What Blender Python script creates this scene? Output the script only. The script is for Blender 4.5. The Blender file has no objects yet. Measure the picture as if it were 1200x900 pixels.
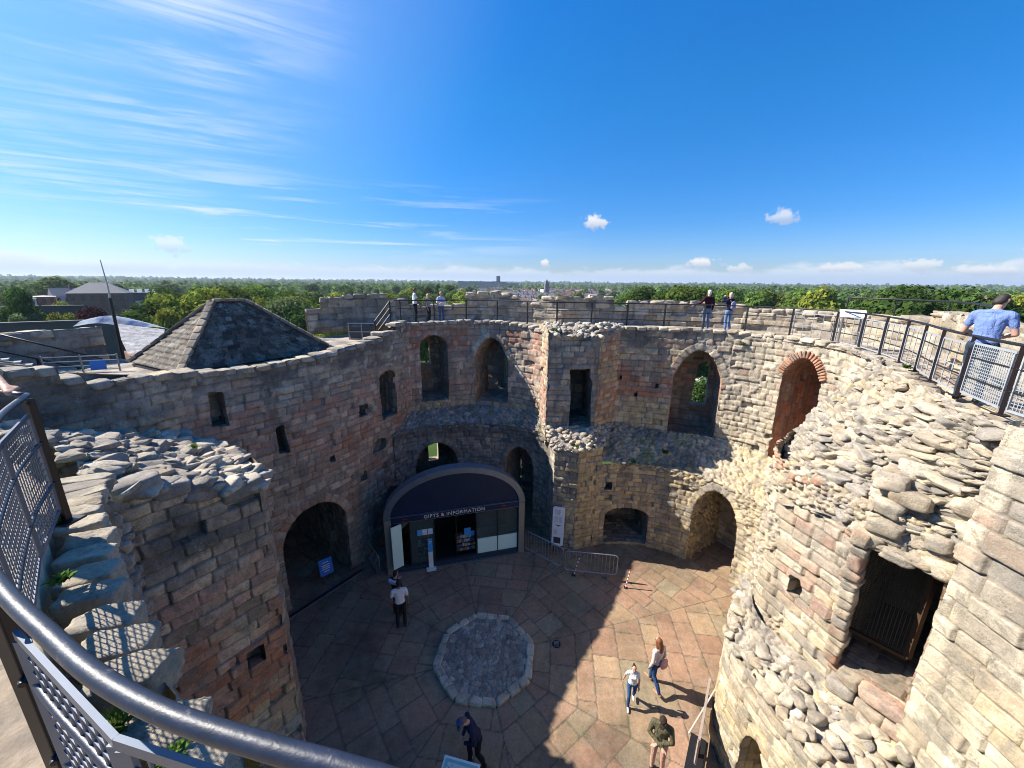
import bpy, bmesh, math, random, os
import numpy as np
from mathutils import Vector, Matrix
random.seed(7)
RNG = np.random.default_rng(7)
R = math.radians
SC = bpy.context.scene
COL = SC.collection

# ------------------------------------------------------------------ camera
cam_d = bpy.data.cameras.new('camera')
cam = bpy.data.objects.new('camera', cam_d)
COL.objects.link(cam)
cam_d.sensor_width = 36.0
cam_d.lens = 36.0 * 452.0 / 1200.0
cam_d.clip_start = 0.05
cam_d.clip_end = 30000.0
PITCH = math.atan(118.5 / 452.0)
CAMZ = 10.7
cam.matrix_world = Matrix.Translation((0, 0, CAMZ)) @ Matrix.Rotation(math.pi / 2 - PITCH, 4, 'X') @ Matrix.Rotation(R(0.52), 4, 'Z')
SC.camera = cam

# ------------------------------------------------------------------ light
SUN_EL, SUN_AZ = R(41.6), R(13.0)          # sun stands to the left (-x), a little beyond (+y)
SUN_DIR = Vector((-math.cos(SUN_EL) * math.cos(SUN_AZ), math.cos(SUN_EL) * math.sin(SUN_AZ), math.sin(SUN_EL)))
sun_d = bpy.data.lights.new('sun', 'SUN')
sun_d.energy = 5.0
sun_d.angle = R(0.5)
sun_d.color = (1.0, 0.94, 0.84)
sun = bpy.data.objects.new('sun', sun_d)
COL.objects.link(sun)
sun.rotation_euler = SUN_DIR.to_track_quat('Z', 'Y').to_euler()
sun.location = (-30, 10, 40)
SC.view_settings.view_transform = 'Standard'
SC.view_settings.look = 'None'
SC.view_settings.gamma = 1.0
SC.view_settings.exposure = 1.12
SC.view_settings.use_curve_mapping = False
SC.cycles.filter_width = 1.0
SC.cycles.max_bounces = 8
SC.cycles.diffuse_bounces = 2
SC.cycles.transparent_max_bounces = 8


class NT:
    """small helper to write node trees"""
    def __init__(self, tree):
        self.t = tree
        self.n = tree.nodes
        self.l = tree.links

    def node(self, typ, **kw):
        nd = self.n.new(typ)
        for k, v in kw.items():
            setattr(nd, k, v)
        return nd

    def put(self, sock, v):
        if isinstance(v, bpy.types.NodeSocket):
            self.l.new(v, sock)
        else:
            sock.default_value = v

    def math(self, op, a, b=0.0, c=0.0, clamp=False):
        nd = self.node('ShaderNodeMath', operation=op, use_clamp=clamp)
        self.put(nd.inputs[0], a); self.put(nd.inputs[1], b); self.put(nd.inputs[2], c)
        return nd.outputs[0]

    def vmath(self, op, a, b=(0, 0, 0), out=0):
        nd = self.node('ShaderNodeVectorMath', operation=op)
        self.put(nd.inputs[0], a)
        if op == 'SCALE': nd.inputs['Scale'].default_value = 3.0
        else: self.put(nd.inputs[1], b)
        return nd.outputs[out]

    def step(self, x, lo, hi):
        nd = self.node('ShaderNodeMapRange', interpolation_type='SMOOTHSTEP')
        self.put(nd.inputs['Value'], x)
        self.put(nd.inputs['From Min'], lo); self.put(nd.inputs['From Max'], hi)
        return nd.outputs[0]

    def mix(self, f, a, b, mode='MIX'):
        nd = self.node('ShaderNodeMix', data_type='RGBA', blend_type=mode)
        self.put(nd.inputs[0], f); self.put(nd.inputs[6], a); self.put(nd.inputs[7], b)
        return nd.outputs[2]

    def noise(self, vec, scale, detail=3.0, rough=0.5, dist=0.0, out=0):
        nd = self.node('ShaderNodeTexNoise')
        self.put(nd.inputs['Vector'], vec)
        nd.inputs['Scale'].default_value = scale
        nd.inputs['Detail'].default_value = detail
        nd.inputs['Roughness'].default_value = rough
        nd.inputs['Distortion'].default_value = dist
        return nd.outputs[out]

    def sep(self, v):
        nd = self.node('ShaderNodeSeparateXYZ'); self.put(nd.inputs[0], v)
        return nd.outputs

    def comb(self, x, y, z):
        nd = self.node('ShaderNodeCombineXYZ')
        self.put(nd.inputs[0], x); self.put(nd.inputs[1], y); self.put(nd.inputs[2], z)
        return nd.outputs[0]


# ------------------------------------------------------------------ sky (world)
def dir_of(az, el):
    """unit direction, azimuth in degrees from +y towards +x, elevation in degrees"""
    a, e = R(az), R(el)
    return (math.sin(a) * math.cos(e), math.cos(a) * math.cos(e), math.sin(e))


def build_world():
    w = bpy.data.worlds.new('World')
    SC.world = w
    w.use_nodes = True
    nt = NT(w.node_tree)
    nt.n.clear()
    out = nt.node('ShaderNodeOutputWorld')
    bg = nt.node('ShaderNodeBackground')
    bg.inputs['Strength'].default_value = 0.05
    nt.l.new(bg.outputs[0], out.inputs[0])
    sky = nt.node('ShaderNodeTexSky', sky_type='NISHITA')
    sky.sun_disc = False
    sky.sun_elevation = SUN_EL
    sky.sun_rotation = math.atan2(SUN_DIR.x, SUN_DIR.y)
    sky.altitude = 0
    sky.air_density = 1.0
    sky.dust_density = 0.4
    sky.ozone_density = 3.0
    tc = nt.node('ShaderNodeTexCoord')
    d = tc.outputs['Generated']
    x, y, z = nt.sep(d)[:3]
    c = sky.outputs[0]
    # clear late-summer azure: the sky's own gradient, graded by height
    hsv = nt.node('ShaderNodeHueSaturation')
    hsv.inputs['Saturation'].default_value = 1.3
    nt.l.new(c, hsv.inputs['Color'])
    ramp = nt.node('ShaderNodeValToRGB')
    cr = ramp.color_ramp
    stops = [(0.0, (.98, 1.10, 1.62)), (.06, (.84, 1.10, 1.66)), (.14, (.60, 1.12, 1.70)), (.37, (.46, 1.50, 1.95)), (.72, (.34, 1.72, 2.5)), (1.0, (.34, 1.72, 2.5))]
    while len(cr.elements) < len(stops): cr.elements.new(.5)
    for e_, (p_, c_) in zip(cr.elements, stops):
        e_.position = p_; e_.color = (c_[0] * .3, c_[1] * .3, c_[2] * .3, 1)
    nt.l.new(nt.math('MAXIMUM', z, 0.0), ramp.inputs[0])
    c = nt.mix(1.0, hsv.outputs[0], nt.vmath('SCALE', ramp.outputs[0]), 'MULTIPLY')
    zz = nt.math('MAXIMUM', z, 0.02)
    # high cirrus: streaks on a plane far up
    px = nt.math('DIVIDE', x, zz); py = nt.math('DIVIDE', y, zz)
    # streak axes turned so that strands run from upper left to lower right
    a = R(28)
    sx = nt.math('ADD', nt.math('MULTIPLY', px, math.cos(a)), nt.math('MULTIPLY', py, math.sin(a)))
    sy = nt.math('SUBTRACT', nt.math('MULTIPLY', py, math.cos(a)), nt.math('MULTIPLY', px, math.sin(a)))
    v = nt.comb(nt.math('MULTIPLY', sx, 0.55), nt.math('MULTIPLY', sy, 2.6), 0.0)
    n1 = nt.noise(v, 1.3, 7.0, 0.62, 0.9)
    n2 = nt.noise(nt.comb(px, py, 3.0), 0.7, 4.0, 0.5, 0.5)
    cir = nt.math('MULTIPLY', nt.step(n1, 0.38, 0.72), nt.step(n2, 0.30, 0.70))
    g = nt.vmath('DOT_PRODUCT', d, dir_of(-55, 36), out=1)
    cir = nt.math('MULTIPLY', cir, nt.step(g, 0.80, 0.985))
    veil = nt.math('MULTIPLY', nt.step(g, 0.66, 1.0), 0.22)
    cir = nt.math('ADD', nt.math('MULTIPLY', cir, 1.1), veil)
    # thin level streaks low in the left half of the sky
    az = nt.math('ARCTAN2', x, y)
    n3 = nt.noise(nt.comb(nt.math('MULTIPLY', az, 1.6), nt.math('MULTIPLY', z, 26.0), 1.0), 1.6, 6.0, 0.6, 0.6)
    low = nt.math('MULTIPLY', nt.step(n3, 0.50, 0.68), nt.math('MULTIPLY', nt.step(z, 0.04, 0.09), nt.step(z, 0.24, 0.12)))
    low = nt.math('MULTIPLY', low, nt.step(az, 0.25, -0.45))
    cir = nt.math('ADD', cir, nt.math('MULTIPLY', low, 0.75))
    white = nt.comb(7.6, 8.6, 9.6)
    c = nt.mix(nt.math('MINIMUM', cir, 0.8), c, white)
    # cumulus: the bank along the horizon and a few single small ones
    tn = nt.noise(nt.comb(nt.math('MULTIPLY', az, 14.0), nt.math('MULTIPLY', z, 34.0), 0.0), 1.0, 7.0, 0.62, 0.3)
    tn2 = nt.noise(nt.comb(nt.math('MULTIPLY', az, 3.5), 0.0, 5.0), 1.0, 2.0, 0.5)
    topz = nt.math('ADD', 0.012, nt.math('MULTIPLY', tn2, 0.052))
    bank = nt.step(nt.math('ADD', nt.math('MULTIPLY', nt.math('SUBTRACT', topz, z), 20.0), nt.math('SUBTRACT', tn, 0.5)), -0.02, 0.30)
    bank = nt.math('MULTIPLY', bank, 0.80)
    pal = nt.mix(nt.step(z, 0.012, 0.045), nt.comb(5.0, 6.4, 8.4), nt.comb(8.4, 8.8, 9.4))
    c = nt.mix(bank, c, pal)
    # single clouds: azimuth, elevation, half width, half height (degrees), strength
    ones = [(11.0, 8.0, 1.9, 1.4, .9), (32.9, 7.6, 1.7, .95, 0.65), (4.4, 2.7, 0.9, 0.8, 0.9),
            (25.0, 2.7, 2.5, 1.0, 0.95), (-40.2, 3.6, 1.7, 1.1, 0.55), (29.0, 1.9, 1.6, 0.8, 0.6),
            (39.0, 1.9, 2.6, 0.7, 0.7), (50.0, 1.5, 4.0, 0.7, 0.7), (53.0, 3.0, 1.6, 0.9, 0.6), (45.0, 2.0, 2.0, .8, .7)]
    el = nt.math('ARCSINE', z)
    wob = nt.noise(nt.comb(nt.math('MULTIPLY', az, 40.0), nt.math('MULTIPLY', el, 40.0), 2.0), 1.3, 6.0, 0.6)
    for (A, E_, W, Hh, S) in ones:
        dx = nt.math('DIVIDE', nt.math('SUBTRACT', az, R(A)), R(W))
        dy = nt.math('DIVIDE', nt.math('SUBTRACT', el, R(E_)), R(Hh))
        # flatter below, heaped above
        rr = nt.math('SQRT', nt.math('ADD', nt.math('MULTIPLY', dx, dx), nt.math('MULTIPLY', dy, dy)))
        m = nt.step(nt.math('ADD', rr, nt.math('MULTIPLY', nt.math('SUBTRACT', wob, 0.5), 2.6)), 0.95, 0.45)
        body = nt.mix(nt.step(dy, -0.6, 0.4), nt.comb(5.0, 5.7, 7.2), nt.comb(9.0, 9.0, 9.0))
        c = nt.mix(nt.math('MULTIPLY', m, S), c, body)
    nt.l.new(c, bg.inputs['Color'])


build_world()


# ------------------------------------------------------------------ numpy noise
def _h(ix, iy, iz, seed=0):
    x = (ix.astype(np.int64) * 374761393 + iy.astype(np.int64) * 668265263 + iz.astype(np.int64) * 2147483647 + seed * 1274126177) & 0xFFFFFFFF
    x = ((x ^ (x >> 13)) * 1274126177) & 0xFFFFFFFF
    x = ((x ^ (x >> 16)) * 2246822519) & 0xFFFFFFFF
    return ((x ^ (x >> 15)) & 0xFFFFFF) / float(0xFFFFFF)


def vnoise(p, seed=0):
    i = np.floor(p).astype(np.int64)
    f = p - i
    f = f * f * (3 - 2 * f)
    r = 0
    for dx in (0, 1):
        wx = f[..., 0] if dx else 1 - f[..., 0]
        for dy in (0, 1):
            wy = f[..., 1] if dy else 1 - f[..., 1]
            for dz in (0, 1):
                wz = f[..., 2] if dz else 1 - f[..., 2]
                r = r + wx * wy * wz * _h(i[..., 0] + dx, i[..., 1] + dy, i[..., 2] + dz, seed)
    return r


def fbm(p, octv=3, seed=0, gain=0.5):
    a, t, s = 1.0, 0.0, 0.0
    p = np.asarray(p, float)
    for k in range(octv):
        s = s + a * vnoise(p, seed + k * 17)
        t += a
        a *= gain
        p = p * 2.03 + 11.3
    return s / t


def sst(lo, hi, x):
    t = np.clip((x - lo) / (hi - lo), 0, 1)
    return t * t * (3 - 2 * t)


def hid(idv, k):
    return _h(idv.astype(np.int64), np.full(idv.shape, k), np.zeros(idv.shape, np.int64), 91)


# ------------------------------------------------------------------ masonry patterns
def ashlar(U, V, seed=1, hc=(0.2, 0.3), lb=(0.3, 0.62), warp=0.03, off=0.02, tilt=0.015, joint=0.02, jw=0.022, miss=0.02, rough=0.012):
    rg = np.random.default_rng(seed)
    q = np.stack([U * 1.9, V * 1.9, np.full(U.shape, seed * 7.3)], -1)
    U2 = U + warp * 2 * (fbm(q, 2, seed) - .5)
    V2 = V + warp * 1.6 * (fbm(q + 31.7, 2, seed + 5) - .5)
    v0, v1 = V2.min() - .5, V2.max() + .5
    b = [v0]
    while b[-1] < v1:
        b.append(b[-1] + rg.uniform(*hc))
    b = np.array(b)
    ci = np.searchsorted(b, V2) - 1
    ci = np.clip(ci, 0, len(b) - 2)
    e = np.zeros(U.shape); idv = np.zeros(U.shape, np.int64); cu = np.zeros(U.shape); cv = np.zeros(U.shape)
    u0, u1 = U2.min() - 1.2, U2.max() + 1.2
    for k in range(len(b) - 1):
        m = ci == k
        j = [u0 + rg.uniform(0, .6)]
        big = rg.uniform(.8, 1.25)
        while j[-1] < u1:
            j.append(j[-1] + rg.uniform(*lb) * big)
        j = np.array(j)
        if not m.any():
            continue
        uu = U2[m]; vv = V2[m]
        ui = np.clip(np.searchsorted(j, uu) - 1, 0, len(j) - 2)
        du = np.minimum(uu - j[ui], j[ui + 1] - uu)
        dv = np.minimum(vv - b[k], b[k + 1] - vv)
        # rounded block corners
        rr = 0.045
        ax = np.clip(rr - du, 0, None); ay = np.clip(rr - dv, 0, None)
        e[m] = rr - np.hypot(ax, ay)
        idv[m] = k * 1009 + ui + seed * 7919
        cu[m] = (uu - j[ui]) / (j[ui + 1] - j[ui]) - .5
        cv[m] = (vv - b[k]) / (b[k + 1] - b[k]) - .5
    r = np.stack([hid(idv, k) for k in range(5)], -1)
    h = (r[..., 0] - .5) * 2 * off + (r[..., 1] - .5) * 2 * tilt * cu + (r[..., 2] - .5) * 2 * tilt * cv
    gone = r[..., 4] < miss
    h = h - gone * (0.05 + .10 * r[..., 3])
    h = h - joint * (1 - sst(0.0, jw, e))
    h = h + rough * 2 * (fbm(np.stack([U * 9, V * 9, np.full(U.shape, seed * 3.1)], -1), 3, seed + 9, .6) - .5)
    return dict(h=h, r=r, e=e / .045)


def rubble(U, V, seed=1, su=.24, sv=.13, amp=.07, off=.05, rough=.02, warp=.06):
    q = np.stack([U * 2.3, V * 2.3, np.full(U.shape, seed * 5.1)], -1)
    U = U + warp * 2 * (fbm(q, 2, seed) - .5)
    V = V + warp * 2 * (fbm(q + 17., 2, seed + 3) - .5)
    x, y = U / su, V / sv
    ix, iy = np.floor(x).astype(np.int64), np.floor(y).astype(np.int64)
    F1 = np.full(x.shape, 9.0); F2 = np.full(x.shape, 9.0); idv = np.zeros(x.shape, np.int64)
    cx = np.zeros(x.shape); cy = np.zeros(x.shape)
    z0 = np.zeros(x.shape, np.int64)
    for dx in (-1, 0, 1):
        for dy in (-1, 0, 1):
            jx, jy = ix + dx, iy + dy
            ox = jx + .1 + .8 * _h(jx, jy, z0, seed)
            oy = jy + .1 + .8 * _h(jx, jy, z0, seed + 1)
            wgt = .75 + .6 * _h(jx, jy, z0, seed + 2)
            d = np.hypot(x - ox, y - oy) * wgt
            c1 = d < F1
            F2 = np.where(c1, F1, np.minimum(F2, d))
            idn = (jx * 7919 + jy * 104729 + seed * 31) & 0x7FFFFFFF
            idv = np.where(c1, idn, idv)
            cx = np.where(c1, x - ox, cx); cy = np.where(c1, y - oy, cy)
            F1 = np.where(c1, d, F1)
    r = np.stack([hid(idv, k) for k in range(5)], -1)
    t = np.clip((F2 - F1) / .30, 0, 1)
    dome = 1 - (1 - t) ** 1.8
    h = amp * (dome - .7) + off * 2 * (r[..., 0] - .5) * dome + 1.3 * amp * ((r[..., 1] - .5) * cx + (r[..., 2] - .5) * cy) * dome
    h = h + rough * 2.6 * (fbm(np.stack([U * 8, V * 8, np.full(U.shape, seed * 2.1)], -1), 4, seed + 4, .65) - .5)
    return dict(h=h, r=r, e=t * 1.2)


def blend(a, b, m):
    """pattern a where m is 0, b where m is 1"""
    return dict(h=a['h'] * (1 - m) + b['h'] * m, r=np.where((m > .5)[..., None], b['r'], a['r']), e=np.where(m > .5, b['e'], a['e']))


# albedos (linear)
CREAM = np.array([.45, .355, .245]); GREY = np.array([.32, .28, .235]); PINK = np.array([.46, .275, .20]); RED = np.array([.40, .175, .10])
YEL = np.array([.47, .37, .205]); DARK = np.array([.085, .08, .072]); PALE = np.array([.50, .43, .325]); MORT = np.array([.28, .225, .16]); MOSS = np.array([.16, .19, .06])
BROWN = np.array([.25, .19, .135])


def lerp(a, b, t):
    return a * (1 - t[..., None]) + b * t[..., None]


def stone_col(P, pd, grey=.5, pink=0., yel=0., dark=0., red=0., moss=0., pale=0., brown=0., gain=1.0, seed=0, var=1.0, streak=.42):
    """colours of single stones: every weight is a number or an array, noise breaks it up"""
    r = pd['r']
    n1 = fbm(P * .7, 3, 3 + seed); n2 = fbm(P * .9 + 40, 3, 8 + seed); n3 = fbm(P * 1.3 + 90, 4, 21 + seed, .6)
    n4 = fbm(P * 7.0, 3, 33 + seed, .6)

    def w(x, n, rr, s=.26):
        x = np.asarray(x, float)
        return sst(.5 - s, .5 + s, x + (n - .5) * 1.1 + (rr - .5) * .55) * (x > 0)
    c = lerp(CREAM, GREY, w(grey, n1, r[..., 1]))
    c = lerp(c, PINK, w(pink, n2, r[..., 3]) * .9)
    c = lerp(c, YEL, w(yel, n1[::-1] if False else fbm(P * .8 + 7, 3, 61 + seed), r[..., 2]) * .9)
    c = lerp(c, BROWN, w(brown, fbm(P * 1.1 + 77, 3, 15 + seed), r[..., 4]) * .9)
    c = lerp(c, RED, w(red, fbm(P * 1.0 + 23, 3, 71 + seed), r[..., 0], .15) * .85)
    c = lerp(c, PALE, w(pale, n3, r[..., 2]) * .8)
    c = c * (1 + .40 * var * (r[..., 2] - .5))[..., None]
    c = lerp(c, DARK * (.8 + .8 * n4[..., None]), w(dark, n3, r[..., 1] * .35 + n4 * .9 - .12, .16) * .85)
    c = lerp(c, MOSS, w(moss, fbm(P * 2.2 + 9, 4, 55 + seed, .6), n4, .1) * .8)
    # soot and rain streaks run down the stone
    st = fbm(np.stack([(P[..., 0] - P[..., 1]) * 1.6, (P[..., 0] + P[..., 1]) * 1.6, P[..., 2] * .28], -1), 4, 91 + seed, .6)
    c = lerp(c, DARK * 1.3, sst(.52, .72, st + .10 * (n4 - .5)) * streak)
    c = c * (.82 + .36 * n4)[..., None]
    jm = 1 - sst(.0, .42, pd['e'])
    c = lerp(c, MORT * (.30 + .45 * n3)[..., None], jm * .8)
    return np.clip(c * gain, 0.01, .9)


# ------------------------------------------------------------------ mesh building
def wmat(o):
    m = o.matrix_basis
    return m if o.parent is None else wmat(o.parent) @ o.matrix_parent_inverse @ m


def link(name, me, mat=None, parent=None, local=False):
    """local: the mesh is in the parent's own coordinates, else in world coordinates"""
    o = bpy.data.objects.new(name, me)
    COL.objects.link(o)
    if parent is not None:
        o.parent = parent
        if not local:
            o.matrix_parent_inverse = wmat(parent).inverted()
    if mat is not None:
        me.materials.append(mat)
    return o


def np_mesh(name, verts, faces, cols=None, smooth=True):
    """faces: (n,4) or (n,3) int array or list of arrays of different widths"""
    me = bpy.data.meshes.new(name)
    verts = np.asarray(verts, np.float32).reshape(-1, 3)
    fl = faces if isinstance(faces, list) else [faces]
    fl = [np.asarray(f, np.int32) for f in fl if len(f)]
    me.vertices.add(len(verts))
    me.vertices.foreach_set('co', verts.ravel())
    nl = sum(f.size for f in fl); nf = sum(len(f) for f in fl)
    me.loops.add(nl); me.polygons.add(nf)
    me.loops.foreach_set('vertex_index', np.concatenate([f.ravel() for f in fl]))
    tot = np.concatenate([np.full(len(f), f.shape[1], np.int32) for f in fl])
    st = np.concatenate([[0], np.cumsum(tot)[:-1]]).astype(np.int32)
    me.polygons.foreach_set('loop_start', st)
    me.polygons.foreach_set('loop_total', tot)
    me.polygons.foreach_set('use_smooth', np.full(nf, smooth))
    if cols is not None:
        at = me.color_attributes.new('Col', 'FLOAT_COLOR', 'POINT')
        c4 = np.ones((len(verts), 4), np.float32); c4[:, :3] = np.asarray(cols).reshape(-1, 3)
        at.data.foreach_set('color', c4.ravel())
    me.update(calc_edges=True)
    me.validate()
    return me


def crom(pts, t):
    """Catmull-Rom through pts (n,k) at parameters t in [0,n-1]"""
    pts = np.asarray(pts, float); n = len(pts)
    i = np.clip(np.floor(t).astype(int), 0, n - 2); f = (t - i)[:, None]
    ext = np.concatenate([[2 * pts[0] - pts[1]], pts, [2 * pts[-1] - pts[-2]]])
    p0, p1, p2, p3 = ext[i], ext[i + 1], ext[i + 2], ext[i + 3]
    return .5 * (2 * p1 + (p2 - p0) * f + (2 * p0 - 5 * p1 + 4 * p2 - p3) * f ** 2 + (3 * p1 - p0 - 3 * p2 + p3) * f ** 3)


def lin(pts, t):
    pts = np.asarray(pts, float)
    i = np.clip(np.floor(t).astype(int), 0, len(pts) - 2); f = (t - i)[:, None]
    return pts[i] * (1 - f) + pts[i + 1] * f


def poly_sd(pu, pv, poly):
    """signed distance (inside < 0), nearest point and arc position on a closed polygon"""
    poly = np.asarray(poly, float)
    a = poly; b = np.roll(poly, -1, 0)
    L = np.hypot(*(b - a).T); cum = np.concatenate([[0], np.cumsum(L)[:-1]])
    best = np.full(pu.shape, 1e9); nu = np.zeros(pu.shape); nv = np.zeros(pu.shape); tt = np.zeros(pu.shape)
    ins = np.zeros(pu.shape, bool)
    for k in range(len(a)):
        d = b[k] - a[k]
        t = np.clip(((pu - a[k, 0]) * d[0] + (pv - a[k, 1]) * d[1]) / max(L[k] ** 2, 1e-12), 0, 1)
        qx, qy = a[k, 0] + t * d[0], a[k, 1] + t * d[1]
        dd = np.hypot(pu - qx, pv - qy)
        m = dd < best
        best = np.where(m, dd, best); nu = np.where(m, qx, nu); nv = np.where(m, qy, nv); tt = np.where(m, cum[k] + t * L[k], tt)
        c = (a[k, 1] > pv) != (b[k, 1] > pv)
        with np.errstate(divide='ignore', invalid='ignore'):
            xs = a[k, 0] + (pv - a[k, 1]) / (b[k, 1] - a[k, 1]) * d[0]
        ins ^= c & (pu < xs)
    return np.where(ins, -best, best), nu, nv, tt


class Sheet:
    """a curved sheet through a grid of control points; rows run up (v), columns along (u)"""
    def __init__(self, rows, res, toward, su=True, sv=False, vz=False):
        C = np.asarray(rows, float)
        m, n = C.shape[:2]
        # u parameter by chord length of the mean row
        def dens(pts, res, smooth):
            k = len(pts)
            t = np.linspace(0, k - 1, 40 * (k - 1) + 1)
            q = crom(pts, t) if smooth and k > 2 else lin(pts, t)
            s = np.concatenate([[0], np.cumsum(np.linalg.norm(np.diff(q, axis=0), axis=1))])
            N = max(2, int(round(s[-1] / res)) + 1)
            S = np.linspace(0, s[-1], N)
            return np.interp(S, s, t), S
        tu, self.U = dens(C.mean(0), res, su)
        tv, self.V = dens(C.mean(1), res, sv)
        A = np.stack([(crom(C[i], tu) if su and n > 2 else lin(C[i], tu)) for i in range(m)])
        nu = A.shape[1]
        B = (crom(A.reshape(m, -1), tv) if sv and m > 2 else lin(A.reshape(m, -1), tv)).reshape(len(tv), nu, 3)
        self.P = B
        self.res = res
        if vz:
            self.V = B[:, :, 2].mean(1)
        du = np.gradient(B, axis=1); dv = np.gradient(B, axis=0)
        N = np.cross(du, dv)
        N /= np.maximum(np.linalg.norm(N, axis=-1, keepdims=True), 1e-9)
        s = ((np.asarray(toward, float) - B) * N).sum(-1).mean()
        self.flip = s < 0
        self.N = N * (-1 if self.flip else 1)
        self.uu, self.vv = np.meshgrid(self.U, self.V)
        self.cuts = []
        self.H = None

    def sample(self, u, v, arr):
        fu = np.clip(np.interp(u, self.U, np.arange(len(self.U))), 0, len(self.U) - 1.001)
        fv = np.clip(np.interp(v, self.V, np.arange(len(self.V))), 0, len(self.V) - 1.001)
        i, j = fu.astype(int), fv.astype(int)
        a, b = fu - i, fv - j
        if arr.ndim == 3:
            a, b = a[..., None], b[..., None]
        return (arr[j, i] * (1 - a) * (1 - b) + arr[j, i + 1] * a * (1 - b) + arr[j + 1, i] * (1 - a) * b + arr[j + 1, i + 1] * a * b)

    def build(self, name, pat, col, mat, parent, holes=(), dispmask=None):
        uu, vv = self.uu.copy(), self.vv.copy()
        inside = np.zeros(uu.shape, bool); dmin = np.full(uu.shape, 9.0); dmean = np.full(uu.shape, 9.0)
        pd = pat(self.uu, self.vv)
        for hole in holes:
            poly = np.asarray(hole['poly'], float)
            d, nu, nv, tt = poly_sd(self.uu, self.vv, poly)
            ring = hole.get('ring', 0)
            if ring:
                # a ring of voussoirs round the head of the opening
                sp = hole.get('spring', -1e9)
                k = np.floor(tt / hole.get('vous', .2)).astype(np.int64)
                fr = tt / hole.get('vous', .2) - k
                ee = np.minimum(np.minimum(fr, 1 - fr) * hole.get('vous', .2), np.minimum(d, ring - d))
                m = (d > 0) & (d < ring) & (self.vv > sp)
                rr = np.stack([hid(k + 5000, q) for q in range(5)], -1)
                hh = .02 + (rr[..., 0] - .5) * .035 - .03 * (1 - sst(0, .02, ee)) + .014 * (fbm(np.stack([uu * 9, vv * 9, uu * 0], -1), 3, 4) - .5)
                pd = dict(h=np.where(m, hh, pd['h']), r=np.where(m[..., None], rr, pd['r']), e=np.where(m, ee / .045, pd['e']), ring=np.where(m, 1.0, pd.get('ring', 0.0) * np.ones(uu.shape)))
            sn = np.abs(d) < .62 * self.res
            uu = np.where(sn, nu, uu); vv = np.where(sn, nv, vv)
            inside |= (d < -.62 * self.res)
            dmean = np.minimum(dmean, d)
        if 'ring' not in pd:
            pd['ring'] = np.zeros(uu.shape)
        if dispmask is not None:
            pd['h'] = pd['h'] * dispmask
        self.H = pd['h']
        base = self.P if len(holes) == 0 else self.sample(uu, vv, self.P)
        X = base + self.N * pd['h'][..., None]
        c = col(self.P, pd)
        nv_, nu_ = uu.shape
        idx = np.arange(nv_ * nu_).reshape(nv_, nu_)
        q = np.stack([idx[:-1, :-1], idx[:-1, 1:], idx[1:, 1:], idx[1:, :-1]], -1).reshape(-1, 4)
        if self.flip:
            q = q[:, ::-1]
        if len(holes):
            bad = inside.ravel()[q].any(1) | (dmean.ravel()[q].mean(1) < -.15 * self.res)
            q = q[~bad]
        used = np.unique(q)
        mp = np.full(nv_ * nu_, -1); mp[used] = np.arange(len(used))
        me = np_mesh(name, X.reshape(-1, 3)[used], mp[q], c.reshape(-1, 3)[used])
        return link(name, me, mat, parent)

    def reveal(self, name, poly, depth, pat, col, mat, parent, closed=True, splay=0.0, drop=0.0, start=0.0, res=None):
        """the inner faces of an opening: runs from the wall face inwards along -N"""
        poly = np.asarray(poly, float)
        res = res or self.res
        pts = np.concatenate([poly, poly[:1]]) if closed else poly
        s = np.concatenate([[0], np.cumsum(np.hypot(*np.diff(pts, axis=0).T))])
        n = max(8, int(s[-1] / res))
        S = np.linspace(0, s[-1], n)
        u = np.interp(S, s, pts[:, 0]); v = np.interp(S, s, pts[:, 1])
        P = self.sample(u, v, self.P)
        hN = self.sample(u, v, self.H)
        N = self.N.reshape(-1, 3)[np.argmin((self.uu.ravel()[None] - poly[:, 0].mean()) ** 2 + (self.vv.ravel()[None] - poly[:, 1].mean()) ** 2)]
        N = N.copy(); N[2] = 0; N /= np.linalg.norm(N)
        k = max(3, int(depth / res))
        D = np.linspace(0, depth, k)
        Nl = self.sample(u, v, self.N)
        ctr = P.mean(0)
        G = np.zeros((k, n, 3))
        for i, d in enumerate(D):
            f = d / depth
            G[i] = P + Nl * (hN * max(0, 1 - d * 4))[:, None] - N * d + (P - ctr) * splay * f + np.array([0, 0, -drop * f])
        UU, DD = np.meshgrid(S, D)
        pd = pat(UU, DD)
        pd.setdefault('ring', np.zeros(UU.shape))
        du = np.gradient(G, axis=1); dv = np.gradient(G, axis=0)
        M = np.cross(du, dv); M /= np.maximum(np.linalg.norm(M, axis=-1, keepdims=True), 1e-9)
        sgn = np.sign(((ctr - N * depth * .5) - G.reshape(-1, 3)).reshape(G.shape) * M).sum(-1)
        fl = sgn.mean() < 0
        if fl:
            M = -M
        fade = np.clip(D / .08, 0, 1)[:, None]
        X = G + M * (pd['h'] * fade)[..., None]
        c = col(G, pd)
        idx = np.arange(k * n).reshape(k, n)
        q = np.stack([idx[:-1, :-1], idx[:-1, 1:], idx[1:, 1:], idx[1:, :-1]], -1).reshape(-1, 4)
        if fl:
            q = q[:, ::-1]
        return link(name, np_mesh(name, X.reshape(-1, 3), q, c.reshape(-1, 3)), mat, parent), G[-1], N


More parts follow.
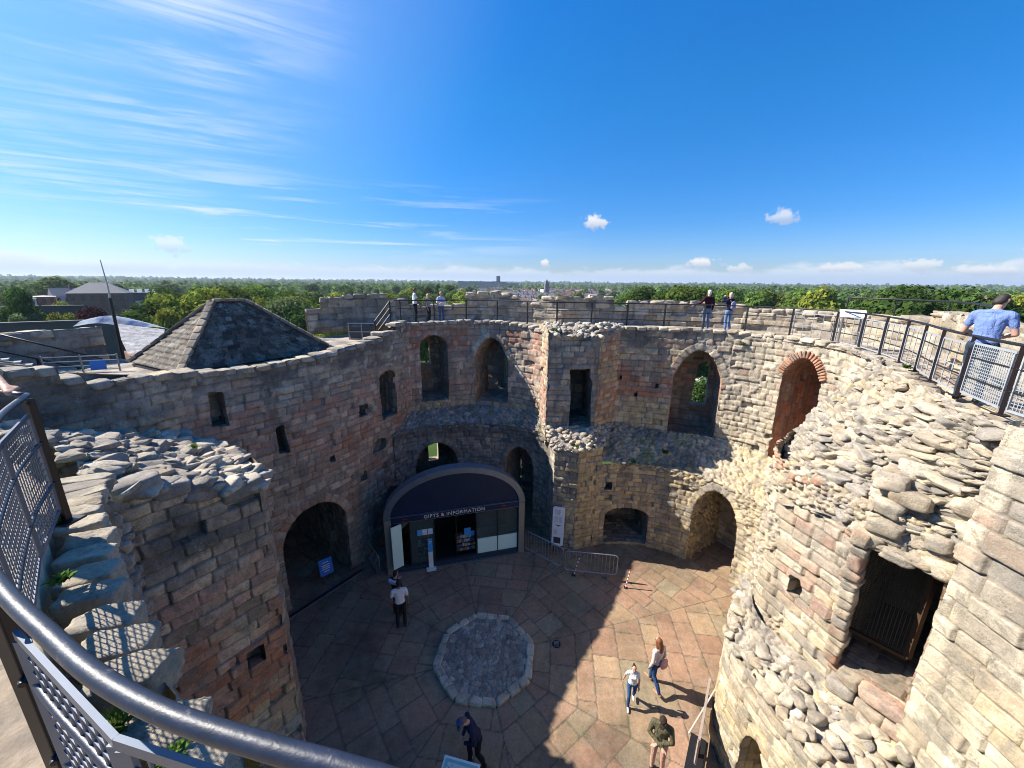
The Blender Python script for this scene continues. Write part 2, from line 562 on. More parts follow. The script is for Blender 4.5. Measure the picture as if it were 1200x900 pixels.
def arch(u0, u1, v0, vs, va, pointed=False, n=9):
    """outline of an arched opening: jambs u0..u1, sill v0, springing vs, crown va"""
    uc = (u0 + u1) / 2; w = (u1 - u0) / 2
    pts = [(u0, v0), (u1, v0), (u1, vs)]
    for i in range(1, 2 * n):
        t = i / (2 * n)
        if pointed:
            f = 1 - abs(2 * t - 1)               # 0 at springs, 1 at crown
            x = w * (1 - f ** 1.25) * (1 if t < .5 else -1)
            y = (va - vs) * math.sin(f * math.pi / 2) ** .95 if f < 1 else (va - vs)
            pts.append((uc + x, vs + y))
        else:
            a = math.pi * t
            pts.append((uc + w * math.cos(a), vs + (va - vs) * math.sin(a)))
    pts.append((u0, vs))
    return np.array(pts)


# --- loose stones, many in one mesh
def _cube_sphere(k=4):
    vs = {}; fs = []
    def vid(p):
        key = tuple(np.round(p, 5))
        return vs.setdefault(key, len(vs))
    for ax in range(3):
        for sg in (-1, 1):
            for i in range(k):
                for j in range(k):
                    q = []
                    for (a, b) in ((i, j), (i + 1, j), (i + 1, j + 1), (i, j + 1)):
                        p = [0, 0, 0]; p[ax] = sg; p[(ax + 1) % 3] = -1 + 2 * a / k; p[(ax + 2) % 3] = -1 + 2 * b / k
                        q.append(vid(np.array(p, float)))
                    fs.append(q if sg > 0 else q[::-1])
    return np.array(list(vs.keys())), np.array(fs)


CS_V, CS_F = _cube_sphere(6)
CS3_V, CS3_F = _cube_sphere(3)


def stones_arrays(pos, size, rot, pw=4.0, rough=.16, seed=0, lowres=False, taper=.2, cuts=9, cutr=(.70, .98), sub=None):
    """pos (n,3), size (n,3) half extents, rot list of 3x3; returns verts, faces, per-vertex random"""
    V0, F0 = _cube_sphere(sub) if sub else ((CS3_V, CS3_F) if lowres else (CS_V, CS_F))
    nrm = (np.abs(V0) ** pw).sum(1) ** (1 / pw)
    B = V0 / nrm[:, None]
    pos = np.asarray(pos, float); size = np.asarray(size, float); rot = np.asarray(rot, float)
    n = len(pos)
    rg = np.random.default_rng(seed + 100)
    X = np.repeat(B[None], n, 0)
    tap = rg.uniform(-taper, taper, (n, 1, 6))
    # tapers and shears make every stone its own
    X = np.stack([X[..., 0] * (1 + tap[..., 0] * X[..., 1] + tap[..., 1] * X[..., 2]),
                  X[..., 1] * (1 + tap[..., 2] * X[..., 0] + tap[..., 3] * X[..., 2]),
                  X[..., 2] * (1 + tap[..., 4] * X[..., 0] + tap[..., 5] * X[..., 1])], -1)
    # broken faces: cut the stone by random planes
    for k in range(cuts):
        nn = rg.normal(size=(n, 1, 3)); nn /= np.linalg.norm(nn, axis=-1, keepdims=True)
        sup = (np.abs(nn) ** (pw / (pw - 1))).sum(-1) ** ((pw - 1) / pw)
        d = sup * rg.uniform(*cutr, (n, 1))
        X = X - np.maximum((X * nn).sum(-1) - d, 0)[..., None] * nn
    sh = rg.uniform(0, 90, (n, 1, 3))
    k = 1 + rough * (fbm(X * 1.3 + sh, 2, seed) - .5) * 1.6 + rough * 1.0 * (fbm(X * 4.2 + sh, 3, seed + 3, .65) - .5) + (.10 * (fbm(X * 9 + sh, 3, seed + 5, .7) - .5) if sub else 0)
    X = X * k[..., None] * size[:, None, :]
    X = np.einsum('nij,nvj->nvi', rot, X) + pos[:, None, :]
    F = (F0[None] + (np.arange(n) * len(V0))[:, None, None]).reshape(-1, 4)
    r = rg.random((n, 5))
    return X.reshape(-1, 3), F, np.repeat(r[:, None], len(V0), 1).reshape(-1, 5)


def rotz(a):
    c, s = math.cos(a), math.sin(a)
    return np.array([[c, -s, 0], [s, c, 0], [0, 0, 1.0]])


def rot_rand(rg, az, tilt):
    """heading az plus small random tilt"""
    a, b = rg.normal(0, tilt), rg.normal(0, tilt)
    rx = np.array([[1, 0, 0], [0, math.cos(a), -math.sin(a)], [0, math.sin(a), math.cos(a)]])
    ry = np.array([[math.cos(b), 0, math.sin(b)], [0, 1, 0], [-math.sin(b), 0, math.cos(b)]])
    return rotz(az) @ rx @ ry


def stones_obj(name, pos, size, rot, mat, parent, colkw=None, pw=4.0, rough=.16, seed=0, lowres=False, taper=.2, cuts=9, cutr=(.70, .98), sub=None):
    X, F, r = stones_arrays(pos, size, rot, pw, rough, seed, lowres, taper, cuts, cutr, sub)
    c = stone_col(X, dict(r=r, e=np.ones(len(X))), seed=seed, **(colkw or {}))
    return link(name, np_mesh(name, X, F, c), mat, parent)


# ------------------------------------------------------------------ tags
def tag(o, label=None, cat=None, group=None, kind=None):
    if label: o['label'] = label
    if cat: o['category'] = cat
    if group: o['group'] = group
    if kind: o['kind'] = kind
    return o


def empty(name, loc=(0, 0, 0), rz=0.0, label=None, cat=None, group=None):
    o = bpy.data.objects.new(name, None)
    COL.objects.link(o)
    o.location = loc
    o.rotation_euler = (0, 0, rz)
    o.empty_display_size = .2
    tag(o, label, cat, group)
    return o


# ------------------------------------------------------------------ materials
def mat_stone(name='stone', bump=.75, scale=26.0, rough=.93, lich=1.0):
    m = bpy.data.materials.new(name); m.use_nodes = True
    nt = NT(m.node_tree); b = nt.n['Principled BSDF']
    at = nt.node('ShaderNodeAttribute', attribute_name='Col')
    g = nt.node('ShaderNodeNewGeometry').outputs['Position']
    n = nt.noise(g, scale, 7.0, .7)
    n2 = nt.noise(g, 5.0, 5.0, .62)
    n3 = nt.noise(g, 2.3, 7.0, .7)
    k = nt.math('ADD', .16, nt.math('ADD', nt.math('MULTIPLY', n, .92), nt.math('MULTIPLY', n2, .78)))
    c = nt.mix(1.0, at.outputs[0], nt.comb(k, k, k), 'MULTIPLY')
    gl = nt.math('MULTIPLY', nt.step(nt.noise(g, 2.7, 9.0, .74, .4), .50, .59), .62 * lich)
    gk = nt.math('ADD', .35, nt.math('MULTIPLY', n, 1.3))
    c = nt.mix(gl, c, nt.mix(1.0, (.215, .195, .16, 1), nt.comb(gk, gk, gk), 'MULTIPLY'))
    # pale and dark lichen in spots
    sp = nt.math('MULTIPLY', nt.step(n3, .56, .68), nt.step(nt.noise(g, 31.0, 4.0, .6), .46, .60))
    c = nt.mix(nt.math('MULTIPLY', sp, lich), c, (.40, .37, .31, 1))
    dk = nt.math('MULTIPLY', nt.step(nt.noise(g, 3.1, 6.0, .7), .53, .68), nt.step(nt.noise(g, 47.0, 4.0, .65), .44, .62))
    c = nt.mix(nt.math('MULTIPLY', dk, .62 * lich), c, (.055, .052, .046, 1))
    nt.l.new(c, b.inputs['Base Color'])
    b.inputs['Roughness'].default_value = rough
    b.inputs['Specular IOR Level'].default_value = .2
    bp = nt.node('ShaderNodeBump')
    bp.inputs['Strength'].default_value = bump
    bp.inputs['Distance'].default_value = .03
    nt.l.new(nt.noise(g, scale * 1.3, 7.0, .7), bp.inputs['Height'])
    nt.l.new(bp.outputs[0], b.inputs['Normal'])
    return m


def mat_plain(name, col, rough=.6, metal=0.0, spec=.4, vary=.15, scale=8.0, bump=0.0):
    m = bpy.data.materials.new(name); m.use_nodes = True
    nt = NT(m.node_tree); b = nt.n['Principled BSDF']
    g = nt.node('ShaderNodeTexCoord').outputs['Object']
    n = nt.noise(g, scale, 5.0, .6)
    k = nt.math('ADD', 1 - vary, nt.math('MULTIPLY', n, 2 * vary))
    c = nt.mix(1.0, (*col, 1), nt.comb(k, k, k), 'MULTIPLY')
    nt.l.new(c, b.inputs['Base Color'])
    b.inputs['Roughness'].default_value = rough
    b.inputs['Metallic'].default_value = metal
    b.inputs['Specular IOR Level'].default_value = spec
    if bump:
        bp = nt.node('ShaderNodeBump'); bp.inputs['Strength'].default_value = bump; bp.inputs['Distance'].default_value = .01
        nt.l.new(nt.noise(g, scale * 6, 5.0, .65), bp.inputs['Height']); nt.l.new(bp.outputs[0], b.inputs['Normal'])
    return m


M_STONE = mat_stone()
M_FLOOR = mat_stone('paving', .3, 18.0, .8, .35)

# ------------------------------------------------------------------ plan of the keep (metres, floor z = 0)
def rows2(path, z0, z1):
    p = np.asarray(path, float)
    return [np.column_stack([p, np.full(len(p), z)]) for z in (z0, z1)]


def mk(path, z0, z1, res, toward):
    return Sheet(rows2(path, z0, z1), res, toward, vz=True)


CTR = (1.0, 9.5, 4.0)
P_LEFT = [(-9.2, 2.0), (-9.6, 4.5), (-9.35, 6.8), (-8.4, 9.0), (-7.35, 10.55), (-6.05, 12.5), (-5.1, 14.5), (-4.45, 16.35)]
P_BL_UP = [(-4.6, 15.95), (-4.35, 16.45), (-3.2, 17.0), (-1.75, 17.45), (-.2, 17.05), (.75, 16.55), (1.25, 16.0)]
P_BL_LO = [(-4.9, 14.9), (-4.3, 15.5), (-2.6, 16.1), (-1.1, 16.2), (.45, 15.8), (1.35, 15.1), (1.75, 14.3)]
P_RL_UP = [(4.1, 15.75), (4.6, 15.75), (5.6, 15.6), (6.6, 15.25), (7.5, 14.95), (8.35, 14.5), (9.3, 13.6), (9.9, 12.3), (9.9, 11.2), (9.45, 10.0), (8.9, 9.0), (8.2, 8.0)]
P_RL_LO = [(3.4, 14.0), (3.9, 14.1), (4.8, 14.15), (5.8, 13.95), (7.0, 13.25), (7.9, 12.0), (8.35, 11.0), (8.3, 10.2), (7.7, 9.4), (6.9, 8.7)]
S = {}
S['left'] = mk(P_LEFT, -.1, 9.6, .036, CTR)
S['bl_up'] = mk(P_BL_UP, 4.3, 9.35, .042, CTR)
S['bl_lo'] = mk(P_BL_LO, -.1, 4.6, .045, CTR)
S['pier_l'] = mk([(1.15, 16.4), (1.4, 14.85)], 4.2, 9.0, .042, (-3, 15, 6))
S['pier_f'] = mk([(1.38, 14.87), (3.42, 14.85)], 4.2, 9.0, .04, CTR)
S['pier_r'] = mk([(3.38, 14.83), (4.55, 15.85)], 4.2, 9.0, .04, (6, 13, 6))
S['plo_l'] = mk([(1.45, 15.6), (1.72, 13.95)], -.1, 4.5, .042, (-3, 13, 3))
S['plo_f'] = mk([(1.70, 13.95), (2.62, 13.72)], -.1, 4.5, .038, CTR)
S['plo_r'] = mk([(2.58, 13.72), (3.6, 14.08)], -.1, 4.5, .038, CTR)
S['rl_up'] = mk(P_RL_UP, 3.2, 9.25, .038, CTR)
S['rl_lo'] = mk(P_RL_LO, -.1, 3.75, .036, CTR)
# sloping ledges of exposed core
S['bl_ledge'] = Sheet([[(x, y, 4.45) for x, y in P_BL_LO], [(x, y, 5.1) for x, y in P_BL_UP]], .042, (0, 10, 9), vz=False)
S['rl_ledge'] = Sheet([[(3.5, 14.0, 3.9), (4.8, 14.1, 3.7), (5.9, 13.9, 3.6), (7.1, 13.2, 3.5), (8.0, 12.0, 3.2), (8.4, 11.0, 3.1), (8.2, 10.1, 3.3), (7.2, 9.0, 3.5)],
                       [(4.2, 15.75, 4.9), (5.6, 15.6, 4.75), (6.8, 15.2, 4.7), (8.0, 14.7, 4.7), (9.2, 13.7, 4.6), (9.85, 12.3, 4.5), (9.8, 11.1, 4.5), (8.9, 8.9, 4.7)]], .038, (5, 8, 10))
# right cusp (ruined tower with the barred opening)
S['rt_lo'] = mk([(8.2, 10.4), (7.2, 9.5), (5.9, 8.3), (5.1, 7.3), (4.9, 6.7), (5.0, 5.6), (5.3, 4.2), (5.7, 2.4)], -.1, 3.1, .03, (0, 8, 2))
S['rt_shelf'] = Sheet([[(8.2, 10.4, 3.06), (6.55, 8.95, 3.06), (5.1, 7.35, 3.06), (4.87, 6.7, 3.06), (4.97, 5.6, 3.04), (5.27, 4.2, 3.0), (5.67, 2.4, 2.95)],
                       [(8.6, 10.1, 3.3), (7.3, 9.0, 3.5), (5.9, 7.8, 3.7), (5.6, 7.0, 3.5), (6.0, 5.6, 3.5), (6.25, 4.3, 3.2), (6.3, 2.4, 3.0)]], .025, (2, 6, 10))
S['rt_up'] = mk([(8.8, 10.3), (7.3, 9.2), (6.1, 8.2), (5.72, 7.5), (5.8, 6.9), (5.95, 6.25), (6.06, 5.7)], 2.8, 7.2, .024, (0, 7, 5))
S['rt_open'] = mk([(6.04, 5.74), (6.68, 4.66)], 2.8, 7.2, .02, (0, 3, 5))
S['rt_right'] = mk([(6.75, 4.85), (6.38, 4.72), (6.34, 4.55), (6.36, 3.6), (6.3, 2.2)], 2.6, 9.0, .02, (0, 3, 6))
S['rt_top'] = Sheet([[(9.0, 10.3, 5.4), (6.95, 9.15, 6.0), (5.95, 8.15, 6.1), (5.72, 7.4, 6.15), (5.85, 6.8, 6.4), (6.02, 6.1, 6.6), (6.2, 5.5, 6.65), (6.5, 4.95, 6.75), (6.75, 4.6, 7.0)],
                     [(9.2, 9.9, 7.6), (7.6, 9.1, 7.75), (6.75, 8.1, 7.6), (6.4, 7.3, 7.6), (6.45, 6.65, 7.75), (6.55, 6.0, 7.8), (6.6, 5.4, 7.8), (6.75, 4.95, 7.9), (6.9, 4.6, 8.1)],
                     [(9.2, 9.5, 9.0), (8.6, 8.9, 8.98), (8.1, 7.9, 8.92), (7.7, 7.0, 8.9), (7.4, 6.4, 8.9), (7.15, 5.9, 8.9), (7.0, 5.4, 8.85), (6.9, 5.0, 8.85), (6.9, 4.6, 8.8)]], .018, (2, 5, 12), sv=True)
# left cusp (stub)
S['st_face'] = mk([(-5.97, 5.19), (-4.85, 6.73)], -.1, 7.7, .018, (0, 4, 5))
S['st_back'] = mk([(-4.88, 6.68), (-5.1, 7.2), (-6.0, 8.0), (-8.4, 9.0)], -.1, 6.9, .05, (-3, 12, 5))
S['st_top'] = Sheet([[(-5.98, 5.2, 7.55), (-5.4, 5.97, 7.2), (-4.87, 6.74, 6.8)],
                     [(-6.6, 5.4, 7.85), (-6.0, 6.3, 7.3), (-5.2, 7.2, 6.8)],
                     [(-7.6, 5.8, 8.15), (-6.9, 6.8, 7.5), (-6.0, 7.9, 6.8)],
                     [(-9.6, 6.0, 8.3), (-8.8, 7.4, 7.6), (-7.6, 8.8, 6.9)]], .02, (-5, 6, 20), sv=True)
NEARP = [(-6.05, 5.3), (-4.7, 3.85), (-3.36, 2.72), (-2.72, 2.16), (-2.14, 1.72), (-1.58, 1.40), (-.95, 1.16), (-.4, 1.0), (.4, .62), (1.4, -.1)]
S['near'] = Sheet([[(x, y, 2.0) for x, y in NEARP], [(x, y, z) for (x, y), z in zip(NEARP, [7.35, 8.2, 8.72, 8.76, 8.76, 8.76, 8.76, 8.76, 8.7, 8.7])]], .02, (0, 6, 5))

# ------------------------------------------------------------------ the keep
KEEP = empty('castle_keep', (0, 9.5, 0), 0, 'roofless ruined stone castle keep of rounded walls with arched openings around the paved courtyard', 'castle ruin')
Z_ = lambda P: P[..., 2]


def cutabove(profile, top=12.0):
    """polygon of everything above a stepped top line [(u, z), ...]"""
    p = [(profile[0][0] - 1, profile[0][1])] + list(profile) + [(profile[-1][0] + 1, profile[-1][1])]
    return p + [(p[-1][0], top), (p[0][0], top)]


def stepped(profile, seed, lb=(.32, .6), amp=.05):
    """a stone-by-stone stepped version of a top line; returns (profile, stones [(u0,u1,z)])"""
    rg = np.random.default_rng(seed)
    pu = np.array([p[0] for p in profile]); pz = np.array([p[1] for p in profile])
    out, st = [], []
    u = pu[0]
    while u < pu[-1] - .05:
        w = rg.uniform(*lb); e = min(u + w, pu[-1])
        z = np.interp((u + e) / 2, pu, pz) + rg.uniform(-amp, amp)
        out += [(u, z), (e - 1e-3, z)]
        st.append((u, e, z)); u = e
    return out, st


def coping(name, sheet, st, depth, h, mat, parent, colkw, seed, over=.05, pw=7.0, gap=.94, rough=.10, sink=.0):
    """a row of blocks lying along the top line of a wall sheet"""
    pos, size, rot = [], [], []
    rg = np.random.default_rng(seed)
    for (a, b, z) in st:
        uc = (a + b) / 2
        p0 = sheet.sample(np.array([a]), np.array([sheet.V[-1] * .9]), sheet.P)[0]; p1 = sheet.sample(np.array([b]), np.array([sheet.V[-1] * .9]), sheet.P)[0]
        d = p1 - p0; az = math.atan2(d[1], d[0]); L = np.hypot(d[0], d[1])
        n = np.array([-d[1], d[0]]) / max(L, 1e-6)
        N = sheet.sample(np.array([uc]), np.array([sheet.V[-1] * .9]), sheet.N)[0]
        if n @ N[:2] < 0: n = -n
        dd = depth * rg.uniform(.85, 1.15); hh = h * rg.uniform(.85, 1.15)
        c = (p0 + p1)[:2] / 2 - n * (dd / 2 - over * rg.uniform(.5, 1.5))
        pos.append((c[0], c[1], z - sink + hh / 2 - .02)); size.append((L / 2 * gap, dd / 2, hh / 2))
        rot.append(rot_rand(rg, az, .02))
    return stones_obj(name, pos, size, rot, mat, parent, colkw, max(pw, 9.0), rough, seed, False, .07, 5)


def niche(sheet, poly, depth, colr, back=True, bcol=None, holes=(), pat=None, splay=0.0, part=None, nm='opening_reveal', closed=True, seed=5, res=None):
    """reveal and back wall of an opening"""
    pat = pat or (lambda u, v: ashlar(u, v, seed, (.18, .28), (.25, .5), .02, .02, .015, .018, .02, .02))
    ro, ring, N = None, None, None
    ro, = (sheet.reveal(nm, poly, depth, pat, colr, M_STONE, part, closed, splay, 0, 0, res),)
    o, ring, N = ro
    if back:
        h = np.array([-N[1], N[0], 0.0])
        if h[0] < 0: h = -h
        c = ring.mean(0)
        t = (ring - c) @ h
        a, b = c + h * (t.min() - .15), c + h * (t.max() + .15)
        bs = Sheet(rows2([(a[0], a[1]), (b[0], b[1])], max(-.1, ring[:, 2].min() - .15), ring[:, 2].max() + .15), res or .05, c + N * 2, vz=True)
        hs = []
        for hp in holes:                       # holes as fractions of width and height of the ring
            q = np.asarray(hp, float)
            hs.append(dict(poly=np.column_stack([.15 + q[:, 0] * (t.max() - t.min()), ring[:, 2].min() + q[:, 1] * (ring[:, 2].max() - ring[:, 2].min())])))
        bs.build('opening_back', lambda u, v: ashlar(u, v, seed + 3, (.18, .28), (.25, .5), .02, .025, .015, .02, .02, .03), bcol or colr, M_STONE, part, hs)
        for k, H_ in enumerate(hs):
            bs.reveal('loop_reveal', H_['poly'], .5, lambda u, v: ashlar(u, v, seed + 7, (.2, .3), (.25, .5)), lambda P, pd: stone_col(P, pd, grey=.45, pale=.4), M_STONE, part)
    return o


def hole(poly, ring=0, spring=-1e9, vous=.2):
    return dict(poly=poly, ring=ring, spring=spring, vous=vous)


# ---- left lobe wall
sh = S['left']
TOPL = [(0, 9.4), (4.0, 9.25), (4.9, 9.05), (5.47, 9.0), (5.48, 8.77), (6.05, 8.74), (6.06, 8.53), (7.52, 8.5), (8.1, 8.38), (9.3, 8.34), (10.5, 8.4), (11.7, 8.46), (12.7, 8.56), (13.8, 8.64), (13.82, 8.8), (14.75, 8.8), (14.76, 9.08), (15.65, 9.12)]
tp, tst = stepped(TOPL, 3, (.28, .5), .02)
slit1 = [(8.08, 7.85), (8.02, 6.90), (8.42, 6.82), (8.40, 7.80)]
slit2 = [(9.55, 6.43), (9.54, 5.56), (9.86, 5.50), (9.84, 5.9), (9.78, 6.45)]
win3 = arch(13.62, 14.6, 5.38, 7.0, 7.3)
put1 = [(12.47, 5.87), (12.88, 5.82), (12.88, 6.3), (12.5, 6.3)]
archL = arch(9.2, 11.48, -.3, 2.2, 3.38)
pock = [(13.0, 4.15), (13.7, 4.2), (13.75, 4.55), (13.4, 4.72), (12.95, 4.5)]
pock2 = [(11.1, 4.6), (11.3, 4.6), (11.3, 4.85), (11.1, 4.85)]
pock3 = [(12.2, 3.3), (12.55, 3.3), (12.55, 3.7), (12.25, 3.72)]


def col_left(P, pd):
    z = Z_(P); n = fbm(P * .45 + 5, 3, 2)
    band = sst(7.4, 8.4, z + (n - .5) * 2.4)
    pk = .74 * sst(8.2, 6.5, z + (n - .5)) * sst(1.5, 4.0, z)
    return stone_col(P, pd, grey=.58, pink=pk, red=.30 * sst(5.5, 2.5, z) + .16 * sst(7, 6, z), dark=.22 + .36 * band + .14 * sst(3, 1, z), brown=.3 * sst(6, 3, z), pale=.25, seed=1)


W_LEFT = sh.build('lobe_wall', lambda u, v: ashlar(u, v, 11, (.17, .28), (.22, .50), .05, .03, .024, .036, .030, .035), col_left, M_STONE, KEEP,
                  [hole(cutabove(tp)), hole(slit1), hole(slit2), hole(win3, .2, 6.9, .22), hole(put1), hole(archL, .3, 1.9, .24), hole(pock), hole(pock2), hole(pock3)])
tag(W_LEFT, 'shaded left lobe wall with arrow slits and entrance arch')
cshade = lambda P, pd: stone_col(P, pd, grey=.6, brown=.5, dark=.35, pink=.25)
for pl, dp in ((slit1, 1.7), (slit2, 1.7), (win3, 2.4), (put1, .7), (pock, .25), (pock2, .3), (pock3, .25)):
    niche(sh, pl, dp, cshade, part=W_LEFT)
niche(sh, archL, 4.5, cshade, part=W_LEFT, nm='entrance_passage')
coping('coping', sh, tst, .62, .16, M_STONE, W_LEFT, dict(grey=.7, dark=.3, pale=.3), 5, sink=.14)
# the back of the wall head, so that the wall has its thickness
bk = []
for z0 in (9.3, 7.0):
    bk.append([(x - .55 * nx, y - .55 * ny, z0 if z0 < 8 else np.interp(i, range(8), [9.3, 9.2, 9.0, 8.45, 8.3, 8.4, 8.55, 9.0])) for i, ((x, y), (nx, ny)) in enumerate(zip(P_LEFT, [(1, .1), (1, 0), (.97, -.25), (.87, -.48), (.85, -.52), (.88, -.47), (.92, -.38), (.92, -.38)]))])
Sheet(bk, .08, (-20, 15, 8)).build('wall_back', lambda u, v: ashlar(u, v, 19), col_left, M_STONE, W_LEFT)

# ---- back left lobe
sh = S['bl_up']
tp, tst = stepped([(0, 8.95), (.6, 9.0), (2.0, 9.05), (4.2, 9.08), (5.4, 9.0), (6.81, 8.85)], 8, (.25, .45), .04)
wA = arch(.95, 2.17, 5.45, 7.95, 8.45)
wB = arch(3.38, 5.0, 5.3, 7.2, 8.3, True)


def col_blu(P, pd):
    z = Z_(P); n = fbm(P * .5 + 3, 3, 2)
    rb = sst(7.75, 7.95, z) * sst(8.85, 8.7, z) * sst(-1.9, -2.1, P[..., 0] + 0 * z) + sst(7.9, 8.1, z) * sst(8.8, 8.6, z) * sst(-.4, -.2, P[..., 0]) * sst(.5, .3, P[..., 0])
    return stone_col(P, pd, grey=.5, pink=.50 * sst(5.2, 6, z), red=.75 * rb + .12, yel=.5 * sst(6.2, 5.2, z), dark=.16 + .3 * sst(8.6, 9.0, z), pale=.3, seed=2) * (1 - .0 * n[..., None])


W_BL = sh.build('lobe_wall', lambda u, v: blend(ashlar(u, v, 21, (.2, .3), (.24, .48), .045, .028, .022, .032, .028, .03), rubble(u, v, 22, .2, .14, .07, .04),
                                               ((v < 5.5 + .1 * np.sin(u * 9)) & (u > .8) & (u < 2.25)).astype(float)), col_blu, M_STONE, KEEP,
                [hole(cutabove(tp)), hole(wA, .2, 7.9, .2), hole(wB, .26, 6.9, .24)])
tag(W_BL, 'upper back left lobe wall with one round and one pointed window')
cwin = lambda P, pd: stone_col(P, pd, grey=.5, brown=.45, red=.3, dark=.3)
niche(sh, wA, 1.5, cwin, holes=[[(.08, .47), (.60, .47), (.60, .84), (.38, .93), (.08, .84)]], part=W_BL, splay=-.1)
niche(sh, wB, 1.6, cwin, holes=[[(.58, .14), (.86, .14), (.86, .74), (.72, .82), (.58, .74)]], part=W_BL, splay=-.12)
coping('coping', sh, tst, .5, .15, M_STONE, W_BL, dict(grey=.7, dark=.3, pale=.4), 9, sink=.12)
# weathered mullions left standing in the openings
def mullion(x, y, z0, z1, seed, w=.12):
    rg = np.random.default_rng(seed); pos, size, rot = [], [], []
    z = z0
    while z < z1:
        h = rg.uniform(.12, .28)
        pos.append((x + rg.normal(0, .02), y + rg.normal(0, .02), z + h / 2)); size.append((w * rg.uniform(.7, 1.3), w * rg.uniform(.8, 1.4), h / 2 * 1.05)); rot.append(rot_rand(rg, .6, .06))
        z += h
    return stones_obj('mullion', pos, size, rot, M_STONE, W_BL, dict(pale=.8, grey=.3, yel=.3), 3.5, .2, seed)


mullion(-3.68, 18.55, 6.7, 8.2, 4)
mullion(-3.45, 18.6, 7.6, 8.25, 5, .2)

sh = S['bl_lo']
aC = arch(.95, 2.85, -.3, 2.6, 3.8)
aD = arch(5.0, 6.42, -.3, 2.6, 3.65)
col_bll = lambda P, pd: stone_col(P, pd, grey=.68, dark=.34 + .3 * sst(3.7, 4.4, Z_(P)), brown=.35, yel=.1, pale=.1, seed=3)
W_BLL = sh.build('lower_wall', lambda u, v: ashlar(u, v, 31, (.14, .23), (.18, .40), .05, .035, .025, .035, .028, .04), col_bll, M_STONE, KEEP, [hole(aC, .24, 2.4, .2), hole(aD, .24, 2.4, .2)])
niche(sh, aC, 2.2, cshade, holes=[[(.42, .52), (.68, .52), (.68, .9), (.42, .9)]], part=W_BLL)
niche(sh, aD, 2.0, lambda P, pd: stone_col(P, pd, grey=.4, brown=.6, red=.35, dark=.3), part=W_BLL)
col_led = lambda P, pd: stone_col(P, pd, grey=.75, dark=.40, moss=.34, seed=4, pale=.15)
S['bl_ledge'].build('rubble_ledge', lambda u, v: rubble(u, v, 41, .21, .145, .075, .045), col_led, M_STONE, W_BLL)

# ---- pier between the two back lobes
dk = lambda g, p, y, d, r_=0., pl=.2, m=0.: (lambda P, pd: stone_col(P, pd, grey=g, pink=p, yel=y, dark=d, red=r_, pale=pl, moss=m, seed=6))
apat = lambda sd, **k: (lambda u, v: ashlar(u, v, sd, (.17, .26), (.22, .45), .045, .032, .024, .032, .028, .05))
pf_hole = [(.95, 5.03), (1.86, 5.03), (1.8, 6.2), (1.82, 6.9), (1.72, 7.1), (1.72, 7.44), (.9, 7.42), (.98, 6.3)]
PIER = S['pier_f'].build('pier', apat(51), dk(.75, .18, .05, .26), M_STONE, KEEP, [hole([(-1, 8.72), (0, 8.72), (.7, 8.78), (1.4, 8.72), (2.04, 8.8), (4, 8.8), (4, 12), (-1, 12)]), hole(pf_hole)])
tag(PIER, 'broken pier between the two back lobes with a tall dark doorway')
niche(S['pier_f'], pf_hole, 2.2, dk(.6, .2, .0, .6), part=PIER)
S['pier_l'].build('pier_side', apat(52), dk(.35, .6, .25, .08, .2), M_STONE, PIER)
S['pier_r'].build('pier_side', apat(53), dk(.25, .55, .45, .12, .35), M_STONE, PIER)
S['plo_l'].build('pier_foot', apat(54), dk(.6, .2, .2, .2, .1), M_STONE, PIER)
S['plo_f'].build('pier_foot', apat(55), dk(.62, .1, .35, .32), M_STONE, PIER)
S['plo_r'].build('pier_foot', apat(56), dk(.3, .1, .7, .25), M_STONE, PIER)
psh = Sheet([[(1.35, 16.0, 4.55), (1.68, 13.95, 4.4), (2.65, 13.7, 4.4), (3.65, 14.2, 4.35)], [(1.3, 16.2, 5.0), (1.42, 14.86, 5.02), (3.4, 14.85, 5.02), (4.4, 15.7, 4.9)]], .035, (1, 10, 12), su=False)
psh.build('pier_shelf', lambda u, v: rubble(u, v, 57, .2, .13, .07, .05), dk(.6, .0, .1, .14, 0, .4, .12), M_STONE, PIER)
ptp = Sheet([[(1.3, 16.4, 8.8), (1.36, 14.85, 8.7), (3.44, 14.82, 8.7), (4.6, 15.9, 8.85)], [(1.4, 16.6, 9.05), (1.7, 15.9, 9.08), (3.3, 15.9, 9.08), (4.5, 16.2, 9.05)]], .035, (1, 10, 14), su=False)
ptp.build('pier_top', lambda u, v: rubble(u, v, 58, .26, .17, .09, .06), dk(.65, .0, .1, .12, 0, .4, .1), M_STONE, PIER)
rg = np.random.default_rng(12)
pp, ss, rr = [], [], []
for (rows, n, sc) in ((psh, 130, .10), (ptp, 130, .12)):
    for k in range(n):
        j, i = rg.integers(rows.P.shape[0]), rg.integers(rows.P.shape[1])
        pp.append(rows.P[j, i] + [0, 0, .03]); ss.append(np.array([1.2, .8, .55]) * sc * rg.uniform(.6, 1.25)); rr.append(rot_rand(rg, rg.uniform(0, 6), .25))
stones_obj('rubble_cap', pp, ss, rr, M_STONE, PIER, dict(grey=.6, pale=.5, dark=.1, yel=.1), 4.5, .25, 13, True, .2, 8)

# ---- back right lobe
sh = S['rl_up']
tp, tst = stepped([(0, 8.98), (3.0, 9.05), (6.0, 9.02), (9.0, 8.95), (11.0, 8.9), (12, 8.9)], 14, (.28, .5), .03)
wE = arch(2.52, 4.3, 4.3, 6.95, 8.2, True)
wF = arch(6.22, 7.52, 4.3, 7.55, 8.35, True)
small = [[(a - .07, b - .09), (a + .07, b - .09), (a + .07, b + .09), (a - .07, b + .09)] for a, b in ((1.14, 6.17), (1.94, 6.62), (.45, 6.9))]


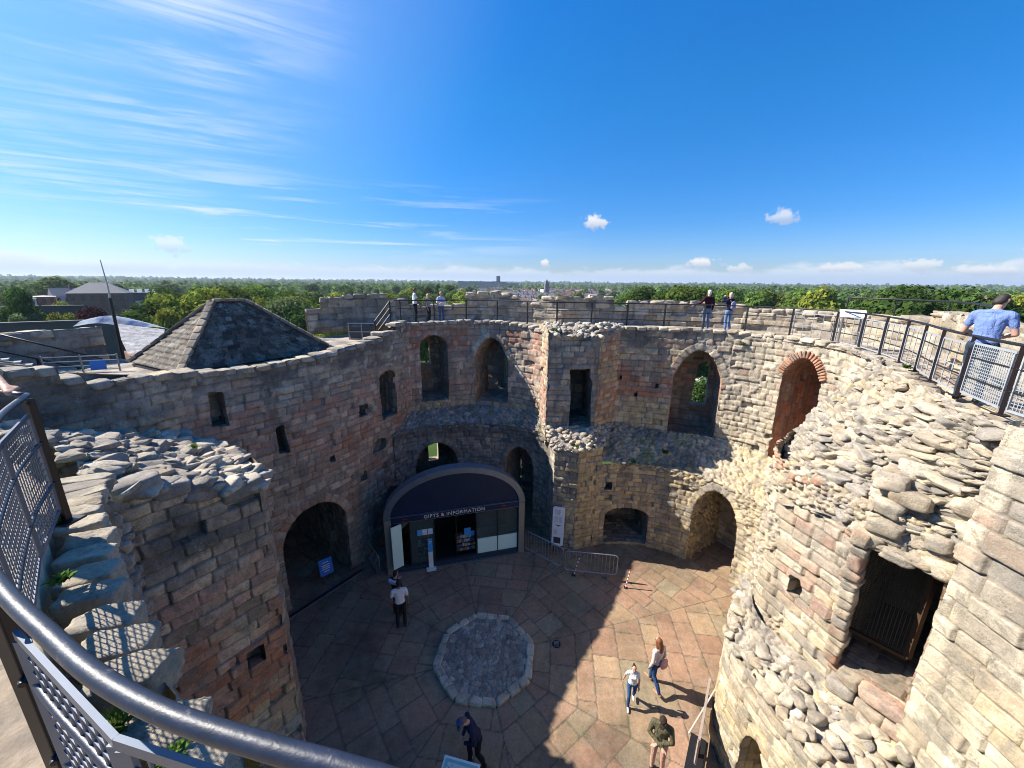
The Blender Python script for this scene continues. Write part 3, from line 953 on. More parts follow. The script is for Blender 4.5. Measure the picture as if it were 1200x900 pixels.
def col_rlu(P, pd):
    z = Z_(P); x = P[..., 0]; n = fbm(P * .5 + 30, 3, 2); lf = sst(7.6, 6.8, x + (n - .5))
    rd = lf * sst(5.9, 6.3, z) * sst(7.5, 6.9, z + (n - .5) * .8)
    stain = np.exp(-((x - 5.15) / .28) ** 2) * sst(5.8, 7.0, z)
    return stone_col(P, pd, grey=.34 + .2 * lf * sst(7, 8, z), pink=lf * (.5 * sst(5.6, 6.4, z)) + (1 - lf) * .42 * sst(5.8, 6.5, z) * sst(8.1, 7.5, z), red=.52 * rd + .12,
                     yel=.62 * sst(6.3, 5.4, z) * (.4 + .6 * lf) + .28, dark=.10 + .42 * lf * sst(7.9, 8.7, z + (n - .5)) + .3 * stain, pale=.25 + .42 * (1 - lf), seed=7)


def pat_rlu(u, v):
    a = ashlar(u, v, 61, (.18, .28), (.25, .5), .04, .026, .02, .03, .027, .03)
    b = ashlar(u, v, 62, (.17, .26), (.2, .38), .05, .032, .026, .036, .030, .05)
    return blend(a, b, ((fbm(np.stack([u * .8, v * .8, u * 0], -1), 3, 5) > .47) & (u > 4.5)).astype(float))


W_RL = sh.build('lobe_wall', pat_rlu, col_rlu, M_STONE, KEEP, [hole(cutabove(tp)), hole(wE, .3, 6.9, .26), hole(wF, .27, 7.5, .085)] + [hole(s_) for s_ in small])
tag(W_RL, 'sunlit back right lobe wall with a pointed window and a brick headed arch')
niche(sh, wE, 1.7, lambda P, pd: stone_col(P, pd, grey=.35, pink=.5, red=.3, brown=.3, dark=.12), holes=[[(.50, .30), (.88, .30), (.88, .78), (.76, .86), (.58, .80)]], part=W_RL, splay=-.08)
bricks = lambda u, v: ashlar(u, v, 65, (.07, .085), (.2, .26), .012, .008, .006, .012, .012, .01)
niche(sh, wF, 1.9, lambda P, pd: stone_col(P, pd, grey=.2, red=.50 + .25 * sst(7.0, 7.8, Z_(P)), pink=.6, brown=.35, dark=.06), part=W_RL, pat=lambda u, v: ashlar(u, v, 66, (.16, .26), (.25, .5), .02, .015, .012, .016))
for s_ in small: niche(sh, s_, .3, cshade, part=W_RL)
coping('coping', sh, tst, .42, .14, M_STONE, W_RL, dict(grey=.5, pale=.5, dark=.12), 15, sink=.12)
# the ring of red brick over the niche
pts = wF[3:-1]; ro = []
pos, size, rot = [], [], []
rg = np.random.default_rng(3)
seg = np.array([p for p in pts if p[1] > 7.5])
cum = np.concatenate([[0], np.cumsum(np.hypot(*np.diff(seg, axis=0).T))])
for t in np.arange(.04, cum[-1], .085):
    u_, v_ = np.interp(t, cum, seg[:, 0]), np.interp(t, cum, seg[:, 1])
    du_, dv_ = np.interp(t + .02, cum, seg[:, 0]) - np.interp(t - .02, cum, seg[:, 0]), np.interp(t + .02, cum, seg[:, 1]) - np.interp(t - .02, cum, seg[:, 1])
    L = math.hypot(du_, dv_); nu_, nv_ = -dv_ / L, du_ / L
    if nv_ < 0: nu_, nv_ = -nu_, -nv_
    c2 = (u_ + nu_ * .13, v_ + nv_ * .13)
    P0 = sh.sample(np.array([c2[0]]), np.array([c2[1]]), sh.P)[0]; Nn = sh.sample(np.array([c2[0]]), np.array([c2[1]]), sh.N)[0]
    P1 = sh.sample(np.array([c2[0] + .05]), np.array([c2[1]]), sh.P)[0]
    tdir = (P1 - P0) / np.linalg.norm(P1 - P0); up = np.array([0, 0, 1.0])
    rad = tdir * nu_ + up * nv_
    tan = np.cross(Nn, rad)
    pos.append(P0 + Nn * .0); size.append((.036, .13 * rg.uniform(.9, 1.05), .09)); rot.append(np.column_stack([tan, rad, Nn]))
o = stones_obj('brick_arch', pos, size, rot, M_STONE, W_RL, dict(red=1.0, grey=0, yel=.25, pink=.2), 9.0, .08, 31, False, .05, 3)
tag(o, 'red brick arch ring')

sh = S['rl_lo']
fire = arch(.5, 2.3, .12, 1.40, 1.74)
aG = arch(3.88, 5.56, -.3, 1.95, 3.42)
put = [(.42, 2.55), (.72, 2.55), (.72, 2.95), (.42, 2.95)]


def pat_rll(u, v):
    a = ashlar(u, v, 71, (.16, .24), (.22, .45), .04, .026, .02, .03, .027, .03)
    b = rubble(u, v, 72, .20, .125, .06, .035)
    nn = fbm(np.stack([u * 1.2, v * 1.2, u * 0], -1), 3, 5) - .5
    return blend(a, b, (v + nn > np.interp(u, [0, 3, 4.5, 5.6, 7, 9.4], [3.6, 3.3, 2.9, 2.45, 2.3, 2.2])).astype(float))


W_RLL = sh.build('lower_wall', pat_rll, lambda P, pd: stone_col(P, pd, grey=.34, yel=.56, dark=.2 * sst(7, 5.5, P[..., 0]) + .08, brown=.25 * sst(7, 5, P[..., 0]), pale=.3 * sst(7, 8, P[..., 0]), seed=9), M_STONE, KEEP,
                 [hole(fire, .22, 1.2, .28), hole(aG, .26, 1.8, .22), hole(put)])
niche(sh, fire, 2.0, dk(.5, 0, .3, .55), part=W_RLL)
niche(sh, aG, 2.2, lambda P, pd: stone_col(P, pd, grey=.35, yel=.45, brown=.5, dark=.3), part=W_RLL, pat=lambda u, v: rubble(u, v, 75, .22, .15, .07, .06))
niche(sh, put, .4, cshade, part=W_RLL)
S['rl_ledge'].build('rubble_ledge', lambda u, v: rubble(u, v, 76, .21, .14, .075, .045),
                    lambda P, pd: stone_col(P, pd, grey=.45, yel=.35, dark=.34 * sst(8.0, 6.8, P[..., 0]) + .10, moss=.42 * sst(8.3, 7.0, P[..., 0]) * sst(4.2, 8, P[..., 0] + 3), pale=.35 * sst(7, 8.4, P[..., 0]), seed=10, var=.5), M_STONE, W_RLL)

# ---- right cusp, the ruined tower with the barred opening
door = arch(5.72, 6.32, -.3, 1.35, 1.78, True)
col_rtl = lambda P, pd: stone_col(P, pd, grey=.32 + .25 * sst(1.8, 2.6, Z_(P)), yel=.66 * sst(2.8, 1.6, Z_(P)), pale=.35, dark=.06, seed=11)
TOWER = empty('ruined_turret', (6.0, 6.5, 0), 0, 'broken sunlit turret on the right with a rubble top and a barred opening', 'turret ruin')
S['rt_lo'].build('turret_wall', lambda u, v: ashlar(u, v, 81, (.17, .26), (.26, .55), .04, .024, .02, .028, .024, .03), col_rtl, M_STONE, TOWER, [hole(door)])
niche(S['rt_lo'], door, 1.2, dk(.2, .1, .5, .3), part=TOWER)
S['rt_shelf'].build('rubble_shelf', lambda u, v: blend(rubble(u, v, 82, .17, .12, .08, .05), ashlar(u, v, 83, (.2, .3), (.3, .6), .05, .03, .03), (u > 6.5).astype(float)),
                    lambda P, pd: stone_col(P, pd, grey=.55, yel=.25, pale=.35, dark=.08, moss=.30 * sst(5.4, 4.8, P[..., 1]), seed=12), M_STONE, TOWER)
rhole = [(4.95, 4.45), (5.2, 4.4), (5.28, 4.75), (5.2, 4.95), (4.98, 4.9)]


def pat_rtu(u, v):
    a = ashlar(u, v, 84, (.19, .29), (.28, .58), .045, .03, .025, .032, .026, .04)
    b = rubble(u, v, 85, .15, .10, .06, .05)
    nn = fbm(np.stack([u * 1.1, v * 1.1, u * 0 + 3], -1), 3, 7) - .5
    m = (u + nn * 1.6 < 4.3) | (v + nn > 6.6) | ((v + nn * 1.5 < 3.9) & (u < 5.0))
    return blend(a, b, m.astype(float))


S['rt_up'].build('turret_wall', pat_rtu, lambda P, pd: stone_col(P, pd, grey=.42, pink=.55 * sst(7.2, 6.8, P[..., 1]) * sst(4.0, 4.8, Z_(P)) * sst(6.7, 6.3, Z_(P)), yel=.3, pale=.4, dark=.08, red=.08, seed=13), M_STONE, TOWER, [hole(rhole)])
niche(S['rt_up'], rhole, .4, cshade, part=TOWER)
opn = [(.0, 3.92), (.98, 4.0), (1.02, 5.4), (1.0, 6.45), (.5, 6.55), (-.02, 6.5), (.05, 5.6), (-.02, 4.8)]
opn = [(.03, 3.95), (1.0, 4.05), (1.03, 5.4), (1.0, 6.42), (.5, 6.5), (.04, 6.46)]
S['rt_open'].build('turret_wall', lambda u, v: blend(ashlar(u, v, 86, (.2, .28), (.3, .5), .04, .03, .02), rubble(u, v, 87, .22, .15, .09, .05), ((v > 6.45) | (v < 3.5)).astype(float)),
                   lambda P, pd: stone_col(P, pd, grey=.4, yel=.3, red=.25, pale=.3, moss=.4 * sst(3.7, 3.2, Z_(P)), seed=14), M_STONE, TOWER, [hole(opn)])
nb = niche(S['rt_open'], opn, 2.6, lambda P, pd: stone_col(P, pd, grey=.3, brown=.7, dark=.35), part=TOWER, nm='barred_opening')
S['rt_right'].build('turret_wall', lambda u, v: ashlar(u, v, 88, (.24, .34), (.34, .75), .04, .035, .03, .032, .025, .02), lambda P, pd: stone_col(P, pd, grey=.40, yel=.50 * sst(8.4, 6, Z_(P)), pink=.42 * sst(5.2, 7.0, Z_(P)), pale=.5, dark=.04, seed=15, gain=1.12), M_STONE, TOWER)
S['rt_top'].build('rubble_top', lambda u, v: rubble(u, v, 89, .27, .105, .10, .085, .03), lambda P, pd: stone_col(P, pd, grey=.66, pale=.28, yel=.16, dark=.18, moss=.14, seed=16, var=.7), M_STONE, TOWER)
pos, size, rot = [], [], []
rg = np.random.default_rng(61)
ed = S['rt_shelf'].P[0]
for k in range(95):
    i = rg.integers(len(ed)); q = ed[i] + (S['rt_shelf'].P[-1][i] - ed[i]) * rg.random() ** 2 * .6
    s_ = rg.uniform(.06, .14); pos.append(q + [0, 0, .06]); size.append((s_ * 1.3, s_, s_ * .6)); rot.append(rot_rand(rg, rg.uniform(0, 3), .2))
stones_obj('core_stones', pos, size, rot, M_STONE, TOWER, dict(grey=.55, yel=.25, pale=.35, dark=.06), 5.0, .22, 62, False, .2, 9)
# loose core stones on the broken turret
rg = np.random.default_rng(21)
pos, size, rot = [], [], []
T = S['rt_top']
nj, ni = T.P.shape[:2]
for k in range(460):
    fi, fj = rg.random(), rg.random()
    i, j = int(fi * (ni - 2)), int(fj * (nj - 1))
    p = T.P[j, i] - T.N[j, i] * .012
    tg = T.P[j, i + 1] - T.P[j, i]
    near = float(sst(.40, .62, np.array(fi)) * sst(1.0, .55, np.array(fj)))
    s_ = .04 + .045 * rg.random() + .09 * rg.random() ** 4 * (.3 + near) + (.10 * rg.random() ** 3 if fj > .6 else 0)
    pos.append(p); size.append((s_ * 1.45, s_ * .85, s_ * (.30 + .25 * rg.random()))); rot.append(rot_rand(rg, math.atan2(tg[1], tg[0]) + rg.normal(0, .3), .13))
stones_obj('core_stones', pos, size, rot, M_STONE, TOWER, dict(grey=.7, pale=.3, yel=.16, dark=.14, moss=.08, var=.5), 6.0, .22, 22, False, .25, 12, (.58, .95))
# rubble and big blocks beside and over the barred opening
pos, size, rot = [], [], []
a, b = np.array([6.0, 5.75]), np.array([6.66, 4.7])
for k in range(150):
    t, z = rg.random(), 6.5 + 1.5 * rg.random() ** 1.1
    w = 1 - (z - 6.5) / 1.6
    c = a + (b - a) * t; n = np.array([-.85, -.52])
    c = c - n * (.05 + .62 * (z - 6.5) / 1.5 + .12 * rg.random() - .1)
    s_ = rg.uniform(.07, .17) * (1.25 if rg.random() < .25 else 1)
    pos.append((c[0], c[1], z)); size.append((s_ * 1.3, s_ * .9, s_ * .62)); rot.append(rot_rand(rg, -1.02, .14))
for (t, z, L) in ((.93, 6.62, .17), (.75, 6.6, .15), (.97, 6.95, .16), (.93, 7.28, .18), (.7, 6.95, .14), (.9, 7.62, .24), (.2, 6.9, .2), (.18, 7.2, .17), (.35, 7.45, .22), (.15, 7.6, .2)):
    c = a + (b - a) * t + np.array([.12, .08]) * (z - 6.4)
    pos.append((c[0], c[1], z)); size.append((L * 1.2, .2, .13)); rot.append(rot_rand(rg, -1.02, .06))
stones_obj('core_stones', pos, size, rot, M_STONE, TOWER, dict(grey=.6, pale=.35, yel=.2, dark=.12, var=.6), 9.0, .14, 23, False, .10, 7, (.66, .97))
# left jamb of brick and stone, sill blocks
pos, size, rot = [], [], []
z = 3.95
while z < 6.5:
    br = 5.35 < z < 5.75
    h = .065 if br else rg.uniform(.17, .30)
    pos.append((6.02 + rg.normal(0, .02), 5.70, z + h / 2)); size.append((.13 * rg.uniform(.8, 1.1), .14, h / 2 * .96)); rot.append(rot_rand(rg, -1.02, .03))
    z += h
stones_obj('jamb', pos, size, rot, M_STONE, TOWER, dict(yel=.35, red=.42, grey=.3, pale=.3), 10.0, .12, 24, False, .05, 5)
pos = [(6.17, 5.42, 3.86), (6.40, 4.98, 3.86), (6.12, 5.46, 3.60), (6.30, 5.08, 3.58), (6.48, 4.76, 3.60), (6.15, 5.36, 3.36), (6.36, 4.96, 3.34)]
size = [(.17, .2, .12), (.34, .2, .12), (.2, .2, .12), (.2, .2, .12), (.18, .2, .12), (.24, .24, .13), (.26, .25, .13)]
rot = [rot_rand(rg, -1.02, .03) for _ in pos]
stones_obj('sill', pos, size, rot, M_STONE, TOWER, dict(pink=.4, yel=.2, grey=.4, moss=.12), 10.0, .10, 25, False, .05, 5)
pos, size, rot = [], [], []
for k in range(34):
    t = rg.random(); d = rg.random()
    c = np.array([5.95, 5.55]) * (1 - t) + np.array([6.4, 4.3]) * t - np.array([.55, .1]) * d
    pos.append((c[0], c[1], 3.45 - .5 * d)); s_ = rg.uniform(.07, .16); size.append((s_ * 1.2, s_, s_ * .6)); rot.append(rot_rand(rg, rg.uniform(0, 3), .2))
stones_obj('core_stones', pos, size, rot, M_STONE, TOWER, dict(grey=.5, yel=.3, moss=.35, pale=.2), 5.0, .22, 26, False, .2, 10)

# ---- left cusp (wall stub) and the near wall under the railing
STUB = empty('wall_stub', (-5.4, 5.9, 0), 0, 'shaded wall stub on the left with a sloping rubble top and stepped coping stones', 'wall ruin')
nich = [(1.12, 3.05), (1.45, 3.02), (1.46, 3.42), (1.14, 3.46)]


def col_stub(P, pd):
    z = Z_(P); n = fbm(P * .8 + 5, 3, 2)
    return stone_col(P, pd, grey=.5, brown=.28 * sst(7.2, 5.6, z), pink=.55 * sst(6.2, 4.8, z), red=.66 * sst(4.9, 3.7, z + (n - .5)) * sst(1.2, 2.6, z), yel=.45 * sst(3.0, 1.8, z), gain=1.2, dark=.40 * sst(5.6, 6.3, z + (n - .5) * .6) * sst(7.25, 6.9, z) + .12, pale=.2, seed=17)


shs = S['st_face']
shs.build('stub_face', lambda u, v: ashlar(u, v, 91, (.2, .3), (.32, .66), .04, .035, .03, .034, .026, .025, .02), col_stub, M_STONE, STUB, [hole(cutabove([(-.5, 7.55), (0, 7.52), (.45, 7.5), (.46, 7.25), (.85, 7.22), (.86, 7.0), (1.3, 6.98), (1.31, 6.78), (1.9, 6.74), (2.5, 6.7)])), hole(nich)])
niche(shs, nich, .3, dk(.3, .2, .5, .1, .4), part=STUB)
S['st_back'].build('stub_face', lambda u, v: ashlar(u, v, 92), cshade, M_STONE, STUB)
S['st_top'].build('rubble_top', lambda u, v: rubble(u, v, 93, .24, .16, .10, .08), lambda P, pd: stone_col(P, pd, grey=.72, pale=.45, dark=.08, yel=.06, seed=18), M_STONE, STUB)
T = S['st_top']; nj, ni = T.P.shape[:2]
rg = np.random.default_rng(31)
pos, size, rot = [], [], []
for k in range(420):
    i, j = rg.integers(ni), rg.integers(nj)
    p = T.P[j, i]; s_ = .06 + .13 * rg.random() ** 1.6
    pos.append(p + [0, 0, .02]); size.append((s_ * 1.5, s_ * .95, s_ * (.35 + .3 * rg.random()))); rot.append(rot_rand(rg, rg.normal(.5, .5), .2))
stones_obj('core_stones', pos, size, rot, M_STONE, STUB, dict(grey=.62, pale=.5, dark=.08, yel=.10, var=.6), 6.0, .22, 32, False, .22, 12, (.58, .95))
# squared blocks along the head of the stub face
pos, size, rot = [], [], []
fa = math.atan2(6.73 - 5.19, -4.85 + 5.97)
for (t, z, L, d, h) in ((.13, 7.53, .30, .26, .14), (.33, 7.32, .26, .2, .13), (.56, 7.08, .32, .2, .13), (.80, 6.86, .26, .2, .13), (.955, 6.88, .13, .2, .16)):
    c = np.array([-5.97, 5.19]) * (1 - t) + np.array([-4.85, 6.73]) * t - np.array([.81, -.586]) * (d - .05)
    pos.append((c[0], c[1], z)); size.append((L, d, h)); rot.append(rot_rand(rg, fa, .02))
stones_obj('head_blocks', pos, size, rot, M_STONE, STUB, dict(grey=.8, pale=.25, dark=.12), 10.0, .10, 33, False, .05, 5)
S['near'].build('near_wall', lambda u, v: rubble(u, v, 94, .3, .22, .08, .06), lambda P, pd: stone_col(P, pd, grey=.9, pale=.1, dark=.12, seed=19), M_STONE, STUB)
# coping stones along the head of the near wall
tooth = [((-6.75, 4.95), (-6.05, 5.30), 7.85), ((-6.35, 4.55), (-5.75, 5.0), 7.92), ((-5.95, 4.2), (-5.4, 4.62), 8.0), ((-5.5, 3.9), (-5.05, 4.25), 8.1), ((-5.0, 3.62), (-4.65, 3.88), 8.22),
         ((-4.40, 3.22), (-4.08, 3.42), 8.38), ((-4.06, 3.00), (-3.74, 3.14), 8.4), ((-3.86, 2.80), (-3.52, 2.93), 8.4), ((-3.58, 2.56), (-3.26, 2.70), 8.4), ((-3.36, 2.36), (-3.02, 2.50), 8.41), ((-3.02, 2.12), (-2.66, 2.26), 8.42),
         ((-2.78, 1.94), (-2.40, 2.08), 8.41), ((-2.50, 1.74), (-2.10, 1.90), 8.42), ((-2.26, 1.52), (-1.92, 1.62), 8.34), ((-2.02, 1.42), (-1.66, 1.58), 8.42), ((-1.72, 1.24), (-1.36, 1.42), 8.42), ((-1.3, 1.12), (-.98, 1.28), 8.42), ((-.9, 1.06), (-.55, 1.2), 8.42)]
pos, size, rot = [], [], []
for (l, r_, z) in tooth:
    zn = 8.84 if z > 8.3 else z + .38
    kk = (10.7 - zn) / (10.7 - z)
    l, r_, z = np.array(l) * kk, np.array(r_) * kk, zn; d = r_ - l; L = np.linalg.norm(d)
    pos.append(((l[0] + r_[0]) / 2, (l[1] + r_[1]) / 2, z - .08)); size.append((L / 2 * .98, .095 * rg.uniform(.85, 1.15) * (1 if z > 8.7 else 1.3), .085)); rot.append(rot_rand(rg, math.atan2(d[1], d[0]), .04))
stones_obj('coping', pos, size, rot, M_STONE, STUB, dict(grey=.5, pale=.7, yel=.12, var=.6, gain=.8), 12.0, .12, 34, False, .06, 5, (.78, .98), 14)


# ---- wall walk and parapet
def offs(path, d, toward=CTR):
    p = np.asarray(path, float); t = np.gradient(p, axis=0); n = np.column_stack([-t[:, 1], t[:, 0]]); n /= np.linalg.norm(n, axis=1, keepdims=True)
    s_ = np.sign(((np.array(toward[:2]) - p) * n).sum(1)).mean()
    return p - n * s_ * d


PAR = [(-8.9, 16.9), (-7.4, 18.0), (-5.6, 18.9), (-3.6, 19.6), (-1.4, 19.9), (.8, 19.4), (2.4, 18.6), (4.2, 18.5), (6.2, 18.4), (8.2, 17.9), (10.0, 17.0), (11.6, 15.6), (12.5, 13.6), (12.4, 11.6), (11.5, 10.1), (10.3, 8.9), (9.3, 7.4), (8.7, 5.8), (8.5, 3.5)]
INN = [(-4.9, 15.7), (-4.5, 16.5), (-3.2, 17.05), (-1.75, 17.5), (-.2, 17.1), (.9, 16.5), (1.7, 15.9), (3.3, 15.9), (4.6, 15.8), (6.6, 15.3), (8.35, 14.55), (9.3, 13.65), (9.9, 12.3), (9.9, 11.2), (9.45, 10.0), (8.95, 9.0), (8.1, 7.7), (7.4, 6.4), (6.95, 5.2), (6.7, 4.0), (6.6, 2.4)]
def resample(path, n):
    p = np.asarray(path, float); L = np.concatenate([[0], np.cumsum(np.hypot(*np.diff(p, axis=0).T))])
    t = np.linspace(0, L[-1], n)
    return [(np.interp(v, L, p[:, 0]), np.interp(v, L, p[:, 1])) for v in t]


WALK = Sheet([[(x, y, 8.82) for x, y in resample(INN, 48)], [(x, y, 8.82) for x, y in resample([(-6.2, 18.5)] + PAR[2:], 48)]], .06, (0, 10, 30), su=False)
WO = WALK.build('wall_walk', lambda u, v: ashlar(u, v, 101, (.35, .5), (.5, 1.0), .02, .008, .006, .012), lambda P, pd: stone_col(P, pd, grey=.5, brown=.5, pale=.2, yel=.15, dark=.08), M_FLOOR, None)
tag(WO, kind='structure')
pr = Sheet(rows2(PAR, 8.6, 11.0), .045, CTR, vz=True)
S['par'] = pr

kerb_in = [(-4.7, 3.35), (-3.75, 2.78), (-3.30, 2.36), (-2.85, 1.92), (-2.3, 1.5), (-1.75, 1.16), (-1.2, .93), (-.6, .78), (.4, .66), (1.6, .1), (2.6, -.8)]
kp_ = offs(kerb_in, 4.0, (0, 9))
KW = Sheet([[(x, y, 8.6) for x, y in kerb_in], [(x, y, 9.0) for x, y in kerb_in], [(x, y, 9.0) for x, y in offs(kerb_in, .3, (0, 9))], [(x, y, 9.0) for x, y in [(-7.5, 1.5), (-6.5, .2), (-5.5, -1), (-4.5, -2), (-3.5, -3), (-2.5, -3.5), (-1.5, -4), (-.5, -4.2), (.4, -4.3), (1.6, -4.3), (2.6, -4)]]], .025, (0, 0, 30), su=True)
tag(KW.build('near_walk', lambda u, v: ashlar(u, v, 171, (.4, .6), (.6, 1.1), .015, .006, .005, .014), lambda P, pd: stone_col(P, pd, grey=.25, yel=.25, brown=.35, pale=.25, moss=.18, seed=30), M_FLOOR, None), kind='structure')
TOPP = [(0, 9.55), (.35, 9.55), (.36, 9.8), (.75, 9.8), (.76, 10.02), (1.4, 10.02), (1.41, 10.18), (3.4, 10.16), (3.41, 9.95), (4.3, 9.95), (4.31, 9.6), (5.5, 9.6), (6.9, 9.62), (6.95, 9.8), (7.3, 9.8), (7.31, 10.25), (9.2, 10.3), (9.4, 10.28), (9.9, 10.1), (9.95, 9.85), (11.0, 9.9), (11.2, 9.95), (11.21, 10.12), (12.9, 10.12), (12.91, 10.05), (13.6, 10.05), (13.61, 10.2), (14.6, 10.2), (14.61, 9.7), (15.4, 9.7), (15.41, 9.95), (16.2, 10.0), (19.0, 9.98), (20.5, 9.95), (20.52, 9.75), (24.5, 9.75), (26.2, 9.8), (26.22, 10.0), (29.0, 10.05), (34, 10.05)]
tp, tst = stepped(TOPP, 23, (.35, .7), .035)
col_par = lambda P, pd: stone_col(P, pd, grey=.55, pale=.45, dark=.22 * sst(9, 6, P[..., 0]) + .05, yel=.10 + .2 * sst(8, 11, P[..., 0]), seed=20, gain=.9)
PARA = pr.build('parapet', lambda u, v: ashlar(u, v, 131, (.26, .36), (.35, .75), .05, .05, .03, .035, .04, .05), col_par, M_STONE, KEEP, [hole(cutabove(tp))])
tag(PARA, 'jagged outer parapet of big worn blocks along the wall walk')
coping('parapet_top', pr, tst, .6, .2, M_STONE, PARA, dict(grey=.5, pale=.55, dark=.12, yel=.15), 24, sink=.2, pw=6.0, rough=.14)
po = offs(PAR, .62)
Sheet(rows2(po, 8.35, 9.5), .1, (30, 40, 8)).build('parapet_back', lambda u, v: ashlar(u, v, 132), col_par, M_STONE, PARA)

# ------------------------------------------------------------------ courtyard paving
OC = np.array([-.72, 9.0])


def pat_floor(P):
    q = P[..., :2] - OC
    ang = np.arctan2(q[..., 1], q[..., 0]) + .12
    k = np.floor(ang / (math.pi / 4) + .5)
    a0 = k * math.pi / 4 - .12
    r_ = q[..., 0] * np.cos(a0) + q[..., 1] * np.sin(a0)
    t_ = -q[..., 0] * np.sin(a0) + q[..., 1] * np.cos(a0)
    pd = ashlar(t_ + (k + 5) * 60, r_, 111, (.45, .85), (.6, 1.25), .015, .006, .004, .014, .014, 0.0, .006)
    # joints where two fields of flags meet
    m = np.abs((ang / (math.pi / 4) + .5) % 1.0 - .5)
    edge = (.5 - m) * (math.pi / 4) * np.hypot(q[..., 0], q[..., 1])
    pd['h'] = pd['h'] - .012 * (1 - sst(0, .014, edge))
    pd['e'] = np.minimum(pd['e'], edge / .045)
    return pd


FL_TAN = np.array([.285, .195, .118]); FL_PINK = np.array([.28, .168, .108]); FL_GREY = np.array([.245, .21, .135]); FL_DARK = np.array([.215, .145, .095])


def col_floor(P, pd):
    r = pd['r']
    c = lerp(FL_TAN, FL_PINK, sst(.35, .8, r[..., 0]))
    c = lerp(c, FL_GREY, (r[..., 1] > .88) * .6)
    c = lerp(c, FL_DARK, (r[..., 2] > .7) * .45)
    n = fbm(P * 1.1, 4, 7); n4 = fbm(P * 6, 4, 9, .6)
    c = c * (.88 + .24 * r[..., 3])[..., None] * (.75 + .5 * n)[..., None] * (.85 + .3 * n4)[..., None]
    st = fbm(P * .45 + 3, 4, 41, .6)
    c = lerp(c, c * np.array([.55, .56, .58]), sst(.5, .7, st) * .8)
    c = lerp(c, np.array([.09, .095, .05]), sst(.62, .74, fbm(P * 1.7 + 20, 4, 44, .65)) * (1 - sst(.2, 1.6, pd['e'])) * .7)
    jm = 1 - sst(.1, .5 + .25 * (n4 - .5), pd['e'])
    return lerp(c, np.array([.085, .07, .05]), jm * .85)


fs = Sheet([[(-13, 0.5, 0), (12, 0.5, 0)], [(-13, 19.5, 0), (12, 19.5, 0)]], .032, (0, 9, 20))
pdf = pat_floor(fs.P)
FO = fs.build('courtyard_floor', lambda u, v: pdf, col_floor, M_FLOOR, None)
tag(FO, kind='structure')

# the octagonal stone bed
bed = Sheet([[(OC[0] - 1.6, OC[1] - 1.6, .09), (OC[0] + 1.6, OC[1] - 1.6, .09)], [(OC[0] - 1.6, OC[1] + 1.6, .09), (OC[0] + 1.6, OC[1] + 1.6, .09)]], .02, (0, 9, 20))
oct_ = [(1.6 + 1.42 * math.cos(-.12 + R(22.5) + k * math.pi / 4), 1.6 + 1.42 * math.sin(-.12 + R(22.5) + k * math.pi / 4)) for k in range(8)]
OB = empty('octagonal_bed', (OC[0], OC[1], 0), 0, 'octagonal bed of grey cobbles edged with pale stones in the courtyard', 'stone bed')


big = [(-9, -9)] + [(-9, 12), (12, 12), (12, -9), (-9, -9)] + [oct_[k % 8] for k in range(8, -1, -1)]
bed.build('cobble_bed', lambda u, v: rubble(u, v, 121, .17, .16, .025, .015), lambda P, pd: stone_col(P, pd, grey=.9, dark=.2, pale=.15, brown=.2), M_STONE, OB, [hole(big)])
pos, size, rot = [], [], []
rg = np.random.default_rng(44)
for k in range(8):
    a, b = np.array(oct_[k]), np.array(oct_[(k + 1) % 8]); n_ = 3; d = b - a; az = math.atan2(d[1], d[0])
    w = rg.uniform(.8, 1.2, n_); w = np.concatenate([[0], np.cumsum(w) / w.sum()])
    for i in range(n_):
        m = a + d * (w[i] + w[i + 1]) / 2; L = np.linalg.norm(d) * (w[i + 1] - w[i])
        pos.append((m[0] - 1.6 + OC[0], m[1] - 1.6 + OC[1], .05)); size.append((L / 2 * 1.0, .105 * rg.uniform(.9, 1.15), .075)); rot.append(rot_rand(rg, az, .03))
stones_obj('edging_stones', pos, size, rot, M_STONE, OB, dict(grey=.4, pale=.85, streak=0), 10.0, .10, 45, False, .04, 5)

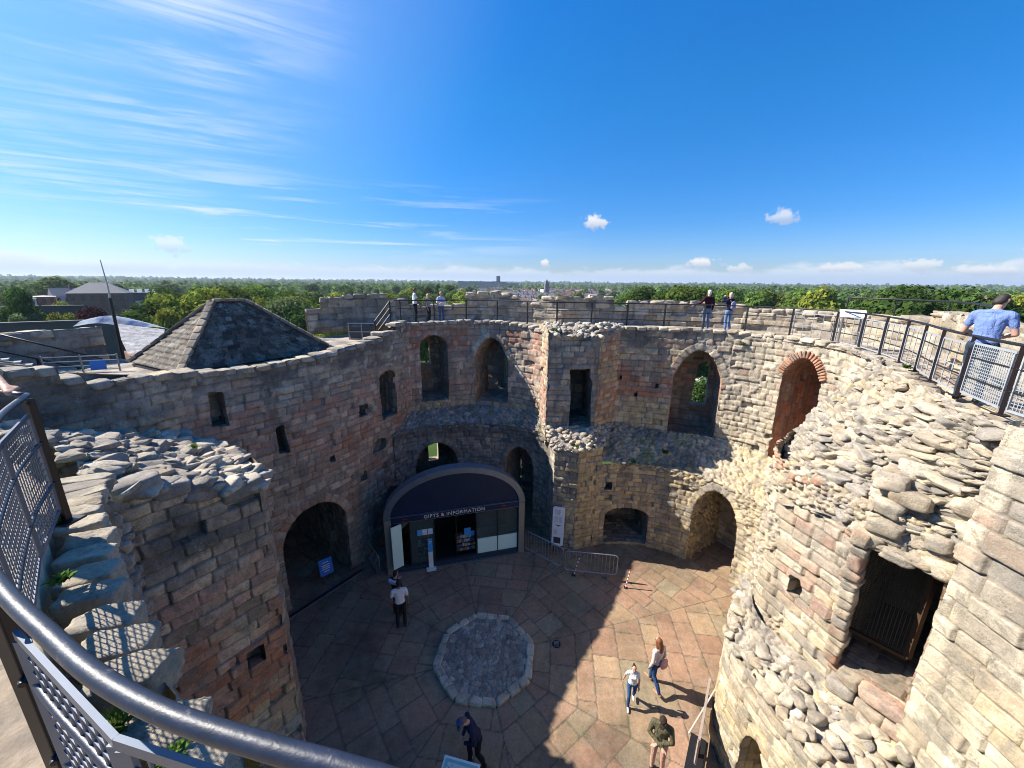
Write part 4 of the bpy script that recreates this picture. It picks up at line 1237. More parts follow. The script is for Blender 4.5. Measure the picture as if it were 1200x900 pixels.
# ------------------------------------------------------------------ hard-surface helpers
class MB:
    """collects boxes, bars and tubes and links them as one mesh"""
    def __init__(self):
        self.v, self.f, self.m = [], [], []

    def add(self, V, F, mi=0):
        b = len(self.v)
        self.v += [tuple(p) for p in V]
        self.f += [tuple(i + b for i in f) for f in F]
        self.m += [mi] * len(F)
        return self

    def box(self, c, s, rot=None, mi=0):
        """centre, full sizes, 3x3 rotation"""
        c = np.asarray(c, float); h = np.asarray(s, float) / 2
        V = np.array([(x, y, z) for x in (-1, 1) for y in (-1, 1) for z in (-1, 1)], float) * h
        if rot is not None: V = V @ np.asarray(rot).T
        V = V + c
        return self.add(V, [(0, 1, 3, 2), (4, 6, 7, 5), (0, 4, 5, 1), (2, 3, 7, 6), (0, 2, 6, 4), (1, 5, 7, 3)], mi)

    def bar(self, a, b, w, h=None, mi=0):
        """a bar of w x h section from a to b"""
        a = np.asarray(a, float); b = np.asarray(b, float); h = h or w
        d = b - a; L = np.linalg.norm(d); d /= L
        s = np.cross(d, (0, 0, 1.0)); s = s / np.linalg.norm(s) if np.linalg.norm(s) > 1e-4 else np.array([1.0, 0, 0])
        u = np.cross(s, d)
        return self.box((a + b) / 2, (w, L, h), np.column_stack([s, d, u]), mi)

    def tube(self, path, r, seg=8, mi=0, caps=True):
        p = np.asarray(path, float); n = len(p)
        t = np.gradient(p, axis=0); t /= np.linalg.norm(t, axis=1, keepdims=True)
        ref = np.array([0, 0, 1.0]) if abs(t[0][2]) < .9 else np.array([1.0, 0, 0])
        V = []
        rr = np.broadcast_to(np.asarray(r, float), (n,))
        for i in range(n):
            s = np.cross(t[i], ref); s /= np.linalg.norm(s); u = np.cross(s, t[i]); ref = u
            for k in range(seg):
                a = 2 * math.pi * k / seg
                V.append(p[i] + rr[i] * (math.cos(a) * s + math.sin(a) * u))
        F = [(i * seg + k, i * seg + (k + 1) % seg, (i + 1) * seg + (k + 1) % seg, (i + 1) * seg + k) for i in range(n - 1) for k in range(seg)]
        if caps: F += [tuple(range(seg))[::-1], tuple((n - 1) * seg + k for k in range(seg))]
        return self.add(V, F, mi)

    def prism(self, poly, z0, z1, mi=0):
        n = len(poly)
        V = [(x, y, z0) for x, y in poly] + [(x, y, z1) for x, y in poly]
        F = [tuple(range(n))[::-1], tuple(range(n, 2 * n))] + [(k, (k + 1) % n, n + (k + 1) % n, n + k) for k in range(n)]
        return self.add(V, F, mi)

    def build(self, name, mats, parent=None, local=False, smooth=False, bevel=0.0):
        me = bpy.data.meshes.new(name)
        me.from_pydata([tuple(map(float, v)) for v in self.v], [], self.f)
        bm = bmesh.new(); bm.from_mesh(me)
        bmesh.ops.recalc_face_normals(bm, faces=bm.faces)
        bm.to_mesh(me); bm.free()
        for i, p in enumerate(me.polygons):
            p.use_smooth = smooth
        me.polygons.foreach_set('material_index', self.m)
        o = link(name, me, None, parent, local)
        for m in (mats if isinstance(mats, (list, tuple)) else [mats]): me.materials.append(m)
        if bevel:
            b = o.modifiers.new('bevel', 'BEVEL'); b.width = bevel; b.segments = 2; b.limit_method = 'ANGLE'
        return o


def curve3(pts, n):
    p = np.asarray(pts, float)
    return crom(p, np.linspace(0, len(p) - 1, n))


M_RAIL = mat_plain('rail_paint', (.012, .017, .034), .38, .0, .5, .6, 15, .14)
M_POST = mat_plain('post_paint', (.014, .008, .009), .45, 0, .4, .25, 20)
M_GALV = mat_plain('galvanised', (.34, .36, .38), .38, .75, .5, .2, 14)
M_GREYP = mat_plain('grey_paint', (.30, .32, .34), .5, 0, .4, .12, 10)
M_BLACK = mat_plain('black_paint', (.012, .012, .014), .5, 0, .4, .2)
M_NAVY = mat_plain('navy_metal', (.018, .028, .06), .35, .2, .5, .2, 4)
M_WOODD = mat_plain('old_timber', (.07, .04, .022), .8, 0, .2, .3, 12)

nt_ = NT(M_RAIL.node_tree); b_ = nt_.n['Principled BSDF']
g_ = nt_.node('ShaderNodeTexCoord').outputs['Object']
sc_ = nt_.math('MULTIPLY', nt_.step(nt_.noise(g_, 9.0, 6.0, .7, .6), .60, .66), nt_.step(nt_.noise(g_, 70.0, 4.0, .7), .42, .55))
old_ = b_.inputs['Base Color'].links[0].from_socket
nt_.l.new(nt_.mix(nt_.math('MULTIPLY', sc_, .55), old_, (.22, .20, .19, 1)), b_.inputs['Base Color'])
nt_.l.new(nt_.math('ADD', .30, nt_.math('MULTIPLY', nt_.noise(g_, 26.0, 5.0, .7), .28)), b_.inputs['Roughness'])
# ------------------------------------------------------------------ railings
def mesh_panel(a, b, z0, z1, parent, mat, pitch=.05, wire=.0045, frame=.03, name='mesh_panel', rows=None):
    """a framed wire panel standing on the line a-b"""
    a = np.array([a[0], a[1], 0.0]); b = np.array([b[0], b[1], 0.0])
    d = b - a; L = np.linalg.norm(d); d /= L
    up = np.array([0, 0, 1.0])
    fr = MB()
    fr.bar(a + up * (z0 + frame / 2), b + up * (z0 + frame / 2), .012, frame); fr.bar(a + up * (z1 - frame / 2), b + up * (z1 - frame / 2), .012, frame)
    fr.bar(a + up * (z0 + frame) + d * frame / 2, a + up * (z1 - frame) + d * frame / 2, frame, .012); fr.bar(b + up * (z0 + frame) - d * frame / 2, b + up * (z1 - frame) - d * frame / 2, frame, .012)
    o = fr.build(name, mat, parent)
    w = MB()
    n = int((L - 2 * frame) / pitch)
    for k in range(1, n + 1):
        q = a + d * (frame + (L - 2 * frame) * k / (n + 1))
        w.bar(q + up * (z0 + frame), q + up * (z1 - frame), wire)
    m_ = rows or int((z1 - z0 - 2 * frame) / pitch)
    for k in range(1, m_ + 1):
        z = z0 + frame + (z1 - z0 - 2 * frame) * k / (m_ + 1)
        w.bar(a + d * frame + up * z, b - d * frame + up * z, wire)
    w.build('wire_grid', mat, o)
    return o


NR = empty('near_railing', (-1.0, .68, 9.0), 0, 'dark blue curved handrail with maroon posts and wire panels close to the viewer', 'railing')
npth = [(-4.6, 2.75), (-3.9, 2.62), (-3.22, 2.45), (-2.83, 2.0), (-2.2, 1.42), (-1.6, .99), (-1.27, .8), (-1.0, .67), (-.8, .58), (-.61, .515), (-.42, .47), (-.27, .44), (-.18, .42), (-.05, .385), (.3, .28), (1.0, .0), (1.8, -.6)]
main = curve3([(x, y, 9.95) for x, y in npth[2:]], 130)
MB().tube(main, .0185, 20).build('handrail', M_RAIL, NR, smooth=True)
MB().tube(curve3([(x, y, 9.95) for x, y in npth[:3]], 12), .0185, 16).build('handrail', M_RAIL, NR, smooth=True)
for zz in (9.62, 9.32):
    MB().tube(main - np.array([0, 0, 9.95 - zz]), .011, 10).build('mid_rail', M_RAIL, NR, smooth=True)
NPOST = [(-3.22, 2.45), (-1.37, .845), (.75, .14)]
for x, y in NPOST:
    m = MB().box((x, y, 9.45), (.042, .042, .95)).box((x, y, 9.0), (.14, .14, .016))
    for zz in (9.9, 9.62, 9.32): m.tube([(x - .03, y + .03, zz), (x + .035, y - .035, zz)], .011, 8)
    m.build('post', M_POST, NR, bevel=.004)
ph = [(-3.19, 2.40), (-2.77, 1.93), (-2.2, 1.41), (-1.62, .99), (-1.42, .885)]
M_DMESH = mat_plain('dark_mesh_paint', (.09, .11, .15), .45, .3, .5, .2, 14)
for a, b in zip(ph[:-2], ph[1:-1]): mesh_panel(a, b, 9.10, 9.84, NR, M_DMESH, .047)
mesh_panel(ph[-2], ph[-1], 9.06, 9.84, NR, M_DMESH, .06)
ph = [(-1.31, .82), (-.80, .575), (-.15, .435), (.38, .31)]
for a, b in zip(ph[:-1], ph[1:]): mesh_panel(a, b, 9.06, 9.80, NR, M_DMESH, .05, .005)

WR = empty('wall_walk_railing', (9.9, 11.0, 8.92), 0, 'long black bar railing along the inner edge of the far and right wall walk', 'railing')
wp = [(6.75, 3.9), (6.86, 4.6), (6.95, 5.1), (7.5, 6.25), (8.05, 7.2), (8.7, 8.15), (9.28, 9.1), (9.78, 10.2), (10.2, 11.6), (10.15, 12.9), (9.55, 14.0), (8.6, 14.9), (6.75, 15.62), (4.7, 16.1), (3.3, 16.35), (1.7, 16.35), (.95, 16.9), (-.2, 17.45), (-1.75, 17.85), (-3.3, 17.4), (-4.55, 16.85), (-5.1, 16.7)]
wline = curve3([(x, y, 0) for x, y in wp], 400)
ws = np.concatenate([[0], np.cumsum(np.linalg.norm(np.diff(wline, axis=0), axis=1))])


def wat(s_, z):
    return np.array([np.interp(s_, ws, wline[:, 0]), np.interp(s_, ws, wline[:, 1]), z])


for zz, r_, nm in ((9.93, .024, 'top_rail'), (9.6, .014, 'mid_rail'), (9.28, .014, 'mid_rail')):
    MB().tube([wat(s_, zz) for s_ in np.linspace(0, ws[-1], 260)], r_, 8).build(nm, M_BLACK, WR, smooth=True)
s_ = .28
posts = []
while s_ < ws[-1]:
    posts.append(s_)
    p = wat(s_, 9.42)
    MB().box(p, (.05, .05, 1.0), rotz(.6)).box((p[0], p[1], 8.93), (.14, .14, .02)).build('post', M_POST if s_ < 12 else M_BLACK, WR)
    s_ += 1.12 if s_ < 9 else 1.45
for a, b in list(zip(posts[:-1], posts[1:]))[:9]:
    pa, pb = wat(a + .07, 0), wat(b - .07, 0)
    k = posts.index(a)
    if k in (0, 1):
        mesh_panel(pa, pb, 9.0, 9.84, WR, M_GREYP, .05, .008, .035)
    else:
        mesh_panel(pa, pb, 8.98, 9.80, WR, M_GREYP, .34, .012, .028, rows=1)

# steel bar fixed along the outside of the parapet, right
pb_ = empty('parapet_rail', (11.9, 11.0, 10.2), 0, 'single dark pipe rail running along the top of the right hand parapet', 'railing')
pl = [(12.4, 14.6), (12.85, 13.2), (12.75, 11.5), (11.95, 10.1), (10.9, 8.9)]
MB().tube(curve3([(x, y, 10.28) for x, y in pl], 40), .028, 8).build('pipe', M_BLACK, pb_, smooth=True)
for x, y in pl: MB().tube([(x, y, 9.3), (x, y, 10.27)], .02, 6).build('bracket', M_BLACK, pb_)

# ------------------------------------------------------------------ forebuilding with slate roof, beyond the left wall
FB = empty('forebuilding', (-8.9, 12.3, 0), 0, 'square stone forebuilding with a hipped dark slate roof behind the left wall', 'building')
A_, B_, C_ = np.array([-8.69, 9.79, 8.33]), np.array([-6.30, 13.62, 8.33]), np.array([-11.35, 11.2, 8.33])
D_ = B_ + C_ - A_
R1, R2 = np.array([-9.12, 11.95, 10.08]), np.array([-8.62, 12.68, 10.08])


def slates(u, v):
    row = .17
    k = np.floor(v / row); fv = v / row - k
    du = u + (k % 2) * .12 + .05 * np.sin(k * 12.9)
    j = np.floor(du / .22); fu = du / .22 - j
    idv = (k * 977 + j).astype(np.int64)
    r = np.stack([hid(idv, q) for q in range(5)], -1)
    e = np.minimum(np.minimum(fu, 1 - fu) * .22, fv * row)
    h = .035 * (1 - fv) + (r[..., 0] - .5) * .02 - .02 * (1 - sst(0, .012, e))
    return dict(h=h, r=r, e=e / .03)


def col_slate(P, pd):
    r = pd['r']; n = fbm(P * 2, 4, 5, .6)
    c = lerp(np.array([.055, .044, .036]), np.array([.12, .095, .07]), r[..., 1])
    c = lerp(c, np.array([.30, .27, .22]), (r[..., 2] > .95) * .8)
    c = lerp(c, np.array([.065, .062, .038]), sst(.6, .8, n))
    c = c * (.7 + .6 * r[..., 3])[..., None]
    return lerp(c, np.array([.02, .017, .015]), (1 - sst(.1, .5, pd['e'])) * .8)


M_SLATE = mat_stone('slate', .35, 22.0, .8)
tw = (-14, 3, 30)
for nm, (l0, l1, t0, t1) in dict(roof_front=(A_, B_, R1, R2), roof_side=(C_, A_, R1, R1 + .02), roof_end=(B_, D_, R2, R2 + .02), roof_rear=(D_, C_, R2, R1)).items():
    Sheet([[l0, (l0 + l1) / 2, l1], [t0, (t0 + t1) / 2, t1]], .03, tw if nm != 'roof_front' else (0, 6, 30), su=False).build('roof_slope', slates, col_slate, M_SLATE, FB)
for a, b in ((A_, R1), (C_, R1), (R1, R2), (B_, R2), (D_, R2)):
    n = int(np.linalg.norm(b - a) / .26)
    pos = [a + (b - a) * (k + .5) / n + [0, 0, .03] for k in range(n)]
    d = (b - a) / np.linalg.norm(b - a)
    sd = np.cross(d, [0, 0, 1]); sd /= np.linalg.norm(sd)
    stones_obj('ridge_stones', pos, [(.14, .10, .045)] * n, [np.column_stack([d, -sd, np.cross(sd, d)])] * n, M_STONE, FB, dict(grey=.6, moss=.2, brown=.6, dark=.3), 9.0, .1, n, False, .05, 4)
MB().prism([tuple(p[:2] * .985 + np.array([-8.9, 12.3]) * .015) for p in (A_, B_, D_, C_)], 5.0, 8.28).build('wall', mat_plain('forebuilding_stone', (.3, .27, .22), .9, 0, .2, .3, 3, .4), FB)

# landing behind the left wall, and the outer parapet there
LD = Sheet([[(-9.75, 2, 8.6), (-9.95, 6.8, 8.5), (-9.0, 9.3, 8.25), (-6.6, 12.9, 8.25), (-5.4, 14.8, 8.3), (-4.9, 16.3, 8.4)], [(-13.4, 2, 8.5), (-13.4, 6.8, 8.4), (-13.2, 11.5, 8.2), (-10.5, 15.5, 8.2), (-8.8, 16.7, 8.3), (-6.4, 18.6, 8.4)]], .08, (0, 8, 30))
tag(LD.build('rampart_landing', lambda u, v: ashlar(u, v, 141, (.35, .5), (.5, .9), .02, .008, .006, .012), lambda P, pd: stone_col(P, pd, grey=.7, dark=.4, brown=.3), M_FLOOR, None), kind='structure')
lp = Sheet(rows2([(-12.6, 2.0), (-13.4, 6.5), (-13.5, 9.5), (-13.1, 12.3)], 7.6, 9.6), .05, (0, 9, 8), vz=True)
tpl, tstl = stepped([(0, 9.45), (5, 9.45), (8, 9.32), (10.5, 9.25)], 51, (.5, .9), .03)
LPO = lp.build('outer_parapet', lambda u, v: ashlar(u, v, 151, (.26, .36), (.4, .9), .04, .04, .03, .03, .03, .03), lambda P, pd: stone_col(P, pd, grey=.75, dark=.3, brown=.2, seed=22), M_STONE, KEEP, [hole(cutabove(tpl))])
coping('parapet_top', lp, tstl, .6, .2, M_STONE, LPO, dict(grey=.8, dark=.25, pale=.3), 52, sink=.2)
Sheet(rows2([(-13.1, 12.3), (-13.9, 12.9)], 6.0, 9.2), .05, (-8, 14, 8), vz=True).build('parapet_end', lambda u, v: ashlar(u, v, 153, (.26, .36), (.4, .8)), lambda P, pd: stone_col(P, pd, grey=.75, dark=.3), M_STONE, LPO)

ST = empty('stair_railing', (-12.6, 10.2, 8.2), 0, 'dark steel stair railing going down beside the shaded parapet on the far left', 'railing')
for k, (a, b) in enumerate((((-13.6, 9.0, 9.35), (-12.05, 10.6, 8.25)), ((-13.6, 9.0, 9.05), (-12.05, 10.6, 7.98)), ((-13.2, 9.9, 9.3), (-11.9, 11.0, 8.45)))):
    MB().tube([a, b], .022, 8).build('handrail', M_BLACK, ST, smooth=True)
for t in (.05, .35, .65, .95):
    p = np.array([-13.6, 9.0, 9.35]) * (1 - t) + np.array([-12.05, 10.6, 8.25]) * t
    MB().box((p[0], p[1], p[2] - .5), (.045, .045, 1.0)).build('post', M_BLACK, ST)
m = MB()
for k in range(9):
    t = k / 8
    m.box((-13.0 + .9 * t, 8.8 + 1.0 * t, 8.95 - .75 * t), (.9, .26, .04), rotz(.8))
m.build('treads', M_GALV, ST)
GF = empty('galvanised_gate', (-11.6, 10.3, 8.2), 0, 'low galvanised barred gate with a blue notice behind the left wall', 'gate')
m = MB()
for z in (8.15, 8.3, 8.42, 8.55, 8.68): m.bar((-12.4, 9.95, z), (-10.95, 10.5, z), .02)
for t in (0, .5, 1): m.bar((-12.4 + 1.45 * t, 9.95 + .55 * t, 8.1), (-12.4 + 1.45 * t, 9.95 + .55 * t, 8.72), .03)
m.build('bars', M_GALV, GF)
M_BLUE = mat_plain('sign_blue', (.02, .16, .5), .5, 0, .4, .05)
M_WHITE = mat_plain('white_paint', (.75, .75, .73), .5, 0, .4, .05)
MB().box((-11.35, 10.33, 8.42), (.34, .02, .26), rotz(.36)).build('notice', M_BLUE, GF)

G2 = empty('stair_gate', (-6.3, 16.3, 7.9), 0, 'grey barred gate and sloping handrails at the foot of the far stair', 'gate')
m = MB()
for z in (8.35, 8.65, 9.0): m.bar((-6.9, 16.25, z), (-5.8, 16.3, z), .035)
for x in (-6.9, -6.35, -5.8): m.bar((x, 16.28, 8.2), (x, 16.28, 9.03), .035)
m.build('frame', M_GALV, G2)
MB().box((-6.62, 16.3, 8.55), (.5, .012, .62)).box((-6.08, 16.3, 8.55), (.5, .012, .62)).build('panel', mat_plain('dark_mesh', (.05, .055, .06), .6), G2)
for dz in (0, -.27, -.54): MB().tube([(-5.75, 16.2, 9.1 + dz), (-5.2, 16.6, 9.9 + dz)], .025, 8).build('handrail', M_BLACK, G2)
for p in ((-5.75, 16.2, 9.1), (-5.2, 16.6, 9.9)): MB().box((p[0], p[1], p[2] - .45), (.05, .05, .95)).build('post', M_BLACK, G2)

FM = empty('flag_mast', (-13.3, 13.0, 8.2), 0, 'thin leaning mast with a dark lower half rising behind the left parapet', 'mast')
MB().tube([(-13.36, 13, 7.6), (-13.29, 13, 10.1)], [.055, .04], 8).build('lower_mast', M_BLACK, FM)
MB().tube([(-13.29, 13, 10.1), (-13.27, 13, 10.5), (-13.3, 13, 11.3)], [.03, .022, .012], 6).build('whip', mat_plain('pale_pole', (.4, .38, .34), .5), FM)

# ------------------------------------------------------------------ the kiosk
KD = np.array([.966, .2585]); KN = np.array([.2585, -.966])          # along the front, out of the front
K0 = np.array([-4.63, 12.32])


def kp(a, z, out=0.0):
    """point on the kiosk front: a metres along, z up, out metres in front"""
    p = K0 + KD * a + KN * out
    return np.array([p[0], p[1], z])


KROT = np.column_stack([[KD[0], KD[1], 0], [-KN[0], -KN[1], 0], [0, 0, 1.0]])
KI = empty('gift_kiosk', (-2.1, 13.6, 0), 0, 'dark blue glass kiosk with an arched metal gable and a gifts and information sign', 'kiosk')
M_TANP = mat_plain('stone_coloured_metal', (.24, .215, .18), .5, .1, .4, .1, 6)
M_ZINC = mat_plain('zinc_edge', (.17, .21, .27), .38, .6, .5, .2, 5)
M_MINT = mat_plain('frosted_glass', (.62, .82, .74), .35, 0, .5, .06, 3)
M_TYMP = mat_plain('navy_cladding', (.010, .022, .058), .5, .1, .3, .5, 2.2)
M_DARK = mat_plain('dark_interior', (.012, .012, .013), .8)
M_BASE = mat_plain('kiosk_base', (.02, .035, .05), .5, 0, .4, .3, 10)


def el(ax, az, n=40, z0=2.3, c=2.665):
    t = np.linspace(math.pi, 0, n)
    return [(c + ax * math.cos(a), z0 + az * math.sin(a)) for a in t]


def loft_front(polyA, outA, polyB, outB):
    m = MB(); n = len(polyA)
    V = [kp(a, z, outA) for a, z in polyA] + [kp(a, z, outB) for a, z in polyB]
    return m.add(V, [(i, i + 1, n + i + 1, n + i) for i in range(n - 1)])


# metal gable band: front ring, outer skin running back as a barrel roof
o_, i_ = el(2.68, 1.80), el(2.44, 1.57)
m = MB(); n = len(o_)
m.add([kp(a, z, .10) for a, z in o_] + [kp(a, z, .10) for a, z in i_], [(i, i + 1, n + i + 1, n + i) for i in range(n - 1)])
m.add([kp(a, z, .10) for a, z in o_] + [kp(a, z, -.30) for a, z in o_], [(i, i + 1, n + i + 1, n + i) for i in range(n - 1)])
m.add([kp(a, z, .10) for a, z in i_] + [kp(a, z, -.30) for a, z in i_], [(i, i + 1, n + i + 1, n + i) for i in range(n - 1)])
m.build('gable_band', M_ZINC, KI)
ty = [(a, z) for a, z in i_]
V = [kp(a, z, .0) for a, z in ty]
MB().add(V, [tuple(range(len(V)))]).build('gable_panel', M_TYMP, KI)
V = [kp(a, z, -.3) for a, z in el(2.6, 1.72)]
MB().add(V, [tuple(range(len(V)))]).build('gable_rear', M_TYMP, KI)
for a in (.12, 5.21):
    MB().box(kp(a, 1.15, .0), (.235, .26, 2.3), KROT).build('pillar', M_TANP, KI, bevel=.01)
MB().box(kp(2.665, 2.25, .03), (4.85, .09, .22), KROT).build('fascia', M_TYMP, KI)
for z in (2.135, 2.375): MB().box(kp(2.665, z, .05), (4.85, .08, .018), KROT).build('fascia_trim', M_ZINC, KI)
M_REDL = mat_plain('red_mark', (.35, .02, .02), .5)
for a in (.75, 4.5): MB().box(kp(a, 2.26, .082), (.15, .012, .05), KROT).build('red_mark', M_REDL, KI)


def lettering(txt, size, loc, rotm, mat, parent, name='lettering', ext=.006, align='CENTER'):
    cu = bpy.data.curves.new(name, 'FONT'); cu.body = txt; cu.size = size; cu.extrude = ext; cu.align_x = align; cu.align_y = 'CENTER'; cu.space_character = 1.12
    tmp = bpy.data.objects.new(name, cu); COL.objects.link(tmp)
    me = bpy.data.meshes.new_from_object(tmp.evaluated_get(bpy.context.evaluated_depsgraph_get()))
    bpy.data.objects.remove(tmp); bpy.data.curves.remove(cu)
    M = Matrix([[*rotm[0], loc[0]], [*rotm[1], loc[1]], [*rotm[2], loc[2]], [0, 0, 0, 1]])
    me.transform(M); me.materials.clear()
    return link(name, me, mat, parent)


TROT = np.column_stack([[KD[0], KD[1], 0], [0, 0, 1.0], [KN[0], KN[1], 0]])
M_CREAM = mat_plain('cream_letters', (.78, .74, .66), .5, 0, .4, .03)
lettering('GIFTS & INFORMATION', .20, kp(2.58, 2.25, .085), TROT, M_CREAM, KI)
# base, floor, inside
MB().box(kp(2.665, .11, .02), (4.86, .14, .22), KROT).build('base', M_BASE, KI)
MB().box(kp(2.665, .015, .12), (4.9, .1, .03), KROT).build('threshold', M_GALV, KI)
m = MB()
m.box(kp(2.665, 1.2, -2.25), (5.0, .05, 2.4), KROT); m.box(kp(.18, 1.2, -1.2), (.05, 2.1, 2.4), KROT); m.box(kp(5.15, 1.2, -1.2), (.05, 2.1, 2.4), KROT); m.box(kp(2.665, .02, -1.2), (5.0, 2.1, .03), KROT); m.box(kp(2.665, 2.4, -1.2), (5.0, 2.1, .03), KROT)
m.build('interior', M_DARK, KI)
# glazing
def glass():
    g = bpy.data.materials.new('glass'); g.use_nodes = True
    b = g.node_tree.nodes['Principled BSDF']
    b.inputs['Base Color'].default_value = (.5, .65, .65, 1); b.inputs['Roughness'].default_value = .04
    b.inputs['Transmission Weight'].default_value = .92; b.inputs['IOR'].default_value = 1.45
    return g


M_GLASS = glass()
for (a0, a1) in ((.9, 1.78), (3.42, 4.23), (4.27, 5.06)):
    MB().box(kp((a0 + a1) / 2, 1.18, -.02), (a1 - a0, .012, 1.88), KROT).build('pane', M_GLASS, KI)
for (a0, a1) in ((3.44, 4.235), (4.265, 5.05)):
    MB().box(kp((a0 + a1) / 2, .56, .0), (a1 - a0, .03, .66), KROT).build('counter_panel', M_MINT, KI)
MB().box(kp(4.25, .92, -.35), (1.62, .5, .04), KROT).build('counter_top', mat_plain('counter', (.06, .07, .07), .4), KI)
for a in (.88, 1.79, 2.62, 3.40, 4.25, 5.07):
    MB().box(kp(a, 1.18, 0), (.035, .05, 1.9), KROT).build('mullion', M_BLACK, KI)
# open door leaf, frosted
dr = MB().box(kp(.42, 1.24, .22), (.40, .02, 1.78), rotz(math.atan2(KD[1], KD[0]) + .45)).build('door_leaf', M_MINT, KI)
MB().box(kp(1.5, 2.02, -.5), (1.9, .05, .2), KROT).box(kp(.75, 1.62, -.7), (.14, .05, 1.2), KROT @ np.array([[math.cos(.8), 0, math.sin(.8)], [0, 1, 0], [-math.sin(.8), 0, math.cos(.8)]])).build('inner_beam', mat_plain('beige_beam', (.36, .33, .26), .6), KI)


def stock(a0, a1, z0, z1, out, seed, name='shelf_stock', parent=None):
    rg = np.random.default_rng(seed); mats = [mat_plain('stock', c, .6) for c in ((.3, .1, .08), (.35, .32, .3), (.05, .08, .15), (.4, .36, .2), (.1, .1, .1), (.45, .45, .45))]
    m = MB(); z = z0
    while z < z1:
        a = a0
        while a < a1 - .05:
            w = rg.uniform(.07, .13); h = rg.uniform(.09, .16)
            m.box(kp(a + w / 2, z + h / 2, out), (w * .85, .05, h), KROT, int(rg.integers(6))); a += w
        z += .19
    return m.build(name, mats, parent)


DS = empty('display_stand', kp(1.36, 0.2, -.3), 0, 'tall narrow stand of small goods behind the glass left of the kiosk door', 'display stand')
MB().box(kp(1.36, .8, -.36), (.46, .05, 1.1), KROT).build('back_board', M_DARK, DS)
stock(1.15, 1.57, .35, 1.15, -.3, 3, parent=DS)
for i, (a, c) in enumerate(((1.24, (.1, .38, .72)), (1.43, (.7, .72, .75)), (1.63, (.55, .68, .8)))):
    o = MB().box(kp(a, 1.55, .0), (.18, .012, .24), KROT).build('notice', mat_plain('notice', c, .5), KI)
TT = empty('sign_totem', kp(1.6, 0, .1), 0, 'slim white and blue sign totem on a foot just outside the kiosk door', 'sign')
MB().box(kp(1.6, .66, .14), (.17, .05, 1.3), KROT).box(kp(1.6, .02, .14), (.36, .3, .04), KROT).build('post', M_WHITE, TT)
MB().box(kp(1.6, 1.05, .168), (.17, .008, .55), KROT).build('blue_face', mat_plain('light_blue', (.05, .33, .72), .5), TT)
MB().box(kp(1.6, 1.22, .174), (.10, .004, .025), KROT).box(kp(1.6, 1.16, .174), (.07, .004, .015), KROT).build('text_lines', M_WHITE, TT)
BS = empty('book_stand', kp(3.0, 0.2, -.25), 0, 'black stand of books and a blue notice inside the kiosk right of the door', 'display stand')
MB().box(kp(3.0, .6, -.36), (.78, .05, .9), KROT).build('back_board', M_DARK, BS)
stock(2.66, 3.36, .26, .95, -.3, 5, parent=BS)
MB().box(kp(3.08, 1.12, -.25), (.26, .02, .32), KROT).box(kp(3.28, 1.02, -.24), (.14, .02, .2), KROT).build('blue_notice', mat_plain('light_blue', (.05, .33, .72), .5), BS)

# ------------------------------------------------------------------ barriers
def barrier(a, b, label, first=None):
    a = np.array([*a, 0.0]); b = np.array([*b, 0.0]); d = b - a; L = np.linalg.norm(d); d /= L
    e = empty('crowd_barrier', tuple((a + b) / 2), 0, label, 'barrier', 'steel crowd barriers by the kiosk')
    z0, z1, r_ = .22, 1.05, .12
    pts = []
    for (cx, cz, t0) in ((L - r_, z0 + r_, -90), (L - r_, z1 - r_, 0), (r_, z1 - r_, 90), (r_, z0 + r_, 180)):
        for k in range(6):
            t = R(t0 + 90 * k / 5); pts.append(a + d * (cx + r_ * math.cos(t)) + np.array([0, 0, cz + r_ * math.sin(t)]))
    pts.append(pts[0])
    MB().tube(pts, .02, 8, caps=False).build('frame', M_GALV, e, smooth=True)
    n = int(L / .135)
    for k in range(1, n):
        q = a + d * (L * k / n)
        MB().tube([q + [0, 0, z0], q + [0, 0, z1]], .008, 6).build('bar', M_GALV, e)
    nn = np.array([-d[1], d[0], 0])
    for t in (.18, .82):
        q = a + d * L * t
        MB().tube([q + [0, 0, z0], q + [0, 0, .03]], .015, 6).bar(q - nn * .28 + [0, 0, .015], q + nn * .28 + [0, 0, .015], .045, .012).build('foot', M_GALV, e)
    return e


barrier((.62, 13.55), (2.0, 12.45), 'steel crowd barrier set at a slant from the right corner of the kiosk')
barrier((2.06, 12.35), (3.95, 12.1), 'steel crowd barrier square across the paving in front of the low fireplace')
barrier((-6.1, 13.5), (-4.78, 11.95), 'shaded steel crowd barrier left of the kiosk by the wall')

def striped(p, q, label):
    p, q = np.array(p, float), np.array(q, float)
    e = empty('striped_pole', tuple(p), 0, label, 'pole', 'red and white striped poles')
    n = 11; m = MB()
    for k in range(n): m.tube([p + (q - p) * k / n, p + (q - p) * (k + 1) / n], .022, 8, k % 2)
    m.build('pole', [mat_plain('pole_red', (.45, .03, .05), .5), M_WHITE], e)
    MB().tube([p, p + [0, 0, .03]], .07, 10).build('foot', M_BLACK, e)


striped((4.2, 11.7, 0), (4.32, 11.76, .74), 'red and white striped pole standing alone at the edge of the sunlight')
striped((2.4, 12.3, 0), (2.62, 12.42, .78), 'red and white striped pole leaning behind the slanting crowd barrier bars')

